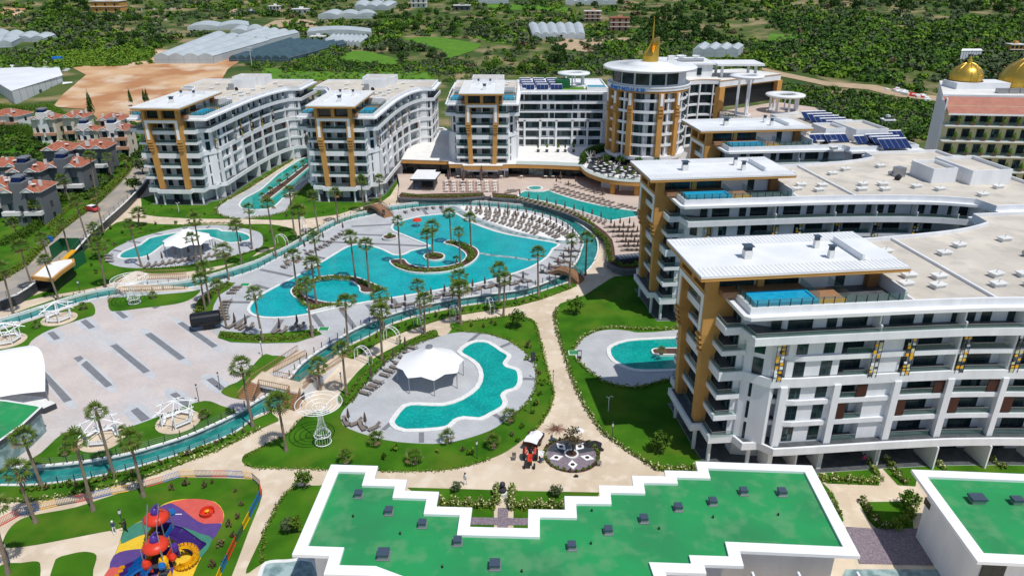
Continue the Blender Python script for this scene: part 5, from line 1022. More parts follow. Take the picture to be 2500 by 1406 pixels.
def stairs(a0, a1, b0, b1, zt, zl, n=9):
    q = MB(); A0, A1, B0, B1 = Vector(G(*a0, zt)), Vector(G(*a1, zt)), Vector(G(*b0, zl)), Vector(G(*b1, zl))
    for i in range(n): t0, t1 = i/n, (i+1)/n; q.prism([tuple(A0.lerp(B0, t0)), tuple(A1.lerp(B1, t0)), tuple(A1.lerp(B1, t1)), tuple(A0.lerp(B0, t1))], zl-.05, zt-(zt-zl)*(i+1)/(n+1), 'wood')
    q.build('stairs', r)
    for P0, P1 in ((A0, B0), (A1, B1)): q = MB(); q.tube([(*P0, zt+.9), (*P1, zl+.9)], .09, 'wood', 5); q.add([(*P0, zt-.1), (*P1, zl-.1), (*P1, zl+.35), (*P0, zt+.35)], [(0, 1, 2, 3)], 'wood'); [q.box(*(lambda p: (p.x-.03, p.x+.03, p.y-.03, p.y+.03))(P0.lerp(P1, t/10)), zt-(zt-zl)*t/10, zt-(zt-zl)*t/10+.9, 'wood') for t in range(11)]; q.build('stair_railing', r)
stairs((613, 933), (634, 939), (583, 972), (619, 981), zb, ZI); stairs((708, 955), (734, 960), (689, 993), (719, 1003), zb, .02)
def railing(parent, pts, h=.95, m='wood', sp=.35, label=None):
    q = MB(); q.tube([(x, y, z+h) for x, y, z in pts], .06, m, 5); q.tube([(x, y, z+.1) for x, y, z in pts], .04, m, 4)
    for a, c in zip(pts, pts[1:]):
        a, c = Vector(a), Vector(c); n = max(1, int((c-a).length/sp))
        for i in range(n+1): p = a.lerp(c, i/n); q.box(p.x-.02, p.x+.02, p.y-.02, p.y+.02, p.z, p.z+h, m)
    return q.build('railing', parent, label=label, cat='railing' if label else None)
g3 = lambda px, py, z: (*G(px, py, z), z)
railing(r, [g3(634, 940, zb), g3(706, 955, zb)]); railing(r, [g3(669, 909, zb), g3(748, 867, 1.0)]); railing(r, [g3(669, 918, zb), g3(731, 931, zb), g3(822, 865, .1)]); railing(r, [g3(612, 931, zb), g3(728, 855, 1.0)]); railing(r, [g3(742, 949, zb), g3(770, 925, 1.4), g3(836, 880, .1)])
r = empty('ramp_bridge', (0, 0, 0), 0, 'far ramp bridge with slatted railings across the channel north of the plaza', 'footbridge')
q = MB(); ramp(q, [(282, 703), (300, 680), (340, 668), (460, 668), (470, 676), (350, 684), (335, 694), (455, 700), (480, 708), (300, 714)], [1.7]*2+[1.5, .1, .1, 1.5, 1.5, .9, .8, 1.7]); q.build('ramp', r)
railing(r, [g3(282, 703, 1.7), g3(300, 680, 1.7)]); railing(r, [g3(336, 672, 1.6), g3(455, 668, .2)]); railing(r, [g3(300, 712, 1.7), g3(455, 706, .9)]); railing(r, [g3(337, 684, 1.6), g3(455, 678, .3)]); railing(r, [g3(264, 738, .8), g3(296, 712, 1.7)])
# ---------------------------------------------------------------- foliage generators
def quads_np(C, S, N=None, flat=.0, rnd=rs):
    """one quad per centre C (n,3) of half-size S (n,), random orientation"""
    n = len(C); a = rnd.normal(size=(n, 3)); a /= np.linalg.norm(a, axis=1)[:, None]
    if N is not None: a = a*.8+N*1.1; a /= np.linalg.norm(a, axis=1)[:, None]
    b = np.cross(a, rnd.normal(size=(n, 3))); b /= np.linalg.norm(b, axis=1)[:, None]; c = np.cross(a, b)
    S = S[:, None]; return np.stack([C+(b+c*.35)*S, C+(-b*.35+c)*S, C-(b+c*.35)*S, C+(b*.35-c)*S], 1)
def np_mesh(name, Q, mats, mi=None):
    n = len(Q); me = bpy.data.meshes.new(name); me.vertices.add(n*4); me.loops.add(n*4); me.polygons.add(n)
    me.vertices.foreach_set('co', Q.reshape(-1).astype(np.float32)); me.loops.foreach_set('vertex_index', np.arange(n*4, dtype=np.int32)); me.polygons.foreach_set('loop_start', np.arange(0, n*4, 4, dtype=np.int32)); me.polygons.foreach_set('loop_total', np.full(n, 4, np.int32))
    for m in mats: me.materials.append(M[m])
    if mi is not None: me.polygons.foreach_set('material_index', mi.astype(np.int32))
    me.update(calc_edges=True); return me
def crown_q(clumps, rx, rz, per, qs, cl=.32, low=.15, rnd=rs):
    """crown of clumps sitting on an ellipsoid shell, centre at z = rz"""
    d = rnd.normal(size=(clumps, 3)); d /= np.linalg.norm(d, axis=1)[:, None]; d[:, 2] = np.maximum(d[:, 2], -low-.3*rnd.rand(clumps)); rr = rnd.uniform(.45, .95, clumps)[:, None]
    c = d*rr*np.array([rx, rx, rz]); c = np.repeat(c, per, 0); dd = rnd.normal(size=(clumps*per, 3)); dd /= np.linalg.norm(dd, axis=1)[:, None]
    p = c+dd*np.array([rx, rx, rz])*cl*rnd.uniform(.6, 1, (clumps*per, 1)); p[:, 2] += rz
    return quads_np(p, rnd.uniform(.6, 1.25, clumps*per)*qs, dd)
def tube_mesh(b, pts, r, m, n=6): b.tube(pts, r, m, n)
def mesh_obj(name, me, parent=None, **k):
    o = bpy.data.objects.new(name, me); COL.objects.link(o)
    if parent: o.parent = parent
    return props(o, **k)
def mkmesh(b, name):
    me = bpy.data.meshes.new(name); me.from_pydata(b.v, [], b.f)
    for m in b.ms: me.materials.append(M[m])
    if len(b.ms) > 1: me.polygons.foreach_set('material_index', b.m)
    me.update(); return me
# ---- palms
def fan_crown(seed, nf=34, rad=1.75, lo=118):
    rr = random.Random(seed); b = MB()
    for i in range(nf):
        az = 2*math.pi*i*.618; el = R(80-lo*(i/nf)**.85+rr.uniform(-10, 10)); ps = rr.uniform(.8, 1.15)*rad*.62
        d = Vector((math.cos(az)*math.cos(el), math.sin(az)*math.cos(el), math.sin(el))); side = d.cross(Vector((0, 0, 1))).normalized(); up = side.cross(d)
        hub = d*ps+Vector((0, 0, -.08)); b.add([tuple(side*.03), tuple(-side*.03), tuple(hub-side*.03), tuple(hub+side*.03)], [(0, 1, 2, 3)], 'palm_leaf')
        L = rad*rr.uniform(.42, .6); nb = 8
        for k in range(nb):
            t = (k/(nb-1)-.5)*R(165); v = d*math.cos(t)+side*math.sin(t); v2 = (v-Vector((0, 0, .28+.25*abs(t)))).normalized(); w_ = side*math.cos(t)-d*math.sin(t)
            m = hub+v*L*.6; tip = m+v2*L*.5; m_ = 'palm_leaf' if (i < nf*.86) else 'palm_dead'
            b.add([tuple(hub), tuple(m+w_*.1*L), tuple(tip), tuple(m-w_*.1*L)], [(0, 1, 2, 3)], m_)
    for i in range(14):
        az = i*2.4; b.add([(.1*math.cos(az), .1*math.sin(az), -.1), (.34*math.cos(az+.3), .34*math.sin(az+.3), -.5), (.26*math.cos(az), .26*math.sin(az), -1.25)], [(0, 1, 2)], 'palm_dead')
    return mkmesh(b, 'crown')
PC = [fan_crown(i, 25+i*2, 1.95+.12*i, (122, 105, 130, 112)[i]) for i in range(4)]; SPC = [fan_crown(i+9, 13+i*2, 1.7, 85) for i in range(3)]
def trunk_mesh(seed):
    rr = random.Random(seed); b = MB(); pts = []; rad = []
    for i in range(11):
        t = i/10; pts.append((.012*math.sin(t*5+seed), .012*math.cos(t*4), t)); rad.append((.33 if i == 0 else .205-.075*t)*(1+.06*(i % 2)))
    b.tube(pts, rad, 'trunk', 9); return mkmesh(b, 'trunk')
PT = [trunk_mesh(i) for i in range(3)]
PALMS = {
 ('tall fan palm in the villa gardens left of the road', 'palms in the villa gardens', 0): [(151, 434, 174, 501), (84, 493, 102, 550), (31, 537, 44, 580), (220, 376, 237, 490), (261, 378, 274, 437), (300, 380, 312, 420)],
 ('tall fan palm on the verge along the boundary wall', 'palms along the boundary wall', 0): [(184, 487, 218, 601), (231, 468, 254, 568), (151, 540, 169, 614), (100, 575, 123, 645), (228, 552, 245, 640), (238, 590, 259, 706), (49, 598, 82, 712), (108, 629, 144, 734), (5, 650, 34, 771), (338, 516, 338, 552)],
 ('tall fan palm around the winding pool and farther tent', 'palms round the winding pool', 0): [(315, 542, 346, 652), (474, 529, 494, 648), (468, 575, 488, 655), (576, 545, 591, 650), (607, 504, 615, 609), (545, 606, 561, 692), (489, 675, 503, 768), (497, 648, 514, 752), (530, 693, 556, 812)],
 ('tall fan palm on the lawns below the two left wings', 'palms below the left wings', 0): [(653, 493, 674, 626), (707, 463, 719, 573), (728, 509, 735, 591), (763, 473, 779, 573), (818, 465, 825, 545), (881, 434, 889, 519), (925, 432, 930, 496)],
 ('tall fan palm standing on the main pool deck', 'palms on the pool deck', ZI): [(766, 575, 781, 680), (715, 619, 725, 708), (761, 639, 773, 746), (745, 688, 763, 823), (620, 712, 641, 830), (843, 731, 850, 859), (1313, 611, 1314, 720), (1396, 580, 1390, 698), (1219, 652, 1219, 738), (1433, 575, 1429, 672)],
 ('tall fan palm on a planted island in the main pool', 'palms on the pool islands', ZI+.35): [(855, 573, 868, 683), (893, 591, 902, 703), (971, 534, 978, 644), (1055, 547, 1056, 621), (1042, 568, 1045, 660), (1097, 516, 1102, 593), (1120, 560, 1124, 649), (1147, 527, 1150, 603)],
 ('tall fan palm on the verge south of the channel', 'palms south of the channel', 0): [(1019, 692, 1030, 777), (1121, 671, 1119, 756), (1122, 700, 1125, 792), (1232, 675, 1229, 772), (927, 715, 937, 807), (927, 756, 933, 879), (1035, 726, 1037, 818), (835, 846, 846, 964), (776, 887, 781, 953), (679, 979, 699, 1101), (589, 889, 617, 1041)],
 ('tall fan palm at the lower left between channel and playground', 'palms near the playground', 0): [(235, 999, 279, 1164), (56, 1061, 102, 1187), (38, 1141, 87, 1276), (182, 1066, 228, 1246), (317, 1066, 351, 1212), (-20, 1230, 20, 1400)],
}
k = 0
for (lab, grp, z0), lst in PALMS.items():
    for i, (cx, cy, bx_, by_) in enumerate(sorted(lst)):
        x, y = G(bx_, by_, z0); zt = zat(cx, cy+6, y); dx_, dy_, dz_ = ray(cx, cy+6); xt = dx_*(y/dy_); h = max(3.0, min(15, zt-z0)); lean = max(-.9, min(.9, xt-x))
        r = empty('palm_tree', (x, y, z0), 0, f'{lab}, {ORD[i]} from the left', 'palm tree', grp)
        o = mesh_obj('trunk', PT[k % 3], r); o.scale = (1, 1, h); o.rotation_euler = (0, math.atan2(lean, h), 0)
        o = mesh_obj('crown', PC[k % 4], r); o.location = (lean, 0, h); s = .62+.22*random.random(); o.scale = (s, s, s); o.rotation_euler = (random.uniform(-.1, .1), random.uniform(-.1, .1), k*1.3); k += 1
# short fan palms
SP = {('short young fan palm on the grass round the kidney pool', 'short palms round the kidney pool', .05, 1.0): [(846, 1128), (918, 1085), (1013, 1130), (1092, 1080), (1205, 1092), (1245, 1030)],
      ('short fan palm on the narrow island of the long left pool', 'short palms on the long pool island', .4, .95): [(641, 486), (661, 472), (684, 453), (702, 438), (722, 420), (740, 406), (752, 398)],
      ('short fan palm on the plaza lawns', 'short palms on the plaza lawns', ZI, .7): [(160, 1110), (300, 1060), (205, 755), (90, 800), (375, 728), (500, 1020)],
      ('small fan palm beside the big pool', 'small palms by the main pool', ZI+.3, .7): [(1614, 864), (865, 735), (1115, 640), (735, 718)]}
for (lab, grp, z0, s0), lst in SP.items():
    for i, (px, py) in enumerate(sorted(lst)):
        x, y = G(px, py, z0); r = empty('short_palm', (x, y, z0), i*1.1, f'{lab}, {ORD[i]} from the left', 'palm tree', grp)
        o = mesh_obj('trunk', PT[i % 3], r); o.scale = (1.1, 1.1, .9*s0); o = mesh_obj('crown', SPC[i % 3], r); o.location = (0, 0, .9*s0); o.scale = (s0*.74,)*3
# ---- trees and shrubs
TM = {'brown': [np_mesh('crown', crown_q(70, 1.8, 2.0, 9, .14), ['leaf_brown'])]}
for nm, cm, rx, rz, cl, per, qs in (('dark', 'leaf_dark', 2.6, 2.3, 60, 9, .30), ('mid', 'leaf_mid', 2.5, 2.2, 60, 9, .28), ('grey', 'leaf_grey', 2.4, 1.9, 56, 9, .28), ('bright', 'leaf_bright', 2.2, 1.8, 50, 9, .26), ('pine', 'leaf_dark', 2.0, 3.2, 60, 9, .26)):
    TM[nm] = [np_mesh('crown', crown_q(cl, rx, rz, per, qs), [cm]) for _ in range(3)]
tb = MB(); tb.tube([(0, 0, 0), (.05, 0, .5), (0, .05, 1)], [.22, .16, .12], 'bark', 7); tb.tube([(0, 0, .6), (.5, .2, 1.2)], [.1, .05], 'bark', 5); tb.tube([(0, 0, .7), (-.4, .3, 1.25)], [.1, .05], 'bark', 5); TRK = mkmesh(tb, 'trunk')
def tree(kind, x, y, z, s, label, grp, th_=1.6, cat='tree', i=0):
    i %= len(TM[kind]); r = empty('tree', (x, y, z), random.random()*6, label, cat, grp); o = mesh_obj('trunk', TRK, r); o.scale = (1.2, 1.2, th_); o = mesh_obj('crown', TM[kind][i], r); o.location = (0, 0, th_*.75); r.scale = (s,)*3; return r
# garden trees
for px, py, kd, s, l, z in ((1405, 768, 'mid', .62, 'round green tree on the lawn beside the wide path', 0), (1265, 800, 'mid', .62, 'bushy green tree at the top of the kidney pool lawn', 0), (1610, 1102, 'mid', .55, 'small old olive tree with a thick trunk on the shaded lawn', 0), (1398, 1104, 'brown', .75, 'brownish sparse tree in the middle of the round gravel bed', .2), (952, 583, 'bright', .3, 'slim young tree in the round deck planter', 1.3), (745, 1190, 'bright', .5, 'light green leafy tree beside the parapet of the green roof', 0), (706, 1300, 'grey', .38, 'thin staked sapling on the lawn left of the green roof', 0), (722, 1298, 'bright', .42, 'pale yellow-green sapling left of the green roof', 0), (1113, 1200, 'grey', .28, 'small topiary olive near the garden hedge', 0), (1358, 1212, 'grey', .34, 'small twisted olive right of the garden steps', 0), (2215, 1240, 'mid', .45, 'dark bush beside the right foreground building', 0), (350, 425, 'grey', 1.0, 'grey-green tree between the villas and the leftmost wing', 0), (330, 470, 'mid', .8, 'green tree at the villa garden corner by the road', 0), (2230, 345, 'dark', .9, 'round dark tree behind the third right wing', 0), (1320, 290, 'mid', .3, 'potted green tree on the podium terrace', 5.4)):
    x, y = G(px, py, z); tree(kd, x, y, z, s, l, None, 1.6)
q = crown_q(90, 1.1, 4.3, 8, .2); q[:, :, :2] *= np.clip(1.25-q[:, :, 2:3]/8.6, .12, 1); CY_ = np_mesh('crown', q, ['leaf_dark'])
for i, (px, py, s, l) in enumerate(((228, 296, 1.5, 'tall dark cypress among the red-roofed villas'), (355, 258, .9, 'left one of two small cypresses behind the leftmost wing'), (362, 258, .95, 'right one of two small cypresses behind the leftmost wing'), (322, 262, 1.0, 'dark conifer behind the villas by the bare earth'))):
    x, y = G(px, py, 0); r = empty('cypress', (x, y, 0), i, l, 'tree'); mesh_obj('crown', CY_, r); mesh_obj('trunk', TRK, r); r.scale = (s,)*3
# shrubs (individual little bushes on the lawns)
SH = [np_mesh('shrub', crown_q(12, .42, .38, 8, .11), [m]) for m in ('leaf_mid', 'leaf_bright', 'hedge_leaf', 'leaf_brown')]
OR_ = lambda i: ORD[i] if i < 20 else f'{i+1}'+('st' if i % 10 == 0 else 'nd' if i % 10 == 1 else 'rd' if i % 10 == 2 else 'th')
def shrubs(pxs, z0, label, grp, s=1.0, mi=None):
    for i, (px, py) in enumerate(sorted(pxs)):
        x, y = G(px, py, z0); o = mesh_obj('shrub', SH[(i if mi is None else mi) % 4], None); o.location = (x, y, z0+.02); o.rotation_euler = (0, 0, i*.9); q_ = s*random.uniform(.75, 1.3); o.scale = (q_, q_, q_*random.uniform(.9, 1.5)); props(o, label+', '+OR_(i)+' from the left', 'shrub', grp)
def along_px(P, step): 
    out = []
    for a, c in zip(P, P[1:]):
        n = max(1, int(math.hypot(c[0]-a[0], c[1]-a[1])/step)); out += [(a[0]+(c[0]-a[0])*k/n, a[1]+(c[1]-a[1])*k/n) for k in range(n)]
    return out
shrubs(along_px([(60, 1200), (205, 1184), (358, 1148), (512, 1094), (610, 1048)], 17), 0, 'small shrub on the lower channel verge', 'shrubs on the lower channel verge', .9)
shrubs(along_px([(870, 850), (953, 808), (1030, 782), (1132, 760), (1260, 742), (1350, 722)], 17), 0, 'small shrub on the upper channel verge', 'shrubs on the upper channel verge', .8)
shrubs([(1290, 850), (1285, 880), (1310, 880), (1315, 915), (1325, 940), (1320, 965), (1310, 990), (1300, 1010), (1275, 1045), (1250, 1065), (1265, 1080), (1150, 1110), (1070, 1105), (1130, 1100), (1200, 1060), (940, 1120), (965, 1100), (1240, 800), (1210, 795), (1180, 800), (1150, 798), (1200, 790)], 0, 'small shrub on the kidney pool lawn', 'shrubs on the kidney lawn', 1.0)
shrubs([(345, 1190), (420, 1195), (500, 1190), (575, 1200), (590, 1235), (580, 1265), (570, 1310), (540, 1335), (548, 1370), (520, 1385), (455, 1185), (518, 1180), (560, 1285)], 0, 'dark thin shrub on the playground lawn', 'shrubs on the playground lawn', .85, 3)
shrubs([(250, 575), (240, 600), (232, 625), (225, 650), (236, 668), (270, 560), (300, 570), (330, 553), (280, 600), (265, 590), (345, 560), (380, 550), (430, 548), (480, 552), (660, 568), (690, 575), (650, 590)], 0, 'little shrub round the winding pool', 'shrubs round the winding pool', 1.0)
shrubs([(365, 500), (395, 505), (420, 512), (440, 520), (500, 524), (375, 520), (468, 516), (700, 530), (740, 525), (790, 520), (840, 512), (890, 495), (930, 480)], 0, 'tiny sapling before the two left wings', 'saplings before the left wings', .7)
c_ = Vector(c0)
for i in range(26):
    a = 2*math.pi*i/26
    if .25*math.pi < a < .42*math.pi: continue
    o = mesh_obj('box_ball', SH[i % 4 if i % 3 else 2], None); o.location = (c_.x+3.5*math.cos(a), c_.y+3.5*math.sin(a), .03); o.scale = (.62,)*3; props(o, 'small clipped ball shrub in the ring around the round gravel bed', 'shrub', 'ball shrubs round the gravel bed')
# hedges: leafy rows, one object each
FLW = {'cream': 'flower_cream', 'pink': 'flower_pink', None: 'hedge_leaf'}
def hedge(label, P, z0, wd, h, flower=None, fr=.25, leaf='hedge_leaf', dens=26, px=True, lumps=.6):
    W = GL(P, z0) if px else P; pts = along(W, .28); n = len(pts)
    if n < 2: return
    k = max(1, int(dens*wd*h*.28*4)); A = np.repeat(np.array([(p[0], p[1]) for p in pts]), k, 0); N = n*k
    ph = np.repeat(np.array([1-lumps*.5+lumps*.5*math.sin(i*1.15+.4*math.sin(i*.37)) for i in range(n)]), k)
    ang = rs.uniform(0, math.pi, N); rad = rs.uniform(.55, 1, N); C = np.zeros((N, 3)); nx = np.repeat(np.array([(-p[3], p[2]) for p in pts]), k, 0)
    C[:, :2] = A+nx*(np.cos(ang)*rad*wd/2*ph)[:, None]+rs.normal(size=(N, 2))*.09; C[:, 2] = z0+.05+np.sin(ang)*rad*h*ph
    Q = quads_np(C, rs.uniform(.07, .14, N)); mi = (rs.rand(N) < (fr if flower else .25)).astype(int)*(C[:, 2] > z0+h*.35)
    me = np_mesh('hedge', Q, [leaf, FLW[flower] if flower else 'leaf_bright'], mi); return mesh_obj('hedge', me, None, label=label, cat='hedge')
HD = [('low hedge edging the wide path along the left of the kidney lawn', [(832, 984), (858, 955), (880, 925), (922, 885), (960, 862), (1004, 836), (1060, 808)], 0, .8, .5, None),
 ('low yellow-green hedge on the pool side of the kidney lawn strip', [(836, 990), (858, 981), (889, 940), (940, 887), (1004, 846), (1070, 820)], 0, .8, .5, None),
 ('low hedge with clipped balls round the right side of the kidney lawn', [(1100, 792), (1180, 781), (1255, 771), (1281, 776), (1306, 788), (1322, 845), (1330, 880), (1342, 925), (1352, 962), (1340, 1003), (1317, 1040), (1290, 1062)], 0, .6, .5, None),
 ('low hedge along the inner edge of the kidney lawn, above the pool deck', [(1100, 800), (1130, 810), (1196, 816), (1240, 831), (1273, 852), (1303, 880), (1312, 917), (1306, 956), (1284, 989), (1242, 1025)], 0, .6, .45, None),
 ('low dotted hedge along the bottom of the kidney lawn', [(1196, 1122), (1130, 1142), (1068, 1150), (970, 1152), (876, 1150), (740, 1146), (620, 1143), (596, 1132)], 0, .5, .4, None),
 ('low dotted hedge beside the path left of the wire funnel sculpture', [(596, 1120), (635, 1094), (702, 1060), (735, 1024), (761, 1012), (805, 1006)], 0, .5, .4, None),
 ('flowering hedge between the wide path and the shaded lawn', [(1360, 755), (1353, 770), (1360, 811), (1373, 852), (1383, 885), (1404, 944), (1432, 1000), (1470, 1057), (1521, 1093), (1560, 1119), (1598, 1142)], 0, .8, .6, 'cream'),
 ('cream flowering hedge around the top of the deck by the nearest wing', [(1402, 850), (1420, 826), (1458, 806), (1496, 800), (1534, 803), (1600, 806), (1660, 804)], 0, .9, .7, 'cream'),
 ('young hedge below the deck of the pool behind the nearest wing', [(1410, 882), (1434, 905), (1470, 932), (1509, 944), (1547, 948), (1585, 942), (1640, 926)], 0, .7, .7, 'cream'),
 ('cream flowering hedge above the corner of the green roof', [(1598, 1142), (1624, 1149), (1655, 1147), (1700, 1147)], 0, 1.2, 1.0, 'cream'),
 ('dense cream flowering hedge left of the garden steps', [(1070, 1232), (1100, 1234), (1150, 1236), (1212, 1237)], 0, 1.5, 1.5, 'cream'),
 ('dense cream flowering hedge right of the garden steps', [(1244, 1238), (1290, 1239), (1340, 1240), (1378, 1240)], 0, 1.5, 1.5, 'cream'),
 ('tall cream flowering bushes just left of the garden statue', [(1213, 1232), (1212, 1200)], 0, 1.0, 1.9, 'cream'), ('tall cream flowering bushes just right of the garden statue', [(1246, 1232), (1250, 1200)], 0, 1.0, 1.9, 'cream'),
 ('long cream flowering hedge below the ground floor of the nearest wing', [(2000, 1172), (2050, 1174), (2100, 1176), (2145, 1178)], 0, 1.2, 1.1, 'cream'),
 ('cream flowering hedge left of the little garden path', [(2150, 1175), (2135, 1150), (2118, 1128)], 0, .9, 1.0, 'cream'), ('cream flowering hedge right of the little garden path', [(2160, 1122), (2178, 1145), (2200, 1175), (2215, 1182)], 0, 1.0, 1.1, 'cream'),
 ('cream flowering hedge between the two right gardens', [(2275, 1118), (2290, 1135), (2305, 1148)], 0, .9, 1.0, 'cream'), ('cream flowering hedge at the right edge beneath the nearest wing', [(2395, 1105), (2420, 1125), (2455, 1148)], 0, .9, 1.0, 'cream'),
 ('flowering hedge along the right parapet of the large green roof', [(2022, 1212), (2035, 1235), (2052, 1262)], 0, .9, 1.0, 'cream'), ('flowering hedge beside the stone patio', [(2102, 1222), (2120, 1250), (2145, 1285), (2175, 1290)], 0, 1.0, 1.1, 'cream'),
 ('dark bushy hedge behind the stone patio', [(2180, 1290), (2215, 1270), (2225, 1240)], 0, 1.4, 1.3, None), ('low hedge left of the large green roof beside the path', [(640, 1376), (646, 1300), (684, 1224), (704, 1198), (730, 1187)], 0, .6, .5, None),
 ('flowering low hedge at the edge of the lower channel verge', [(0, 1224), (64, 1223), (128, 1216), (218, 1199), (346, 1168), (435, 1134), (538, 1096), (635, 1047)], 0, .9, .55, 'cream'),
 ('low hedge on the path side of the verge south of the pool deck', [(835, 868), (862, 874), (940, 827), (1030, 794), (1106, 771), (1260, 747), (1317, 732), (1400, 702)], 0, .6, .45, None),
 ('bushy planting between the plaza and the pool deck', [(484, 768), (488, 745), (510, 722), (535, 705), (560, 695)], ZI, 1.9, 1.0, None), ('planted strip below the lower left end of the pool deck', [(540, 818), (590, 826), (660, 829), (722, 826), (775, 812)], ZI, 2.0, .7, None),
 ('hedge in the curved bed along the retaining wall, lower end', [(1490, 640), (1486, 621), (1485, 600), (1476, 584), (1450, 562)], ZT, 1.4, .9, None), ('hedge in the curved bed along the terrace pool', [(1210, 480), (1260, 484), (1330, 499), (1400, 520), (1450, 552)], ZT, 1.1, .7, None),
 ('hedge in front of the restaurant tables', [(980, 477), (1030, 481), (1106, 481), (1176, 477)], ZT, 1.0, .7, None), ('dark hedge round the sunken machine at the terrace corner', [(1500, 640), (1520, 650), (1545, 652), (1558, 640)], ZT, 1.2, .8, None),
 ('hedge left of the long narrow pool deck', [(586, 536), (560, 534), (530, 524), (527, 510), (545, 492), (600, 465), (660, 425), (715, 390), (750, 372)], 0, .9, .6, 'cream'), ('hedge right of the long narrow pool deck', [(600, 533), (660, 528), (700, 517), (722, 478), (765, 437)], 0, .6, .5, None),
 ('low hedge above the winding pool deck', [(300, 577), (345, 570), (410, 556), (486, 547), (560, 546), (630, 560)], 0, .7, .4, None), ('low hedge below the winding pool deck', [(358, 659), (461, 652), (563, 631), (640, 608)], 0, .7, .5, None),
 ('green hedge along the road in front of the villas', [(0, 686), (60, 650), (118, 590), (150, 560), (200, 520), (232, 495), (270, 460), (305, 425), (330, 395)], 0, 1.6, 1.6, None), ('tall hedge at the second row of villa gardens', [(120, 560), (165, 512), (215, 480), (255, 445)], 0, 1.3, 1.3, None),
 ('hedge running back along the ground floor of the leftmost wing', [(560, 487), (600, 462), (650, 430), (700, 400), (740, 376)], 0, 1.0, .6, None), ('planting on the ring-shaped pool island, right lobe', [(880, 690), (905, 700), (920, 708)], ZI+.35, 1.3, 1.0, None), ('planting on the ring-shaped pool island, upper arc', [(722, 712), (740, 697), (775, 685), (820, 680), (860, 684)], ZI+.35, 1.0, 1.0, None), ('planting on the ring-shaped pool island, lower tail', [(722, 718), (740, 742), (762, 752), (790, 748), (835, 743)], ZI+.35, 1.0, .7, None),
 ('planting on the crescent pool island, lower arc', [(965, 648), (999, 660), (1042, 664), (1092, 660), (1130, 650)], ZI+.35, .9, .8, None), ('planting on the crescent pool island, right horn', [(1140, 640), (1155, 625), (1145, 610), (1120, 598), (1098, 594)], ZI+.35, 1.1, 1.2, None), ('planting around the two palms on the small pool island', [(1042, 630), (1060, 625), (1078, 630)], ZI+.35, 1.0, .8, None)]
for l, P, z, wd, h, f in HD: hedge(l, P, z, wd, h, f)
# ---- hillside vegetation
EXC = []            # photo-pixel polygons kept clear
EXC += [[(100, 300), (130, 255), (160, 180), (190, 164), (600, 160), (615, 175), (560, 200), (480, 300)], [(820, 150), (863, 122), (975, 140), (975, 165)], [(970, 88), (1068, 90), (1185, 108), (1158, 128), (1090, 146), (1010, 106)], [(375, 165), (375, 120), (520, 85), (735, 78), (735, 105), (660, 122), (560, 165)], [(600, 155), (560, 155), (730, 104), (850, 112), (710, 155)], [(780, 118), (780, 95), (900, 94), (890, 118)], [(1290, 100), (1290, 60), (1430, 60), (1432, 100)], [(1685, 145), (1685, 108), (1820, 108), (1820, 145)], [(745, 90), (745, 70), (912, 70), (912, 90)], [(775, 52), (775, 33), (925, 33), (925, 52)], [(860, 28), (860, 8), (975, 8), (975, 28)], [(450, 80), (450, 58), (645, 58), (645, 88)], [(0, 125), (0, 80), (145, 92), (60, 125)], [(215, 32), (215, 4), (300, 4), (300, 32)], [(1420, 58), (1420, 22), (1475, 22), (1475, 58)], [(1485, 80), (1485, 38), (1542, 38), (1542, 80)], [(1850, 190), (1850, 164), (2150, 205), (2310, 240), (2310, 262), (2100, 228)], [(1170, 12), (1170, 0), (1250, 0), (1250, 12)], [(1375, 14), (1375, 0), (1510, 0), (1510, 14)], [(0, 300), (0, 170), (60, 170), (160, 182), (215, 195), (215, 235), (160, 260)]]
def clear(px, py): return not any(inpoly(px, py, P) for P in EXC)
def scatter(n, P):
    xs = [p[0] for p in P]; ys = [p[1] for p in P]; out = []; t = 0
    while len(out) < n and t < n*30:
        t += 1; px, py = random.uniform(min(xs), max(xs)), random.uniform(min(ys), max(ys))
        if inpoly(px, py, P) and clear(px, py): out.append((px, py))
    return out
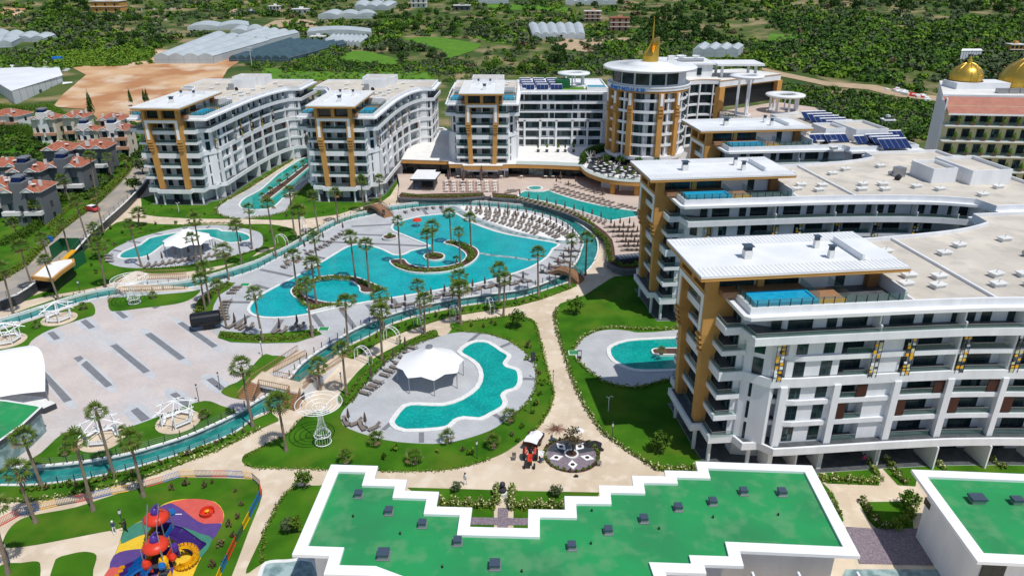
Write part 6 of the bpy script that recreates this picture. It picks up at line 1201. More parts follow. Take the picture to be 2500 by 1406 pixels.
GRP = [(40, [(905, 92), (925, 30), (1120, 28), (1122, 82), (1060, 86), (960, 98)], ('dark', 'mid', 'pine'), 1.0, 'tall dark green tree in the clump beyond the bright green fields'), (22, [(925, 152), (925, 118), (1010, 112), (1090, 128), (1090, 152)], ('grey', 'grey', 'dark'), .95, 'grey-green tree in the row between the two bright fields'),
       (46, [(1590, 118), (1600, 30), (1700, 22), (1765, 40), (1765, 110), (1690, 125)], ('dark', 'pine', 'dark'), 1.15, 'large dark pine on the slope right of the golden sail'), (36, [(1480, 30), (1500, 2), (2100, 2), (2100, 28)], ('dark', 'pine', 'pine'), 1.1, 'dark pine of the wood along the upper right ridge'), (30, [(2100, 28), (2100, 2), (2500, 2), (2500, 40)], ('dark', 'pine', 'grey'), 1.1, 'dark pine of the wood at the upper right corner'),
       (28, [(115, 70), (125, 5), (215, 5), (215, 40), (300, 45), (300, 70)], ('dark', 'mid', 'dark'), 1.1, 'dark tree on the slope left of the yellow house'), (26, [(300, 60), (310, 5), (550, 5), (560, 50), (430, 60)], ('dark', 'mid', 'grey'), .9, 'dark tree on the slope right of the yellow house'), (24, [(140, 125), (200, 95), (400, 100), (410, 120), (150, 132)], ('mid', 'dark', 'bright'), .95, 'green tree above the yellow-green orchard strip'),
       (22, [(1190, 180), (1190, 120), (1300, 130), (1480, 150), (1480, 185)], ('mid', 'bright', 'mid'), .9, 'bright green bushy tree behind the window wall roofs'), (10, [(1340, 160), (1350, 125), (1395, 125), (1395, 160)], ('dark', 'dark', 'dark'), 1.1, 'very dark round tree behind the window wall roofs'), (16, [(1100, 90), (1140, 60), (1300, 60), (1290, 110), (1180, 100)], ('dark', 'grey', 'mid'), .95, 'dark tree left of the white greenhouse in the centre')]
NT = 0
for n, P, kinds, s, l in GRP:
    for i, (px, py) in enumerate(scatter(n, P)):
        x, y = T(px, py); tree(random.choice(kinds), x, y, th(x, y)-.1, s*random.uniform(.75, 1.25), l, l+' (clump)', 1.3, i=i); NT += 1
def bush_field(name, label, specs):
    """specs: list of (n, px polygon, mats weights, radius range, quads)"""
    Qs = []; Ms = []; names = ['leaf_dark', 'leaf_mid', 'leaf_grey', 'leaf_bright', 'leaf_brown']
    for n, P, wts, (r0, r1), kq in specs:
        for px, py in scatter(n, P):
            x, y = T(px, py); v1 = math.sin(x*.021+1.3)+math.sin(y*.017+x*.008)+.7*math.sin(x*.06-y*.05); v2 = math.sin(x*.033+y*.012+2)+math.sin(y*.029-x*.011)+.6*math.sin(x*.09+y*.02)
            if name == 'hillside_scrub' and v2 > 1.15 and random.random() < .85: continue
            rad = random.uniform(r0, r1); hz_ = rad*random.uniform(.65, 1.0); d = rs.normal(size=(kq, 3)); d /= np.linalg.norm(d, axis=1)[:, None]; d[:, 2] = np.abs(d[:, 2])*1.1-.1
            off_ = rs.uniform(-.35, .35, (1+kq//9, 3))*rad; C = d*rs.uniform(.5, 1, (kq, 1))*np.array([rad, rad, hz_])+off_[np.arange(kq) % len(off_)]*np.array([1, 1, .4]); C += np.array([x, y, th(x, y)+hz_*.15])
            Qs.append(quads_np(C, rs.uniform(.6, 1.2, kq)*rad*.30, d)); w2 = [wts[0]*(3 if v1 < -.5 else .6), wts[1]*(2 if -.5 < v1 < .6 else .7), wts[2]*(3 if v1 > .5 else .6), wts[3]*(2.5 if v2 < -.6 else .5), wts[4]*(1.2 if v2 > .6 else .12)]; Ms.append(np.full(kq, random.choices(range(5), w2)[0]))
    me = np_mesh(name, np.concatenate(Qs), names, np.concatenate(Ms)); return mesh_obj(name, me, None, label=label, cat='shrubland', kind='stuff')
bush_field('hillside_scrub', 'dense green scrub and small trees covering the slopes behind the resort', [
 (3000, [(-20, 128), (-20, -4), (2520, -4), (2520, 128)], (4, 3, 3, 2, 1), (1.3, 4.0), 40),
 (2300, [(1870, 190), (1900, 40), (2520, 20), (2520, 240), (2300, 240)], (3, 3, 5, 2, .5), (1.5, 3.6), 40),
 (1000, [(1080, 185), (1080, 128), (1880, 110), (1880, 185)], (2, 4, 2, 3, .8), (1.3, 2.8), 34),
 (800, [(600, 165), (760, 120), (940, 160), (1080, 150), (1080, 178), (600, 176)], (1, 3, 2, 2, 1.5), (1.0, 2.2), 30),
 (650, [(140, 166), (143, 130), (250, 118), (404, 118), (380, 158), (192, 168)], (0, 1, 0, 6, 0), (1.4, 2.2), 34),
 (260, [(0, 170), (0, 120), (140, 120), (150, 175)], (2, 3, 2, 2, 1), (1.2, 2.6), 30),
 (300, [(560, 168), (560, 155), (850, 120), (930, 160), (930, 170)], (2, 4, 2, 3, 0), (1.0, 2.2), 30),
 (850, [(1900, 205), (2100, 222), (2290, 262), (2290, 345), (2180, 345), (2050, 290), (1930, 270)], (2, 3, 4, 2, 1), (.9, 2.2), 28),
 (330, [(600, 200), (600, 172), (1200, 178), (1200, 205)], (0, 1, 1.5, 1, 4), (.6, 1.6), 18)])
bush_field('village_greenery', 'dense garden greenery between the red-roofed villas', [(900, [(-10, 700), (-10, 255), (95, 240), (120, 300), (220, 300), (330, 290), (340, 400), (280, 450), (205, 510), (150, 560), (90, 620), (0, 690)], (3, 5, 1, 3, 0), (.8, 2.2), 44)])
drape('village_grass', GL([(-80, 700), (-80, 300), (90, 285), (130, 270), (240, 292), (345, 300), (355, 370), (330, 395), (240, 495), (155, 556), (95, 612), (0, 686)]), .03, 'lawn')
# loose rocks on the right slope
for i in range(46):
    px, py = random.choice([(random.uniform(1930, 2280), random.uniform(245, 330)), (random.uniform(2050, 2240), random.uniform(15, 60)), (random.uniform(250, 440), random.uniform(20, 60))]); x, y = T(px, py)
    b = MB(); n = 7; s = random.uniform(.8, 2.4); b.v = [(s*random.uniform(.6, 1)*math.cos(2*math.pi*k/n), s*random.uniform(.6, 1)*math.sin(2*math.pi*k/n), 0) for k in range(n)]+[(s*.5*math.cos(2*math.pi*k/n), s*.5*math.sin(2*math.pi*k/n), s*random.uniform(.4, .6)) for k in range(n)]
    b.f = [(k, (k+1) % n, n+(k+1) % n, n+k) for k in range(n)]+[tuple(range(n, 2*n))]; b.m = [b.mi('rock')]*len(b.f); o = b.build('boulder', None, 'pale limestone boulder lying among the scrub', 'rock', 'pale boulders on the slopes'); o.location = (x, y, th(x, y)-.2)

sheet('yard', GL([(-80, 300), (-80, 250), (30, 258), (165, 216), (200, 212), (215, 240), (150, 262), (120, 268), (60, 275)]), .025, 'dirt_road')
hedge('bushy green garden growth between the villas and the warehouse yard', [(-10, 268), (60, 272), (120, 268), (175, 300), (240, 318)], 0, 5, 3.2, None, leaf='leaf_mid', dens=10)
hedge('dense garden trees in front of the low dark red roof', [(-10, 320), (40, 322), (85, 330), (110, 345)], 0, 7, 4.0, None, leaf='leaf_mid', dens=8)
hedge('garden bushes at the foot of the nearest grey villas', [(0, 600), (50, 585), (105, 545), (150, 510)], 0, 3.5, 2.2, None, leaf='leaf_mid', dens=12)
# ---------------------------------------------------------------- red-roofed villas
def hip_roof(q, x0, x1, y0, y1, z, h, m, o=.5):
    x0 -= o; x1 += o; y0 -= o; y1 += o; w_, d = x1-x0, y1-y0; r_ = min(w_, d)/2; q.prism([(x0, y0), (x1, y0), (x1, y1), (x0, y1)], z-.18, z, 'villa_white')
    if w_ >= d: a, c = (x0+r_, (y0+y1)/2), (x1-r_, (y0+y1)/2)
    else: a, c = ((x0+x1)/2, y0+r_), ((x0+x1)/2, y1-r_)
    V = [(x0, y0, z), (x1, y0, z), (x1, y1, z), (x0, y1, z), (*a, z+h), (*c, z+h)]
    q.add(V, [(0, 1, 5, 4), (1, 2, 5), (2, 3, 4, 5), (3, 0, 4)] if w_ >= d else [(0, 1, 4), (1, 2, 5, 4), (2, 3, 5), (3, 0, 4, 5)], m)
    for s, t in ((0, 4), (1, 5 if w_ >= d else 4), (2, 5), (3, 4 if w_ >= d else 5), (4, 5)): q.tube([(V[s][0], V[s][1], V[s][2]+.05), (V[t][0], V[t][1], V[t][2]+.05)], .11, 'villa_pink', 4)
def villa(px, py, w_, d, h, ang, wallm, label, tower=True, roof='tile_red'):
    w_ *= .88; d *= .85; wallm = 'villa_cream' if wallm == 'villa_pink' else wallm
    x, y = G(px, py, h+1); r = empty('villa', (x, y, 0), R(ang), label, 'house', 'red-roofed villas by the road')
    q = MB(); q.box(-w_/2, w_/2, -d/2, d/2, 0, h, wallm)
    for f in range(1, int(h/3)): bm_ = 'villa_white' if wallm == 'villa_grey' else 'villa_pink'; q.box(-w_/2+.3, -.4, -d/2-1.3, -d/2, f*3-.2, f*3+.75, bm_); q.box(.6, w_/2-.2, -d/2-1.3, -d/2, f*3-.2, f*3+.75, bm_)
    q.build('wall', r)
    q = MB(); hip_roof(q, -w_/2, w_/2, -d/2, d/2, h, 1.9, roof)
    for gx in (-w_/4, w_/4+.2):
        q.add([(gx-1.5, -d/2-1.2, h), (gx+1.5, -d/2-1.2, h), (gx, -d/2-1.2, h+1.0), (gx-1.5, -d/2+1.8, h+.1), (gx+1.5, -d/2+1.8, h+.1), (gx, -d/2+1.6, h+1.05)], [(0, 1, 2)], 'villa_white'); k = len(q.v)-6
        q.f += [(k, k+2, k+5, k+3), (k+2, k+1, k+4, k+5)]; q.m += [q.mi(roof)]*2
        q.tube([(gx-1.6, -d/2-1.25, h), (gx, -d/2-1.25, h+1.08), (gx+1.6, -d/2-1.25, h)], .1, 'villa_white', 4)
    q.build('roof', r)
    for f in range(int(h/3)):
        for gx in (-w_/4, w_/4+.2): win('doorc' if f % 2 else 'door', gx, -d/2-.02, f*3+.35, 0, -1, r).scale = (.75, 1, .9)
        win('win', w_/2+.02, 0, f*3+.7, 1, 0, r).scale = (.8, 1, .7)
    if tower:
        q = MB(); q.box(-1.6, 1.6, -d/2-.6, 1.2, 0, h+2.2, 'villa_white' if wallm != 'villa_grey' else 'villa_grey'); q.build('stair_tower', r)
        for f in range(int(h/3)): win('win', 0, -d/2-.64, f*3+1, 0, -1, r).scale = (.7, 1, .6)
        q = MB()
        for k in range(3): y0 = -d/2+.2+k*1.1; q.add([(-1.4, y0, h+2.3), (.9, y0, h+2.3), (.9, y0+.8, h+3.2), (-1.4, y0+.8, h+3.2)], [(0, 1, 2, 3), (3, 2, 1, 0)], 'solar'); q.tube([(-1.5, y0+.85, h+3.3), (1.0, y0+.85, h+3.3)], .3, 'steel', 8)
        q.build('solar_heater', r)
    q = MB()
    for k in range(3):
        x0 = random.uniform(-w_/2+.5, w_/2-.5); y0 = random.uniform(-d/2, d/2-1); q = MB(); q.box(x0-.3, x0+.3, y0-.25, y0+.25, h+.6, h+2.0, 'villa_white'); q.build('chimney', r)
    q = MB(); q.lathe((w_/3, -d/3, h+1.2), [(.05, 0), (.6, .3)], 'villa_white', 12); q.build('satellite_dish', r); return r
for a in ((63, 448, 11, 9, 8.5, 4, 'villa_grey', 'villa with grey walls and orange tiles nearest to the road junction at the left'), (72, 402, 9, 8, 8.5, 4, 'villa_grey', 'grey villa second in the left column, with solar heaters beside it'), (166, 390, 11, 9, 8.5, 4, 'villa_grey', 'grey villa with bright orange roof beside the row of garden palms'), (150, 352, 9, 8, 8.5, 4, 'villa_grey', 'grey villa left of the white stair tower, partly hidden behind another roof'), (230, 348, 10, 8, 8.5, 4, 'villa_grey', 'grey villa right of the solar heaters, its roof near the leftmost wing'),
          (112, 280, 9, 8, 8.5, 6, 'villa_pink', 'pink-banded villa left of the tall white stair tower'), (186, 276, 9, 8, 8.5, 6, 'villa_pink', 'pink-banded villa right of the tall white stair tower'), (282, 306, 10, 8, 9, 6, 'villa_pink', 'three-storey pink-banded villa nearest to the leftmost wing'), (275, 282, 9, 8, 9, 6, 'villa_pink', 'pink villa behind the three-storey one, under the wing roof edge'), (212, 308, 7, 6, 7, 6, 'villa_pink', 'low pink villa with a blue solar panel between two stair towers'), (25, 272, 13, 9, 6, -8, 'villa_white', 'white villa with a dark brown roof at the left edge'), (20, 392, 10, 7, 5, 4, 'villa_grey', 'low house with a dark red roof at the left edge'), (8, 440, 7, 7, 8, 4, 'villa_grey', 'grey villa cut off by the left edge behind a satellite dish')):
    villa(*a[:7], a[7], tower=a[0] in (72, 166, 112, 282, 212, 63))
# ---------------------------------------------------------------- warehouses, greenhouses and far houses
def shed(label, P4, h, name='warehouse', cat='warehouse', wallm='shed_wall', roofm='metal_roof', ridge=.9, z0=0.0, win_n=0):
    P = [Vector(p) for p in P4]; r = empty(name, (0, 0, 0), 0, label, cat); q = MB(); q.prism([tuple(p) for p in P], z0-1, z0+h, wallm); q.build('wall', r)
    q = MB(); m0, m1 = (P[0]+P[3])/2, (P[1]+P[2])/2; o = [(P[i]+(P[i]-(P[0]+P[2])/2).normalized()*.5) for i in range(4)]
    q.add([(*o[0], z0+h), (*o[1], z0+h), (*o[2], z0+h), (*o[3], z0+h), (*m0, z0+h+ridge), (*m1, z0+h+ridge)], [(0, 1, 5, 4), (2, 3, 4, 5), (0, 4, 3), (1, 2, 5)], roofm); q.build('roof', r)
    q = MB(); d = (P[1]-P[0]); L = d.length; d.normalize(); n = Vector((d.y, -d.x))*.06
    for k in range(1, 8): p = P[0]+d*L*k/8+n; q.box(p.x-.06, p.x+.06, p.y-.05, p.y+.05, z0, z0+h, 'steel')
    for t, w0 in ((.5, 2.6), (.72, 1.4), (.88, 1.4)): p = P[0]+d*L*t+n; q.obox(p, d, w0, .08, z0+(0 if w0 > 2 else 1.5), z0+(3.2 if w0 > 2 else 2.8), 'dark_grey')
    q.build('door', r); return r
shed('big white metal warehouse beside the bare earth at the left', GL([(38, 258), (158, 216), (150, 190), (-60, 200)], 0), 6.5)
shed('blue-roofed long warehouse behind the white one at the left edge', GL([(-80, 205), (60, 192), (58, 178), (-80, 182)], 0), 5.5, roofm='metal_roof')
shed('small blue-edged shed with a white roof beside the warehouse', GL([(156, 214), (190, 210), (213, 198), (160, 196)], 0), 3.2, name='shed', cat='shed')
shed('white open shelter roof beside the warehouse yard', GL([(155, 222), (182, 220), (178, 214), (160, 214)], 0), 2.6, name='shelter', cat='shed', wallm='dark_grey')
def greenhouse(label, px4, h, n, m='plastic', round_=True, wallm=None, rise=1.6):
    P = [Vector(T(*p)) for p in px4]; r = empty('greenhouse', (0, 0, 0), 0, label, 'greenhouse', 'plastic greenhouses on the slopes'); q = MB(); ns = 8 if round_ else 2; N = n*ns
    zc = lambda p: th(p.x, p.y)
    A = []; B = []
    for i in range(N+1):
        s = i/N; u = (i % ns)/ns; k = rise*(math.sin(math.pi*u) if round_ else 1-abs(2*u-1)); f = P[0].lerp(P[1], s); b_ = P[3].lerp(P[2], s); A.append((*f, zc(f)+h+k)); B.append((*b_, zc(b_)+h+k))
    K = len(A); q.v = A+B+[(a[0], a[1], zc(Vector(a[:2]))-.6) for a in A]+[(b_[0], b_[1], zc(Vector(b_[:2]))-.6) for b_ in B]
    for i in range(N): q.f += [(i, i+1, K+i+1, K+i), (2*K+i, 2*K+i+1, i+1, i), (K+i, K+i+1, 3*K+i+1, 3*K+i)]
    q.f += [(2*K, 0, K, 3*K), (N, 2*K+N, 3*K+N, K+N)]; q.m = [q.mi(m)]*len(q.f); q.build('plastic_skin', r)
    q = MB()
    for i in range(0, N+1, ns): a, b_ = Vector(A[i]), Vector(B[i]); q.tube([a+Vector((0, 0, .06)), b_+Vector((0, 0, .06))], .13, 'steel', 4); q.tube([a, (a.x, a.y, a.z-h-.3)], .09, 'steel', 4)
    for i in range(0, N+1, ns*1): a, c = Vector(A[i]), Vector(A[min(N, i+ns)]); q.tube([a-Vector((0, 0, h*.5)), c-Vector((0, 0, h*.5))], .05, 'steel', 4)
    q.build('frame', r); return r
for a in (('largest white plastic greenhouse with rounded spans behind the bare earth', [(379, 158), (523, 157), (662, 116), (524, 96)], 4.2, 4), ('white greenhouse block adjoining the largest one on its far side', [(570, 108), (660, 112), (732, 94), (640, 82)], 3.6, 4), ('dark net-covered greenhouse field beside the largest white one', [(560, 152), (705, 152), (850, 112), (700, 106)], 2.0, 7, 'plastic_dark'), ('white zigzag-roofed greenhouse right of the dark net field', [(790, 112), (880, 114), (900, 99), (812, 96)], 2.2, 8, 'plastic', False), ('long narrow white greenhouse above the zigzag one', [(750, 87), (908, 88), (906, 79), (757, 77)], 2.4, 1), ('white greenhouse with rounded end in the upper left centre', [(777, 48), (922, 46), (915, 38), (800, 37)], 3.0, 3), ('pale greenhouse at the top centre left', [(866, 25), (948, 26), (970, 15), (873, 13)], 3.0, 3), ('low pale greenhouse strip above the largest greenhouse', [(458, 76), (610, 72), (608, 62), (475, 66)], 2.4, 2), ('short pale greenhouse strip right of the low strip', [(563, 86), (643, 85), (640, 73), (575, 76)], 2.4, 2),
          ('pale greenhouse roofs at the left edge, farther one', [(-30, 102), (112, 104), (139, 95), (-10, 84)], 2.4, 4), ('pale greenhouse roofs at the left edge, nearer one', [(-30, 118), (30, 116), (54, 104), (-20, 99)], 2.8, 2), ('bright white rectangular greenhouse in the centre of the slope', [(1300, 97), (1428, 97), (1422, 70), (1290, 70)], 3.0, 6), ('white greenhouse with a gabled roof right of the golden sail', [(1690, 140), (1800, 140), (1814, 128), (1706, 125)], 4.2, 4, 'plastic', False), ('glass greenhouse at the top edge near the centre', [(1380, 12), (1505, 12), (1505, 2), (1385, 2)], 3.0, 5), ('small glass greenhouse at the top edge left of centre', [(1168, 10), (1242, 10), (1240, 2), (1172, 2)], 3.0, 3)):
    greenhouse(*a)
def house(label, px, py, wpx, hpx, wallm, roofm, ang=0, floors=2):
    x, y = T(px, py); z0 = th(x, y); dpt = y*math.cos(TH)+(HC-z0)*math.sin(TH); w_ = wpx/(FPX/dpt); h = hpx/(FPX/dpt); d = w_*.6; r = empty('farm_house', (x, y+d/2, z0), R(ang), label, 'house')
    q = MB(); q.box(-w_/2, w_/2, -d/2, d/2, -1.5, h, wallm)
    for f in range(1, floors+1): q.box(-w_/2-.3, w_/2+.3, -d/2-1.2, d/2, h*f/floors-.25, h*f/floors, 'villa_white' if f < floors else roofm)
    q.build('wall', r); q = MB(); q.box(-w_/2-.5, w_/2+.5, -d/2-1.2, d/2+.3, h, h+.3, roofm); q.box(-w_*.1, w_*.15, -1, 1.2, h+.3, h+1.8, wallm); q.build('roof', r)
    for f in range(floors):
        for k in (-.32, 0, .32): win('win', k*w_, -d/2-.05, h*f/floors+.5, 0, -1, r)
for a in (('yellow two-storey house with brown balconies on the upper left slope', 259, 30, 70, 24, 'orange', 'roof_pale', 3), ('unfinished pink house on the slope above the centre greenhouse', 1447, 54, 40, 24, 'villa_pink', 'roof_pale', -4, 3), ('red and white three-storey house on the slope left of the golden sail', 1512, 77, 46, 30, 'villa_pink', 'tile_red', 0, 3), ('small white flat-roofed house at the upper left', 670, 24, 26, 8, 'villa_white', 'villa_white', 0, 1), ('low white building with long flat roof at the upper left centre', 733, 34, 38, 10, 'villa_white', 'metal_roof', 0, 1), ('grey-roofed farm house at the top, right of the centre left', 1128, 26, 40, 11, 'villa_grey', 'roof_pale', 0, 1), ('white two-storey house cut by the top edge', 924, 11, 24, 14, 'villa_white', 'roof_pale'), ('unfinished concrete house at the top edge', 1022, 19, 38, 20, 'roof_pale', 'roof_pale'), ('ochre house among the trees at the upper right edge', 2478, 134, 32, 22, 'orange', 'roof_pale'), ('tiny grey shed in the scrub below the dirt track', 2168, 303, 24, 9, 'shed_wall', 'metal_roof', 0, 1), ('small blue-roofed house beside the upper dirt track', 612, 36, 18, 7, 'villa_white', 'chimney_blue', 0, 1), ('tiny farm hut with white wall between the greenhouses', 775, 100, 34, 9, 'villa_white', 'roof_pale', 0, 1)): house(*a)
x, y = T(143, 152); q = MB(); q.tube([(-2.5, 0, 1.5), (2.5, 0, 1.5)], 1.6, 'blue', 14); o = q.build('water_tank', None, 'bright blue water tank beside the orchard strip', 'tank'); o.location = (x, y, th(x, y))
r = empty('street_light', (*G(619, 190, 0), 0), 0, 'tall pole with floodlights behind the leftmost wing', 'light pole'); q = MB(); q.tube([(0, 0, 0), (0, 0, 17)], [.22, .12], 'shed_wall', 8); q.build('pole', r); q = MB(); q.box(-1.6, 1.6, -.1, .1, 16.2, 16.5, 'shed_wall'); q.box(-1.6, 1.6, -.1, .1, 14.6, 14.8, 'shed_wall'); q.build('lamp_bar', r)
# storage yard rubble on the right and left
for i, (px, py, m) in enumerate([(2210+random.uniform(-45, 60), 0, random.choice(('white_plain', 'canvas', 'coping', 'red'))) for _ in range(26)]):
    py = 216+(px-2165)*.26+random.uniform(-3, 6); x, y = T(px, py); q = MB(); q.box(-1.6, 1.6, -.8, .8, 0, random.uniform(.4, 1.2), m); o = q.build('building_debris', None, 'pale block of building material dumped beside the dirt track', 'debris', 'dumped material by the track'); o.location = (x, y, th(x, y)); o.rotation_euler = (0, 0, random.random()*3)
for i in range(20):
    x, y = T(random.uniform(40, 180), random.uniform(150, 180)); q = MB(); q.box(-1.5, 1.5, -.7, .7, 0, .7, random.choice(('white_plain', 'coping', 'roof_pale'))); o = q.build('building_debris', None, 'pale crate stacked in the yard behind the warehouses', 'debris', 'crates behind the warehouses'); o.location = (x, y, th(x, y)); o.rotation_euler = (0, 0, random.random()*3)

# ---------------------------------------------------------------- sun loungers, umbrellas, tables
def lounger_mb(parts=False):
    f = MB()
    for x in (-.85, .75):
        for y in (-.27, .27): f.box(x-.03, x+.03, y-.03, y+.03, 0, .3, 'lounger_brown')
    f.box(-.95, .95, -.32, -.26, .26, .33, 'lounger_brown'); f.box(-.95, .95, .26, .32, .26, .33, 'lounger_brown')
    c = MB() if parts else f
    c.add([(-.95, -.3, .34), (.3, -.3, .34), (.3, .3, .34), (-.95, .3, .34), (.95, -.3, .8), (.95, .3, .8), (-.95, -.3, .29), (.3, -.3, .29), (.3, .3, .29), (-.95, .3, .29), (.95, -.3, .74), (.95, .3, .74)], [(0, 1, 2, 3), (1, 4, 5, 2), (6, 9, 8, 7), (7, 8, 11, 10), (0, 6, 7, 1), (1, 7, 10, 4), (4, 10, 11, 5), (5, 11, 8, 2), (2, 8, 9, 3), (3, 9, 6, 0)], 'lounger_brown')
    return (f, c)
f_, c_2 = lounger_mb(True); LF, LC = mkmesh(f_, 'frame'), mkmesh(c_2, 'sling'); LO = mkmesh(lounger_mb()[0], 'sun_lounger')
def lounger(px, py, z, ang, label, grp, near=False, s=1.0):
    x, y = G(px, py, z) if px is not None else (0, 0)
    if near:
        r = empty('sun_lounger', (x, y, z+.02), R(ang), label, 'sun lounger', grp); mesh_obj('frame', LF, r); mesh_obj('sling', LC, r); return r
    o = mesh_obj('sun_lounger', LO, None, label=label, cat='sun lounger', group=grp); o.location = (x, y, z+.02); o.rotation_euler = (0, 0, R(ang)); o.scale = (s, s, s); return o
um = MB(); um.lathe((0, 0, 0), [(.3, 0), (.3, .08), (.05, .1)], 'dark_grey', 10); um.tube([(0, 0, .1), (0, 0, 2.5)], .035, 'steel', 6)
uc = MB(); uc.lathe((0, 0, 0), [(.12, .95), (.24, 1.15), (.2, 1.6), (.1, 2.3), (.02, 2.6)], 'umbrella_brown', 8); UP, UCm = mkmesh(um, 'pole'), mkmesh(uc, 'folded_canopy')
def umbrella(px, py, z, label, grp, s=1.0, xy=None):
    x, y = xy or G(px, py, z); r = empty('closed_umbrella', (x, y, z+.02), 0, label, 'umbrella', grp); mesh_obj('pole', UP, r); mesh_obj('folded_canopy', UCm, r); r.scale = (s,)*3; return r
N_ = lambda i: ORD[i] if i < 20 else f'{i+1}'+('st' if i % 10 == 0 else 'nd' if i % 10 == 1 else 'rd' if i % 10 == 2 else 'th')
# row on the left side of the pool deck
for i, (px, py) in enumerate(((694, 654), (704, 647), (722, 640), (733, 633), (753, 621), (763, 616), (776, 610), (786, 605), (797, 600), (805, 593), (815, 586), (824, 580), (833, 574), (850, 566))): lounger(px, py, ZI, -38, f'brown lounger in the row along the upper left channel, {N_(i)} from the left', 'loungers along the upper left channel')
for i, (px, py) in enumerate(((990, 518), (1009, 512), (1022, 511), (1042, 509), (1058, 508), (1078, 506))): lounger(px, py+2, ZI, -60, f'brown lounger at the far end of the pool deck, {N_(i)} from the left', 'loungers at the far end of the deck')
for i, (px, py) in enumerate(((697, 640), (745, 612), (790, 590), (838, 566))): umbrella(px, py, ZI, f'closed brown umbrella along the upper left channel, {N_(i)} from the left', 'umbrellas along the upper left channel')
# pairs on the south side of the pool deck
S_ = [(958, 752), (990, 746), (1053, 731), (1086, 723), (1119, 716), (1154, 710), (1184, 704), (1215, 700), (1246, 696), (1277, 690), (1340, 668), (1362, 655), (1375, 642), (1388, 628), (1398, 615)]
for i, (px, py) in enumerate(S_):
    umbrella(px, py, ZI, f'closed brown umbrella on the near side of the pool deck, {N_(i)} from the left', 'umbrellas on the near side of the deck')
    for k, dx in enumerate((-11, 10)): lounger(px+dx, py-1, ZI, 205 if i < 10 else 150, f'brown lounger {("left", "right")[k]} of the {N_(i)} umbrella on the near side of the deck', 'loungers on the near side of the deck')
for i, (px, py) in enumerate(((556, 738), (551, 745), (548, 752), (546, 759), (545, 766), (546, 773), (549, 780), (566, 717), (574, 709), (580, 703))): lounger(px, py, ZI, 5, f'brown lounger at the left end of the pool deck, {N_(i)} in the curve', 'loungers at the left end of the deck')
for i, (px, py) in enumerate(((575, 795), (602, 799), (684, 808), (727, 798))):
    umbrella(px, py, ZI, f'closed brown umbrella above the planted strip below the pool, {N_(i)} from the left', 'umbrellas above the planted strip')
    for k, dx in enumerate((-9, 9)): lounger(px+dx, py+3, ZI, 70, f'brown lounger {("left", "right")[k]} of the {N_(i)} umbrella above the planted strip', 'loungers above the planted strip')
# white beach
n = 0
for row, P in enumerate(([(1140, 512), (1190, 517), (1240, 523), (1290, 533), (1335, 548), (1370, 566), (1392, 582)], [(1165, 521), (1210, 528), (1250, 538), (1295, 551), (1335, 567), (1362, 582)], [(1185, 534), (1225, 545), (1262, 556), (1305, 570)])):
    W = GL(P, ZI)
    for j, (x, y, dx, dy) in enumerate(along(W, 2.6, .5)):
        for k in (-.55, .55):
            o = lounger(None, None, ZI, 0, f'brown lounger on the white beach, {("back", "middle", "front")[row]} row, {N_(2*j+(k > 0))} from the left', 'loungers on the white beach'); o.location = (x+dx*k, y+dy*k, ZI+.03); o.rotation_euler = (0, 0, math.atan2(dy, dx)+math.pi/2+.25); n += 1
        if row < 2 and j % 1 == 0: umbrella(None, None, ZI, f'closed brown umbrella on the white beach, {("back", "middle", "front")[row]} row, {N_(j)} from the left', 'umbrellas on the white beach', xy=(x-dy*.9, y+dx*.9))
# terrace pool, far side
g = 0
for row in range(3):
    m = (14, 12, 8)[row]
    for i in range(m):
        px = 1350+i*12.2+row*9+(18 if row == 2 else 0); py = 466+i*3.45-row*7.2
        lounger(px, py, ZT, 215, f'tan lounger on the far side of the terrace pool, row {ORD[row]}, {ORD[i]} from the left', 'loungers beyond the terrace pool'); g += 1
for i, (px, py) in enumerate(((1515, 502), (1525, 505), (1537, 508), (1548, 511))): lounger(px, py, ZT, 215, f'tan lounger of the group of four by the pool tip, {ORD[i]} from the left', 'four loungers by the pool tip')
for i, (px, py) in enumerate(((1358, 452), (1369, 446), (1387, 462), (1405, 452), (1450, 480), (1471, 484), (1368, 438))): umbrella(px, py, ZT, f'closed umbrella among the loungers beyond the terrace pool, number {ORD[i]}', 'umbrellas beyond the terrace pool')
for i in range(20):
    px = 1266+i*11.0; py = 489+i*2.95-(1.2 if i < 4 else 0); lounger(px, py, ZT, 60, f'tan lounger between the terrace pool and the planted wall, {N_(i)} from the left', 'loungers along the planted wall')
    if i % 2 == 0: umbrella(px+3, py-3, ZT, f'closed umbrella between the terrace pool and the planted wall, {ORD[i//2]} from the left', 'umbrellas along the planted wall')
for i, (px, py) in enumerate(((1246, 466), (1254, 469), (1262, 466), (1240, 472))): lounger(px, py, ZT, 200, f'tan lounger left of the whirlpool, {ORD[i]} of four', 'loungers left of the whirlpool')
# chairs and umbrellas east of the retaining wall
for rw, (py, xs_) in enumerate(((555, (1491, 1513, 1536)), (566, (1499, 1521, 1546)), (577, (1511, 1532, 1555)), (590, (1521, 1541, 1562)), (601, (1527, 1548, 1565)), (611, (1533, 1556)))):
    for k, px in enumerate(xs_):
        umbrella(px, py, ZT, f'closed umbrella east of the retaining wall, {ORD[rw]} row, {ORD[k]} from the left', 'umbrellas east of the retaining wall')
        for j, dx in enumerate((-7, 6)): lounger(px+dx, py+1, ZT, 200, f'brown lounger {("left", "right")[j]} of the {ORD[k]} umbrella, {ORD[rw]} row east of the retaining wall', 'loungers east of the retaining wall')
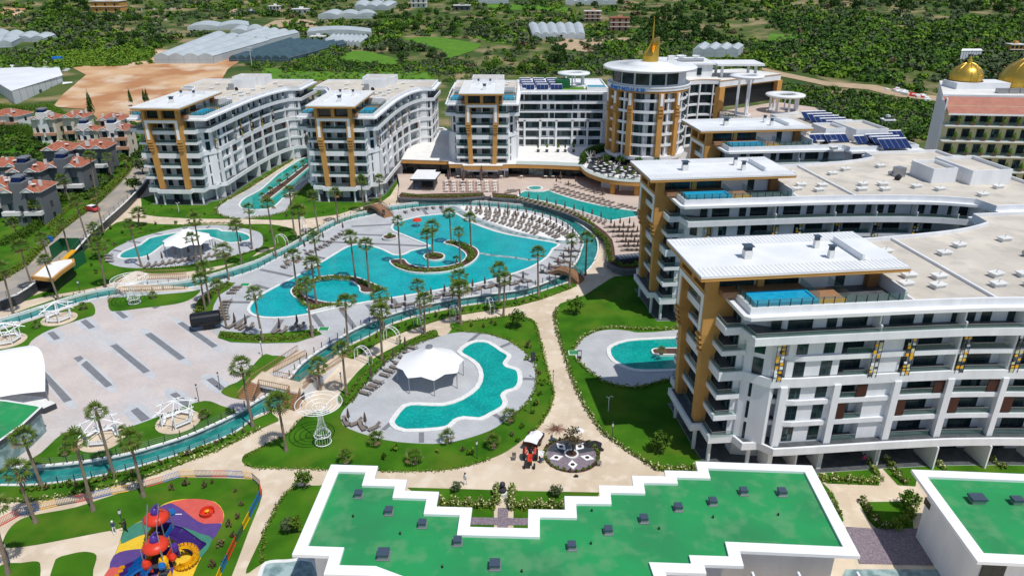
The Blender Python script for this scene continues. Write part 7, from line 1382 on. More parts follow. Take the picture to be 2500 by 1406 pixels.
# restaurant tables with chairs
tt = MB(); tt.box(-.45, .45, -.45, .45, .7, .76, 'table_white'); tt.tube([(0, 0, 0), (0, 0, .7)], .06, 'dark', 6); TT = mkmesh(tt, 'table')
cc = MB(); cc.box(-.24, .24, -.24, .24, .4, .48, 'rattan'); cc.box(-.24, .24, .2, .26, .48, .9, 'rattan'); [cc.box(a-.025, a+.025, b_-.025, b_+.025, 0, .4, 'rattan') for a in (-.2, .2) for b_ in (-.2, .2)]; CM = mkmesh(cc, 'chair')
cd = MB(); cd.box(-.24, .24, -.24, .24, .4, .47, 'dark_grey'); cd.box(-.24, .24, .2, .26, .47, .85, 'dark_grey'); [cd.box(a-.02, a+.02, b_-.02, b_+.02, 0, .4, 'dark_grey') for a in (-.2, .2) for b_ in (-.2, .2)]; CD = mkmesh(cd, 'chair')
def put(me, x, y, z, a, name, label, cat, grp, s=1): o = mesh_obj(name, me, None, label=label, cat=cat, group=grp); o.location = (x, y, z+.02); o.rotation_euler = (0, 0, a); o.scale = (s, s, s); return o
for ci, px in enumerate((1090, 1108, 1130, 1148, 1168, 1188, 1208)):
    for ri, py in enumerate((448, 455, 462, 469)):
        x, y = G(px+ri*.5, py, ZT); lb = f'in column {ci+1} from the left, row {ri+1} from the back'
        put(TT, x, y, ZT, 0, 'table', 'white dining table '+lb, 'table', 'dining tables on the terrace')
        for k in (-1, 1): put(CM, x+k*.75, y, ZT, -k*math.pi/2, 'chair', ('red-brown chair left of dining table ' if k < 0 else 'red-brown chair right of dining table ')+f'column {ci+1}, row {ri+1} from the back', 'chair', 'chairs at the dining tables')
for ci, px in enumerate((1119, 1149, 1167, 1187, 1205, 1224, 1273, 1332, 1350, 1369)):
    x, y = G(px, 436, ZT); put(TT, x, y, ZT, 0, 'table', f'white table close to the restaurant windows, {ORD[ci]} from the left', 'table', 'tables by the restaurant windows')
    for k in (-1, 1): put(CM if ci < 7 else CD, x+k*.8, y+.2, ZT, -k*math.pi/2, 'chair', f'chair {("left", "right")[k > 0]} of the {ORD[ci]} table close to the restaurant windows', 'chair', 'chairs by the restaurant windows')
for i, (px, py) in enumerate(((1095, 452), (1099, 445), (1131, 455), (1133, 447), (1173, 452), (1176, 440))): umbrella(px, py, ZT, f'tall closed umbrella among the dining tables, {ORD[i]} from the left', 'tall umbrellas among the dining tables', 1.7)
k = 0; used_ = []
for _ in range(900):
    x, y = random.uniform(20, 44), random.uniform(191, 222)
    if not inpoly(x, y, inset([(21.5, 203), (23, 197.5), (26, 193.8), (30.4, 191.4), (36, 190.8), (43, 191.5), (44, 200), (36, 204), (30, 208), (26, 215), (22, 212)], .2)) or any((x-a)**2+(y-b_)**2 < 3.4 for a, b_ in used_): continue
    used_.append((x, y)); put(TT, x, y, 5.44, random.random(), 'table', 'white cafe table on the crowded curved upper terrace', 'table', 'cafe tables on the upper terrace', 1.1)
    for t in (0, 1.6, 3.2): put(CD, x+.85*math.cos(t+k), y+.85*math.sin(t+k), 5.44, t+k-math.pi/2, 'chair', 'dark cafe chair on the crowded curved upper terrace', 'chair', 'cafe chairs on the upper terrace')
    k += 1
    if k > 46: break
for i, (x, y) in enumerate(((24, 200), (27.5, 196.5), (31.5, 194.5), (35.5, 193.6), (26, 205), (30, 200), (34.5, 198), (24, 209))):
    umbrella(None, None, 5.44, f'tall closed umbrella on the curved upper terrace, {ORD[i]} from the left', 'umbrellas on the upper terrace', 1.5, xy=(x, y))
    o = mesh_obj('potted_bush', SH[i % 3], None, label='round bush in a pot among the upper terrace tables', cat='potted plant', group='potted bushes on the upper terrace'); o.location = (x+1.6, y+.8, 5.5); o.scale = (1.5, 1.5, 1.9)
for i in range(3):
    x, y = ((28.5, 198.5), (23, 212), (37, 194.5))[i]; q = MB()
    for j in range(9): a = 2*math.pi*j/9; q.tube([(0, 0, .2), (.5*math.cos(a), .5*math.sin(a), 1.6), (1.5*math.cos(a), 1.5*math.sin(a), 2.9)], [.09, .06, .02], 'frame_white', 4)
    q.lathe((0, 0, 0), [(.5, 0), (.45, .4), (.01, .4)], 'white', 10); o = q.build('white_branch_lamp', None, 'white branching tree lamp on the upper terrace, '+('in the middle', 'at the dark back', 'at the right')[i], 'lamp'); o.location = (x, y, 5.44)
for i, px in enumerate((1314, 1335, 1362, 1380, 1400)):
    x, y = G(px, 372, 5.4); q = MB(); q.lathe((0, 0, 0), [(.4, 0), (.5, .8), (.01, .8)], 'dark_grey', 8); r = empty('potted_plant', (x, y, 5.42), 0, f'slim plant in a dark pot along the podium, {ORD[i]} from the left', 'potted plant', 'potted plants along the podium'); q.build('pot', r); o = mesh_obj('foliage', SH[i % 3], r); o.location = (0, 0, .8); o.scale = (1, 1, 3)
# loungers round the kidney pool (near)
for i, (px, py) in enumerate(((893, 963), (905, 951), (914, 945), (925, 936), (940, 919), (952, 909), (964, 900), (975, 891), (985, 876), (996, 864), (1008, 852))): lounger(px, py, .05, -28, f'brown lounger left of the nearer tent, {ORD[i]} from the bottom', 'loungers left of the nearer tent', True)
for i, (px, py) in enumerate(((907, 930), (939, 905), (961, 884), (990, 855))): umbrella(px, py, .05, f'closed brown umbrella left of the nearer tent, {ORD[i]} from the bottom', 'umbrellas left of the nearer tent')
for i, (px, py, a) in enumerate(((845, 1034, 120), (870, 1036, 40), (884, 1045, 120), (914, 1047, 40))): lounger(px, py, .05, a, f'brown lounger at the lower left of the kidney pool deck, {ORD[i]} from the left', 'loungers at the lower left of the kidney deck', True)
for i, (px, py) in enumerate(((852, 1034), (893, 1044))): umbrella(px, py, .05, f'closed umbrella at the lower left of the kidney pool deck, {ORD[i]} from the left', 'umbrellas at the lower left of the kidney deck')
for i, (px, py) in enumerate(((358, 652), (376, 650), (393, 647), (410, 645), (424, 642), (441, 640), (457, 637), (471, 634), (506, 629), (522, 626), (534, 624), (266, 625), (266, 632), (268, 640))): lounger(px, py, .05, 75 if i < 11 else 0, f'brown lounger at the edge of the farther tent deck, {ORD[i]} counted from the left' if i < 11 else f'brown lounger at the left tip of the farther tent deck, {ORD[i-11]} from the top', 'loungers on the farther tent deck')
for i, (px, py) in enumerate(((365, 645), (398, 641), (431, 632), (462, 626), (498, 620), (529, 615), (589, 600))): umbrella(px, py, .05, f'closed umbrella on the farther tent deck, {ORD[i]} from the left', 'umbrellas on the farther tent deck')
# red float ornament, signs, lamps, arches
r = empty('pool_mushroom', (*G(1019, 553, ZI), ZI), 0, 'red mushroom fountain standing in the main pool', 'fountain'); q = MB(); q.tube([(0, 0, 0), (0, 0, 1.5)], .15, 'white', 8); q.build('stem', r); q = MB(); q.lathe((0, 0, 0), [(.05, 1.5), (1.15, 1.5), (.95, 1.85), (.5, 2.05), (.02, 2.1)], 'red', 18); q.build('cap', r)
LM = MB(); LM.tube([(0, 0, 0), (0, 0, 2.6)], .05, 'fence_dark', 6); LM.box(-.09, .09, -.09, .09, 2.2, 2.9, 'fence_dark'); LM.box(-.1, .1, -.1, .1, 2.3, 2.7, 'coping'); LMM = mkmesh(LM, 'garden_lamp')
for i, (px, py, z) in enumerate(((641, 868, ZI), (486, 980, ZI), (538, 950, ZI), (835, 950, 0), (640, 837, ZI), (1165, 1120, 0), (1494, 1075, 0), (303, 1292, 0), (25, 1375, 0), (1476, 562, 0), (197, 718, 0), (1308, 925, 0), (1350, 945, 0), (1296, 1010, 0), (430, 660, 0), (890, 480, 0))):
    x, y = G(px, py, z); o = mesh_obj('garden_lamp', LMM, None, label=f'slim dark garden lamp post, {ORD[i]} in the resort grounds' if False else None); o.location = (x, y, z); props(o, 'slim dark lamp post '+('beside the plaza near the stairs', 'at the lower edge of the plaza, left one', 'at the lower edge of the plaza, right one', 'at the path by the kidney lawn hedge', 'in the planted strip below the pool', 'at the bottom right of the kidney lawn', 'in the hedge of the shaded lawn', 'beside the two people at the playground', 'at the lower left corner path', 'beside the curved retaining wall', 'on the left verge near the kiosk', 'at the right edge of the kidney pool deck', 'on the wide path hedge, middle', 'at the lower right of the kidney pool deck', 'below the farther tent deck', 'on the lawn before the second wing')[i], 'lamp post')
SW = MB(); SW.tube([(0, 0, 0), (0, 0, 2.3), (.3, 0, 2.6), (.55, 0, 2.4)], .06, 'frame_white', 6); SW.tube([(0, 0, 2.2), (-.4, 0, 2.5)], .05, 'frame_white', 5); SWM = mkmesh(SW, 'swan_lamp')
for i, (px, py) in enumerate(((1485, 1004), (437, 518), (1060, 1300))): 
    if i < 2: x, y = G(px, py); o = mesh_obj('curved_lamp', SWM, None, label=('white curved lamp standing on the shaded lawn', 'white curved lamp on the lawn before the leftmost wing')[i], cat='lamp'); o.location = (x, y, 0)
def arch(px, py, qx, qy, label, w_=1.3, pink=False):
    a, c = Vector(G(px, py)), Vector(G(qx, qy)); r = empty('garden_arch', (0, 0, 0), 0, label, 'garden arch', 'white arches over the garden paths'); q = MB(); d = (c-a); n = Vector((-d.y, d.x)).normalized()*.35
    for s in (-1, 1): q.tube([(*(a+n*s), 0)]+[(*(a+d*(.5-.5*math.cos(t))+n*s), 1.2+1.5*math.sin(t)) for t in [math.pi*k/10 for k in range(11)]]+[(*(c+n*s), 0)], .06, 'frame_white', 5, False)
    for k in range(1, 10): t = math.pi*k/10; p = a+d*(.5-.5*math.cos(t)); q.tube([(*(p+n), 1.2+1.5*math.sin(t)), (*(p-n), 1.2+1.5*math.sin(t))], .03, 'frame_white', 4)
    q.build('arch_frame', r)
    o = mesh_obj('climbing_plant', np_mesh('climbing_plant', crown_q(14, .4, .8, 9, .09), ['flower_pink' if pink else 'hedge_leaf', 'leaf_mid'], (rs.rand(126) < .45).astype(int)), r); o.location = (*c, 0)
for q_ in ((870, 875, 905, 890, 'white arch over the path above the kidney lawn, nearest'), (941, 828, 975, 840, 'white arch over the path by the kidney lawn, middle'), (1015, 795, 1035, 812, 'white arch with pink flowers further along the path', 1.3, True), (1103, 772, 1118, 785, 'white arch with pink blossoms south of the pool deck', 1.3, True), (1190, 752, 1202, 768, 'white arch farthest right beside the wide path'), (676, 596, 702, 604, 'white arch with pink flowers on the round lawn left of the channel', 1.3, True), (738, 548, 748, 575, 'white arch with red flowers on the path above the channel', 1.3, True)): arch(*q_)
# channel fence: dark posts and wires
def chan_fence(P, z, label, step=1.9):
    pts = along(P, step); r = empty('channel_fence', (0, 0, 0), 0, label, 'fence'); q = MB()
    for h in (.35, .62, .9): q.tube([(p[0], p[1], z+h) for p in pts], .012, 'steel', 3, False)
    q.build('wire', r); pm = MB(); pm.box(-.05, .05, -.05, .05, 0, 1.05, 'fence_dark'); m_ = mkmesh(pm, 'post')
    for x, y, dx, dy in pts[:100]: o = mesh_obj('post', m_, r); o.location = (x, y, z); o.rotation_euler = (0, 0, math.atan2(dy, dx))
h_ = len(IC)//2
chan_fence(inset(IC, .1)[:h_], ZI+.1, 'dark post and wire fence on the near coping of the raised pool terrace'); chan_fence(inset(IC, .1)[h_:], ZI+.1, 'dark post and wire fence on the far coping of the raised pool terrace')
oo = inset(OC, -.25); h_ = len(OC)//2
chan_fence(oo[6:h_-4], .05, 'dark post and wire fence outside the channel on the near side'); chan_fence(oo[h_+4:-8], .05, 'dark post and wire fence outside the channel on the far side')
# ---------------------------------------------------------------- playground
fp = GL([(-10, 1290), (50, 1258), (97, 1245), (140, 1235), (184, 1227), (228, 1218), (273, 1207), (315, 1200), (357, 1190), (400, 1178), (440, 1165), (478, 1164), (517, 1164), (554, 1164), (595, 1166), (617, 1170), (636, 1188), (637, 1212), (610, 1265), (594, 1295), (577, 1325), (556, 1370), (541, 1400), (520, 1450)], 0)
r = empty('playground_fence', (0, 0, 0), 0, 'low fence of red, blue, yellow and grey panels round the playground', 'fence')
for i, (a, c) in enumerate(zip(fp, fp[1:])):
    m_ = ('red', 'blue', 'yellow', 'dark_grey')[i % 4]; a, c = Vector(a), Vector(c); q = MB(); n = max(4, int((c-a).length/.16)); q.tube([(*a, 1.0), (*c, 1.0)], .04, m_, 4); q.tube([(*a, .12), (*c, .12)], .05, m_, 4)
    for k in range(n+1): p = a.lerp(c, k/n); q.box(p.x-.014, p.x+.014, p.y-.014, p.y+.014, .1, 1.0, m_)
    q.build('fence_panel', r)
r = empty('play_tower', (0, 0, 0), 0, 'colourful play tower with red domes and several slides', 'playground')
A = Vector(G(395, 1392, 0)); B_ = Vector(G(398, 1330, 0)); 
for nm_, C_, zr in (('near', A, 3.3), ('far', B_, 3.7)):
    q = MB(); q.box(C_.x-1.0, C_.x+1.0, C_.y-1.0, C_.y+1.0, 1.3, 1.4, 'dark_grey'); q.build('platform', r)
    for sx in (-1, 1):
        for sy in (-1, 1): q = MB(); q.tube([(C_.x+sx*1.0, C_.y+sy*1.0, 0), (C_.x+sx*1.0, C_.y+sy*1.0, zr+.4)], .06, 'steel', 8); q.build('post', r)
    q = MB(); q.box(C_.x-1.0, C_.x-.94, C_.y-1, C_.y+1, 1.4, 2.2, 'yellow'); q.box(C_.x+.94, C_.x+1, C_.y-1, C_.y+1, 1.4, 2.2, 'red' if nm_ == 'near' else 'blue'); q.box(C_.x-1, C_.x+1, C_.y+.94, C_.y+1, 1.4, 2.3, 'purple'); q.build('panel', r)
    q = MB(); q.lathe((C_.x, C_.y, zr), [(1.25, -.1), (1.32, .1), (1.15, .42), (.75, .66), (.4, .7)], 'red', 24); q.build('dome', r, smooth=True); q = MB(); q.lathe((C_.x, C_.y, zr+.62), [(.4, 0), (.45, .3), (.35, .7), (.05, .85)], 'purple', 14); q.tube([(C_.x, C_.y, zr+1.5), (C_.x+.4, C_.y, zr+1.9), (C_.x+.75, C_.y, zr+1.8)], [.16, .12, .05], 'purple', 7); q.build('finial', r, smooth=True)
q = MB(); M2 = (A+B_)/2; q.box(M2.x-.7, M2.x+.7, A.y+1, B_.y-1, 1.3, 1.4, 'dark_grey'); q.box(M2.x-.75, M2.x-.68, A.y+1, B_.y-1, 1.4, 2.1, 'red'); q.box(M2.x+.68, M2.x+.75, A.y+1, B_.y-1, 1.4, 2.1, 'yellow'); q.build('bridge', r)
def slide(pts, w_, mats):
    q = MB()
    for i in range(len(pts)-1):
        a, c = Vector(pts[i]), Vector(pts[i+1]); d = (c-a); n = Vector((-d.y, d.x, 0)).normalized()*w_/2; m_ = mats[min(len(mats)-1, i*len(mats)//(len(pts)-1))]
        q.add([a-n, a+n, c+n, c-n, a-n+Vector((0, 0, .3)), a+n+Vector((0, 0, .3)), c+n+Vector((0, 0, .3)), c-n+Vector((0, 0, .3)), a-n*1.15, a+n*1.15, c+n*1.15, c-n*1.15], [(0, 1, 2, 3), (8, 4, 7, 11), (4, 0, 3, 7), (1, 5, 6, 2), (5, 9, 10, 6), (8, 11, 10, 9)], m_)
    q.build('slide', r)
for k in range(3): slide([(A.x-1, A.y+.6-k*.75, 1.45), (A.x-1.8, A.y+.5-k*.9, 1.3), (A.x-3.0, A.y+.2-k*1.1, .55), (A.x-3.9, A.y+.0-k*1.2, .2), (A.x-4.4, A.y-.1-k*1.2, .12)], .6, ['blue', 'blue', 'purple', 'yellow'])
slide([(A.x-.6, A.y-1, 1.4), (A.x-.9, A.y-1.8, 1.1), (A.x-1.3, A.y-2.8, .4), (A.x-1.5, A.y-3.6, .15)], .6, ['blue', 'purple', 'yellow'])
slide([(B_.x+1, B_.y+.3, 1.6), (B_.x+1.9, B_.y+.1, 1.5), (B_.x+3.2, B_.y-.3, .7), (B_.x+4.0, B_.y-.6, .25), (B_.x+4.5, B_.y-.8, .2)], 1.5, ['purple'])
cs = Vector((A.x+2.3, A.y+1.0)); slide([(cs.x+1.05*math.cos(t)*(1 if t < 7 else 1), cs.y+1.05*math.sin(t), max(.12, 1.6-.27*(2.6-t))) for t in [2.6-.28*k for k in range(20)]], .6, ['yellow'])
q = MB(); 
for k in range(8): q.box(A.x+.5, A.x+1.5, A.y-1.25-.3*k, A.y-.95-.3*k, 1.2-.16*k-.06, 1.2-.16*k, 'dark_grey')
q.box(A.x+.44, A.x+.5, A.y-3.4, A.y-1, .1, 1.0, 'yellow'); q.box(A.x+1.5, A.x+1.56, A.y-3.4, A.y-1, .1, 1.0, 'yellow'); q.build('steps', r)
q = MB(); [q.lathe((x_, y_, z_), [(.03, 0), (.36, .1), (.4, .4), (.25, .7), (.02, .75)], m_, 10) for x_, y_, z_, m_ in ((A.x+.9, A.y-1.2, 1.5, 'blue'), (A.x+1.3, A.y+.3, 1.2, 'red'), (B_.x-.6, B_.y+1.3, 3.2, 'red'), (B_.x+1, B_.y+1.4, 3.0, 'blue'), (A.x-1.3, A.y+1.1, 2.2, 'blue'))]; q.build('ornament', r)
q = MB(); q.tube([(B_.x-.6, B_.y+1.2, 3.2), (B_.x+2.0, B_.y+1.5, 3.0)], .05, 'white_plain', 6); q.build('pole', r)
x, y = G(507, 1255, 0); r = empty('spinner', (x, y, .08), 0, 'round red spinning seat on the red rubber surface', 'playground spinner'); q = MB(); q.lathe((0, 0, 0), [(.75, 0), (.85, .5), (.75, .5), (.68, .1), (.02, .1)], 'red', 22, R(0), R(330)); q.build('tub', r); q = MB(); q.lathe((0, 0, 0), [(.12, .1), (.12, .4), (.25, .45), (.02, .5)], 'yellow', 10); q.build('wheel', r)
# ---------------------------------------------------------------- vehicles and workers' clutter
def tyre(name, c, rr, wd, parent, ax=(1, 0)):
    q = MB(); d = Vector((*ax, 0)).normalized(); p = Vector(c); q.tube([p-d*wd/2, p-d*wd*.35, p+d*wd*.35, p+d*wd/2], [rr*.86, rr, rr, rr*.86], 'cloth_black', 18); o = q.build(name, parent)
    q = MB(); q.tube([p-d*(wd/2+.02), p+d*(wd/2+.02)], rr*.5, 'steel', 12); q.build('rim', o); return o
x, y = G(1294, 1128, 0); r = empty('tractor', (x, y, .01), R(-4), 'small orange tractor parked beside the round gravel bed', 'tractor')
q = MB(); q.prism([(-.28, -1.45), (.28, -1.45), (.3, .1), (-.3, .1)], .65, 1.25, 'red'); q.box(-.3, .3, -1.5, -1.42, .6, 1.15, 'dark'); q.box(-.25, .25, -1.3, 1.1, .45, .68, 'dark'); q.build('body', r, smooth=False)
for s in (-1, 1):
    tyre('wheel', (s*.78, .75, .72), .72, .4, r); tyre('wheel', (s*.6, -1.2, .36), .36, .22, r); q = MB(); q.tube([(s*.6, .1, 1.2), (s*.62, .6, 1.55), (s*.62, 1.1, 1.4), (s*.62, 1.35, 1.0)], .14, 'red', 6); q.build('mudguard', r)
q = MB(); q.box(-.25, .25, .65, 1.05, .95, 1.1, 'dark'); q.box(-.25, .25, 1.0, 1.08, 1.1, 1.5, 'dark'); q.build('seat', r); q = MB(); q.tube([(0, .2, 1.2), (0, .35, 1.5)], .03, 'dark', 6); q.lathe((0, .36, 1.52), [(.2, 0), (.23, .02), (.2, .04)], 'dark', 14); q.build('steering_wheel', r); q = MB(); q.tube([(.15, -.9, 1.2), (.15, -.9, 1.9)], .04, 'dark', 6); q.build('exhaust', r)
x, y = G(1303, 1086, 0); r = empty('trailer', (x, y, .01), R(-22), 'small dark red trailer covered with a white sheet behind the tractor', 'trailer')
q = MB(); q.box(-.95, .95, -1.4, 1.4, .65, .75, 'dark'); [q.box(*b_, .75, 1.25, 'brown') for b_ in ((-.98, -.9, -1.4, 1.4), (.9, .98, -1.4, 1.4), (-.98, .98, -1.45, -1.38), (-.98, .98, 1.38, 1.45))]; q.tube([(0, -1.4, .6), (0, -2.3, .5)], .06, 'dark', 6); q.build('box', r); q = MB(); n = 6; q.v = [(-.92+1.84*i/n, -1.36+2.72*j/n, 1.22+.22*math.sin(i*1.1+1)*math.sin(j*.9)+.12*math.sin(math.pi*i/n)) for i in range(n+1) for j in range(n+1)]; q.f = [(i*(n+1)+j, (i+1)*(n+1)+j, (i+1)*(n+1)+j+1, i*(n+1)+j+1) for i in range(n) for j in range(n)]; q.m = [q.mi('canvas')]*len(q.f); q.build('sheet', r, smooth=True)
for s in (-1, 1): tyre('wheel', (s*.8, .3, .38), .38, .22, r)
x, y = G(226, 515, 0); r = empty('parked_car', (x, y, 0), R(-25), 'dark red car with a white roof parked on the road by the villas', 'car')
body = [(-2.05, .35), (-2.1, .75), (-1.7, .95), (-1.35, 1.0), (-.95, 1.45), (.75, 1.48), (1.35, 1.0), (1.95, .85), (2.1, .6), (2.05, .35)]
q = MB(); n = len(body)
for s in (-1, 1): pass
q.v = [(a, -.86+(.12 if z > 1.2 else 0), z) for a, z in body]+[(a, .86-(.12 if z > 1.2 else 0), z) for a, z in body]; q.f = [(i, (i+1) % n, n+(i+1) % n, n+i) for i in range(n)]+[tuple(range(n)), tuple(range(2*n-1, n-1, -1))]; q.m = [q.mi('hi_vis')]*len(q.f); q.build('body', r)
q = MB(); q.box(-.95, .78, -.75, .75, 1.47, 1.5, 'white_plain'); q.build('roof', r); q = MB(); 
for s in (-1, 1): q.add([(-1.25, s*.84, 1.02), (1.2, s*.84, 1.02), (.7, s*.77, 1.42), (-.9, s*.77, 1.42)], [(0, 1, 2, 3)], 'screen_black')
q.add([(1.33, -.7, 1.03), (1.33, .7, 1.03), (.8, .68, 1.46), (.8, -.68, 1.46)], [(0, 1, 2, 3)], 'screen_black'); q.add([(-1.36, -.7, 1.03), (-1.36, .7, 1.03), (-1.0, .68, 1.46), (-1.0, -.68, 1.46)], [(3, 2, 1, 0)], 'screen_black'); q.build('window', r)
for a in (-1.3, 1.3):
    for s in (-1, 1): tyre('wheel', (a, s*.8, .33), .33, .2, r, (0, 1))
x, y = G(1070-1100+1073, 318, 0); 
x, y = G(1078, 322, 0); q = MB(); q.v = [(a, -.86, z) for a, z in body]+[(a, .86, z) for a, z in body]; q.f = [(i, (i+1) % n, n+(i+1) % n, n+i) for i in range(n)]+[tuple(range(n)), tuple(range(2*n-1, n-1, -1))]; q.m = [q.mi('white_plain')]*len(q.f); q.box(-.8, .7, -.88, .88, 1.05, 1.35, 'screen_black'); o = q.build('parked_car', None, 'white car parked in the service lane between the wings', 'car'); o.location = (x, y, 0.02)
x, y = G(120, 592, 0)
for i, (px, py, m_) in enumerate(((102, 605, 'steel'), (108, 600, 'steel'), (122, 590, 'blue'))): x, y = G(px, py); q = MB(); q.prism([(-.6, -.45), (.6, -.45), (.6, .45), (-.6, .45)], .1, 1.1, m_); q.prism([(-.65, -.5), (.65, -.5), (.65, .5), (-.65, .5)], 1.1, 1.2, m_); q.tube([(-.4, -.4, .08), (-.4, .4, .08)], .09, 'dark', 6); o = q.build('waste_bin', None, ('grey metal waste bin beside the road, left one', 'grey metal waste bin beside the road, middle one', 'light blue waste bin beside the road')[i], 'bin'); o.location = (x, y, 0)
# rattan stools / small chairs around the gravel bed
def chair(px, py, m_, label, a=0):
    x, y = G(px, py); r = empty('chair', (x, y, .01), a, label, 'chair'); q = MB(); q.box(-.26, .26, -.26, .26, .4, .5, m_); q.build('seat', r); q = MB(); q.box(-.26, .26, .22, .28, .5, .95, m_); q.build('backrest', r)
    for sx in (-.22, .22):
        for sy in (-.22, .22): q = MB(); q.box(sx-.02, sx+.02, sy-.02, sy+.02, 0, .4, 'steel'); q.build('leg', r)
chair(1255, 1122, 'lounger_brown', 'brown garden chair left of the tractor'); chair(1322, 1128, 'chimney_blue', 'blue-grey garden chair right of the tractor', 2); chair(1463, 1136, 'steel', 'grey garden chair right of the round gravel bed', 3); chair(1350, 1078, 'chimney_blue', 'small blue chair above the round gravel bed', 1)
def heap(px, py, m_, label, s=1.0, name='heap', h=.5, cat='heap'):
    x, y = G(px, py); q = MB(); n = 12; q.v = [(s*(1.1+.3*math.sin(i*2.3))*math.cos(2*math.pi*i/n), s*(.7+.2*math.cos(i*1.7))*math.sin(2*math.pi*i/n), 0) for i in range(n)]+[(s*.55*(1+.3*math.sin(i*3.1))*math.cos(2*math.pi*i/n), s*.4*math.sin(2*math.pi*i/n), h*(.8+.3*math.sin(i*1.9))) for i in range(n)]; q.f = [(i, (i+1) % n, n+(i+1) % n, n+i) for i in range(n)]+[tuple(range(n, 2*n))]; q.m = [q.mi(m_)]*len(q.f); o = q.build(name, None, label, cat); o.location = (x, y, .01)
heap(1318, 1108, 'canvas', 'crumpled white plastic sheet right of the tractor', .8, 'plastic_sheet', .4, 'sheet'); heap(1445, 1085, 'cloth_black', 'heap of black hose and bags at the upper right of the gravel bed', 1.2, 'hose_heap', .45, 'hose'); heap(1462, 1098, 'cloth_black', 'smaller black coil beside the gravel bed', .6, 'hose_heap', .35, 'hose'); heap(1410, 1052, 'canvas', 'white sack with pale branches above the gravel bed', .75, 'sack', .4, 'sack'); heap(1406, 1163, 'cloth_black', 'small black bag below the gravel bed', .3, 'bag', .3, 'bag'); heap(1408, 1048, 'plastic', 'white bucket beside the sack', .3, 'bucket', .35, 'bucket')
q = MB(); rr = random.Random(5); x, y = G(1358, 1048)
for i in range(140): a = rr.uniform(0, 6.28); d = rr.uniform(.3, 1.9); z = rr.uniform(.02, .35); q.tube([(rr.uniform(-.3, .3), rr.uniform(-.3, .3), z), (d*math.cos(a), d*math.sin(a)*.9, z*.3+.02)], .015, 'rattan' if i % 3 else 'brown', 3, False)
o = q.build('branch_pile', None, 'round pile of reddish dry twigs on the wide path', 'branches'); o.location = (x, y, .01)
# sunken machine by the retaining wall, info signs, statue, green hatches
x, y = G(1535, 640, ZT); q = MB(); q.box(-2.6, 2.6, -1.1, 1.1, .3, 1.2, 'dark_grey'); q.box(-2.8, 2.8, -1.3, 1.3, 1.2, 1.35, 'chimney_blue'); [q.box(-2.4+k*.8, -1.9+k*.8, -1.0, 1.0, 1.35, 1.42, 'steel') for k in range(6)]; o = q.build('ventilation_unit', None, 'dark ventilation box in the hedge at the terrace corner', 'ventilation'); o.location = (x, y, ZT); o.rotation_euler = (0, 0, .25)
for px, py, z, l in ((763, 820, ZI, 'dark notice board with a white sheet beside the planted strip'), (1324, 668, ZI, 'dark notice board near the right footbridge'), (937, 530, ZI, 'dark notice board at the foot of the upper footbridge'), (1301, 885, 0, 'dark shower post at the edge of the kidney pool deck'), (1414, 880, 0, 'dark shower post beside the pool deck of the nearest wing')):
    x, y = G(px, py, z); r = empty('notice_board', (x, y, z), 0, l, 'sign'); q = MB(); q.box(-.35, .35, -.06, .06, 0, 1.9, 'dark_grey'); q.build('panel', r)
    if 'sheet' in l or 'near' in l: q = MB(); q.box(-.27, .27, -.075, -.065, .9, 1.75, 'white_plain'); q.build('sheet', r)
for px, py, z, l in ((791, 804, ZI, 'green hatch cover in a white frame on the pool deck'), (1402, 862, 0, 'green hatch cover beside the wide path'), (598, 696, ZI, 'green hatch cover at the left of the pool deck'), (614, 522, 0, 'bright green box on the lawn at the tip of the long pool')):
    x, y = G(px, py, z); q = MB(); q.box(-.95, .95, -.75, .75, .01, .12, 'coping'); q.box(-.8, .8, -.6, .6, .12, .16, 'green_roof'); o = q.build('hatch_cover', None, l, 'hatch'); o.location = (x, y, z)
x, y = G(1227, 1208, 0); r = empty('garden_statue', (x, y, 0), 0, 'dark abstract statue on a pale plinth between the flowering bushes', 'statue'); q = MB(); q.lathe((0, 0, 0), [(.6, 0), (.6, .5), (.01, .5)], 'coping', 16); q.build('plinth', r); q = MB(); q.lathe((0, 0, .5), [(.2, 0), (.5, .25), (.45, .55), (.12, .75), (.35, 1.0), (.3, 1.3), (.02, 1.5)], 'dark_grey', 12); q.build('figure', r, smooth=True)
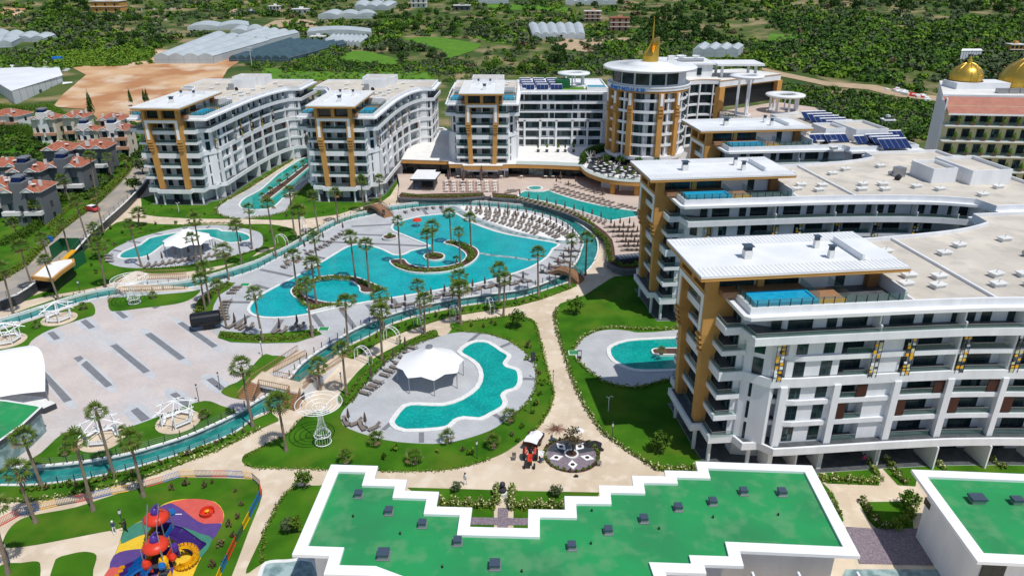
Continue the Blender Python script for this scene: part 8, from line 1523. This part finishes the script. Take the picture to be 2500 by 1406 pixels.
# ---------------------------------------------------------------- people
def person(px, py, z, ang, label, top, legs, hairm='hair', hat=None, stride=.25, s=1.0, arms=0):
    x, y = G(px, py, z); r = empty('person', (x, y, z+.02), ang, label, 'person')
    V = [(0, 0, .95), (0, 0, 1.15), (0, 0, 1.38), (0, 0, 1.5), (0, .02, 1.66), (.1, 0, .9), (.11, stride*.5, .5), (.11, stride*.35, .07), (.11, stride*.35+.16, .04), (-.1, 0, .9), (-.11, -stride*.35, .5), (-.11, -stride, .09), (-.11, -stride+.16, .05), (.19, 0, 1.4), (.25, -.08+arms*.2, 1.12), (.24, .08+arms*.35, .9+arms*.15), (.24, .13+arms*.42, .82+arms*.17), (-.19, 0, 1.4), (-.25, .06+arms*.2, 1.12), (-.24, .16+arms*.35, .93+arms*.15), (-.24, .2+arms*.42, .85+arms*.17)]
    E = [(0, 1), (1, 2), (2, 3), (3, 4), (0, 5), (5, 6), (6, 7), (7, 8), (0, 9), (9, 10), (10, 11), (11, 12), (2, 13), (13, 14), (14, 15), (15, 16), (2, 17), (17, 18), (18, 19), (19, 20)]
    RD = [.13, .12, .14, .055, .105, .09, .065, .045, .04, .09, .065, .045, .04, .06, .045, .035, .035, .06, .045, .035, .035]
    me = bpy.data.meshes.new('body'); me.from_pydata(V, E, []); o = bpy.data.objects.new('body', me); COL.objects.link(o); md = o.modifiers.new('skin', 'SKIN'); sv = me.skin_vertices[0].data if me.skin_vertices else None
    if sv is None: bm = bmesh.new(); bm.from_mesh(me); bm.verts.layers.skin.verify(); bm.to_mesh(me); bm.free(); sv = me.skin_vertices[0].data
    for i, q_ in enumerate(RD): sv[i].radius = (q_, q_*.8); sv[i].use_root = (i == 0)
    ss = o.modifiers.new('sub', 'SUBSURF'); ss.levels = 2; ss.render_levels = 2
    dg = bpy.context.evaluated_depsgraph_get(); nm = bpy.data.meshes.new_from_object(o.evaluated_get(dg)); bpy.data.objects.remove(o); nm.materials.clear()
    for m_ in ('skin', top, legs, 'dark'): nm.materials.append(M[m_])
    for p in nm.polygons:
        c = p.center; p.material_index = 3 if c.z < .1 else (2 if c.z < .98 and abs(c.x) < .2 else (1 if c.z < 1.5 and (c.z > 1.15 or abs(c.x) < .19) else 0)); p.use_smooth = True
    mesh_obj('body', nm, r); q = MB(); q.lathe((0, 0, 0), [(.118, 1.66), (.12, 1.72), (.1, 1.79), (.05, 1.83), (.01, 1.84)], hat or hairm, 12); q.build('hat' if hat else 'hair', r, smooth=True); r.scale = (s, s, s); return r
person(1136, 1183, 0, 2.6, 'person in white clothes walking on the path above the green roof', 'cloth_white', 'cloth_white'); person(281, 1302, 0, .4, 'person with white cap, navy shirt and white shorts by the playground', 'cloth_navy', 'cloth_white', hat='cloth_white'); person(310, 1297, 0, 1.4, 'person in black clothes with raised arms beside the play surface', 'cloth_black', 'cloth_black', arms=1); person(2105, 1136, 0, 0, 'person in a pink top in the shade at the ground floor passage', 'flower_pink', 'cloth_navy'); person(1300, 1108, .9, 3.0, 'person in dark clothes seated at the back of the tractor', 'cloth_black', 'cloth_navy', s=.75)

for l, P, z, wd, h in (('dense dark green planting at the back of the curved upper terrace', [(1425, 392), (1440, 378), (1470, 368), (1490, 372), (1500, 382)], 5.44, 3.2, 2.6), ('dark green planting along the left end of the curved upper terrace', [(1420, 402), (1428, 388)], 5.44, 2.0, 1.8)): hedge(l, P, z, wd, h, None, leaf='leaf_dark')
for i, (x, y) in enumerate(((31, 206), (36, 204), (27, 208), (41, 203))): tree('dark', x, y, 5.44, .55, ('dark tree in the middle of the curved upper terrace', 'dark tree under the tower on the upper terrace', 'dark tree at the back left of the upper terrace', 'dark tree at the right of the upper terrace')[i], None, 1.8)

shed('white cottage with a grey gable roof behind the left golden dome', [T(2342, 150), T(2392, 147), T(2386, 142), T(2345, 144)], 5, name='cottage', cat='house', roofm='metal_roof', z0=th(*T(2368, 148)))
for i, (dx, dy, z_, m_) in enumerate(((-.9, 1.2, 2.0, 'yellow'), (.9, 1.6, 1.7, 'purple'), (-.8, -.9, 1.9, 'red'), (.85, -.7, 2.1, 'yellow'))):
    q = MB(); q.lathe((0, 0, 0), [(.45, 0), (.5, .35), (.38, .8), (.05, .9)], m_, 10); q.box(-.5, .5, -.04, .04, -.7, 0, m_); o = q.build('play_panel', bpy.data.objects['play_tower']); o.location = (A.x+dx, A.y+dy, z_-.5)
for sx in (-1, 1):
    q = MB(); q.tube([(A.x+sx*1.2, A.y-1.2, 0), (A.x+sx*.5, A.y, 5.4), (B_.x+sx*.6, B_.y, 5.6), (B_.x+sx*1.3, B_.y+1.6, 0)], .05, 'steel', 5); q.build('support_pole', bpy.data.objects['play_tower'])
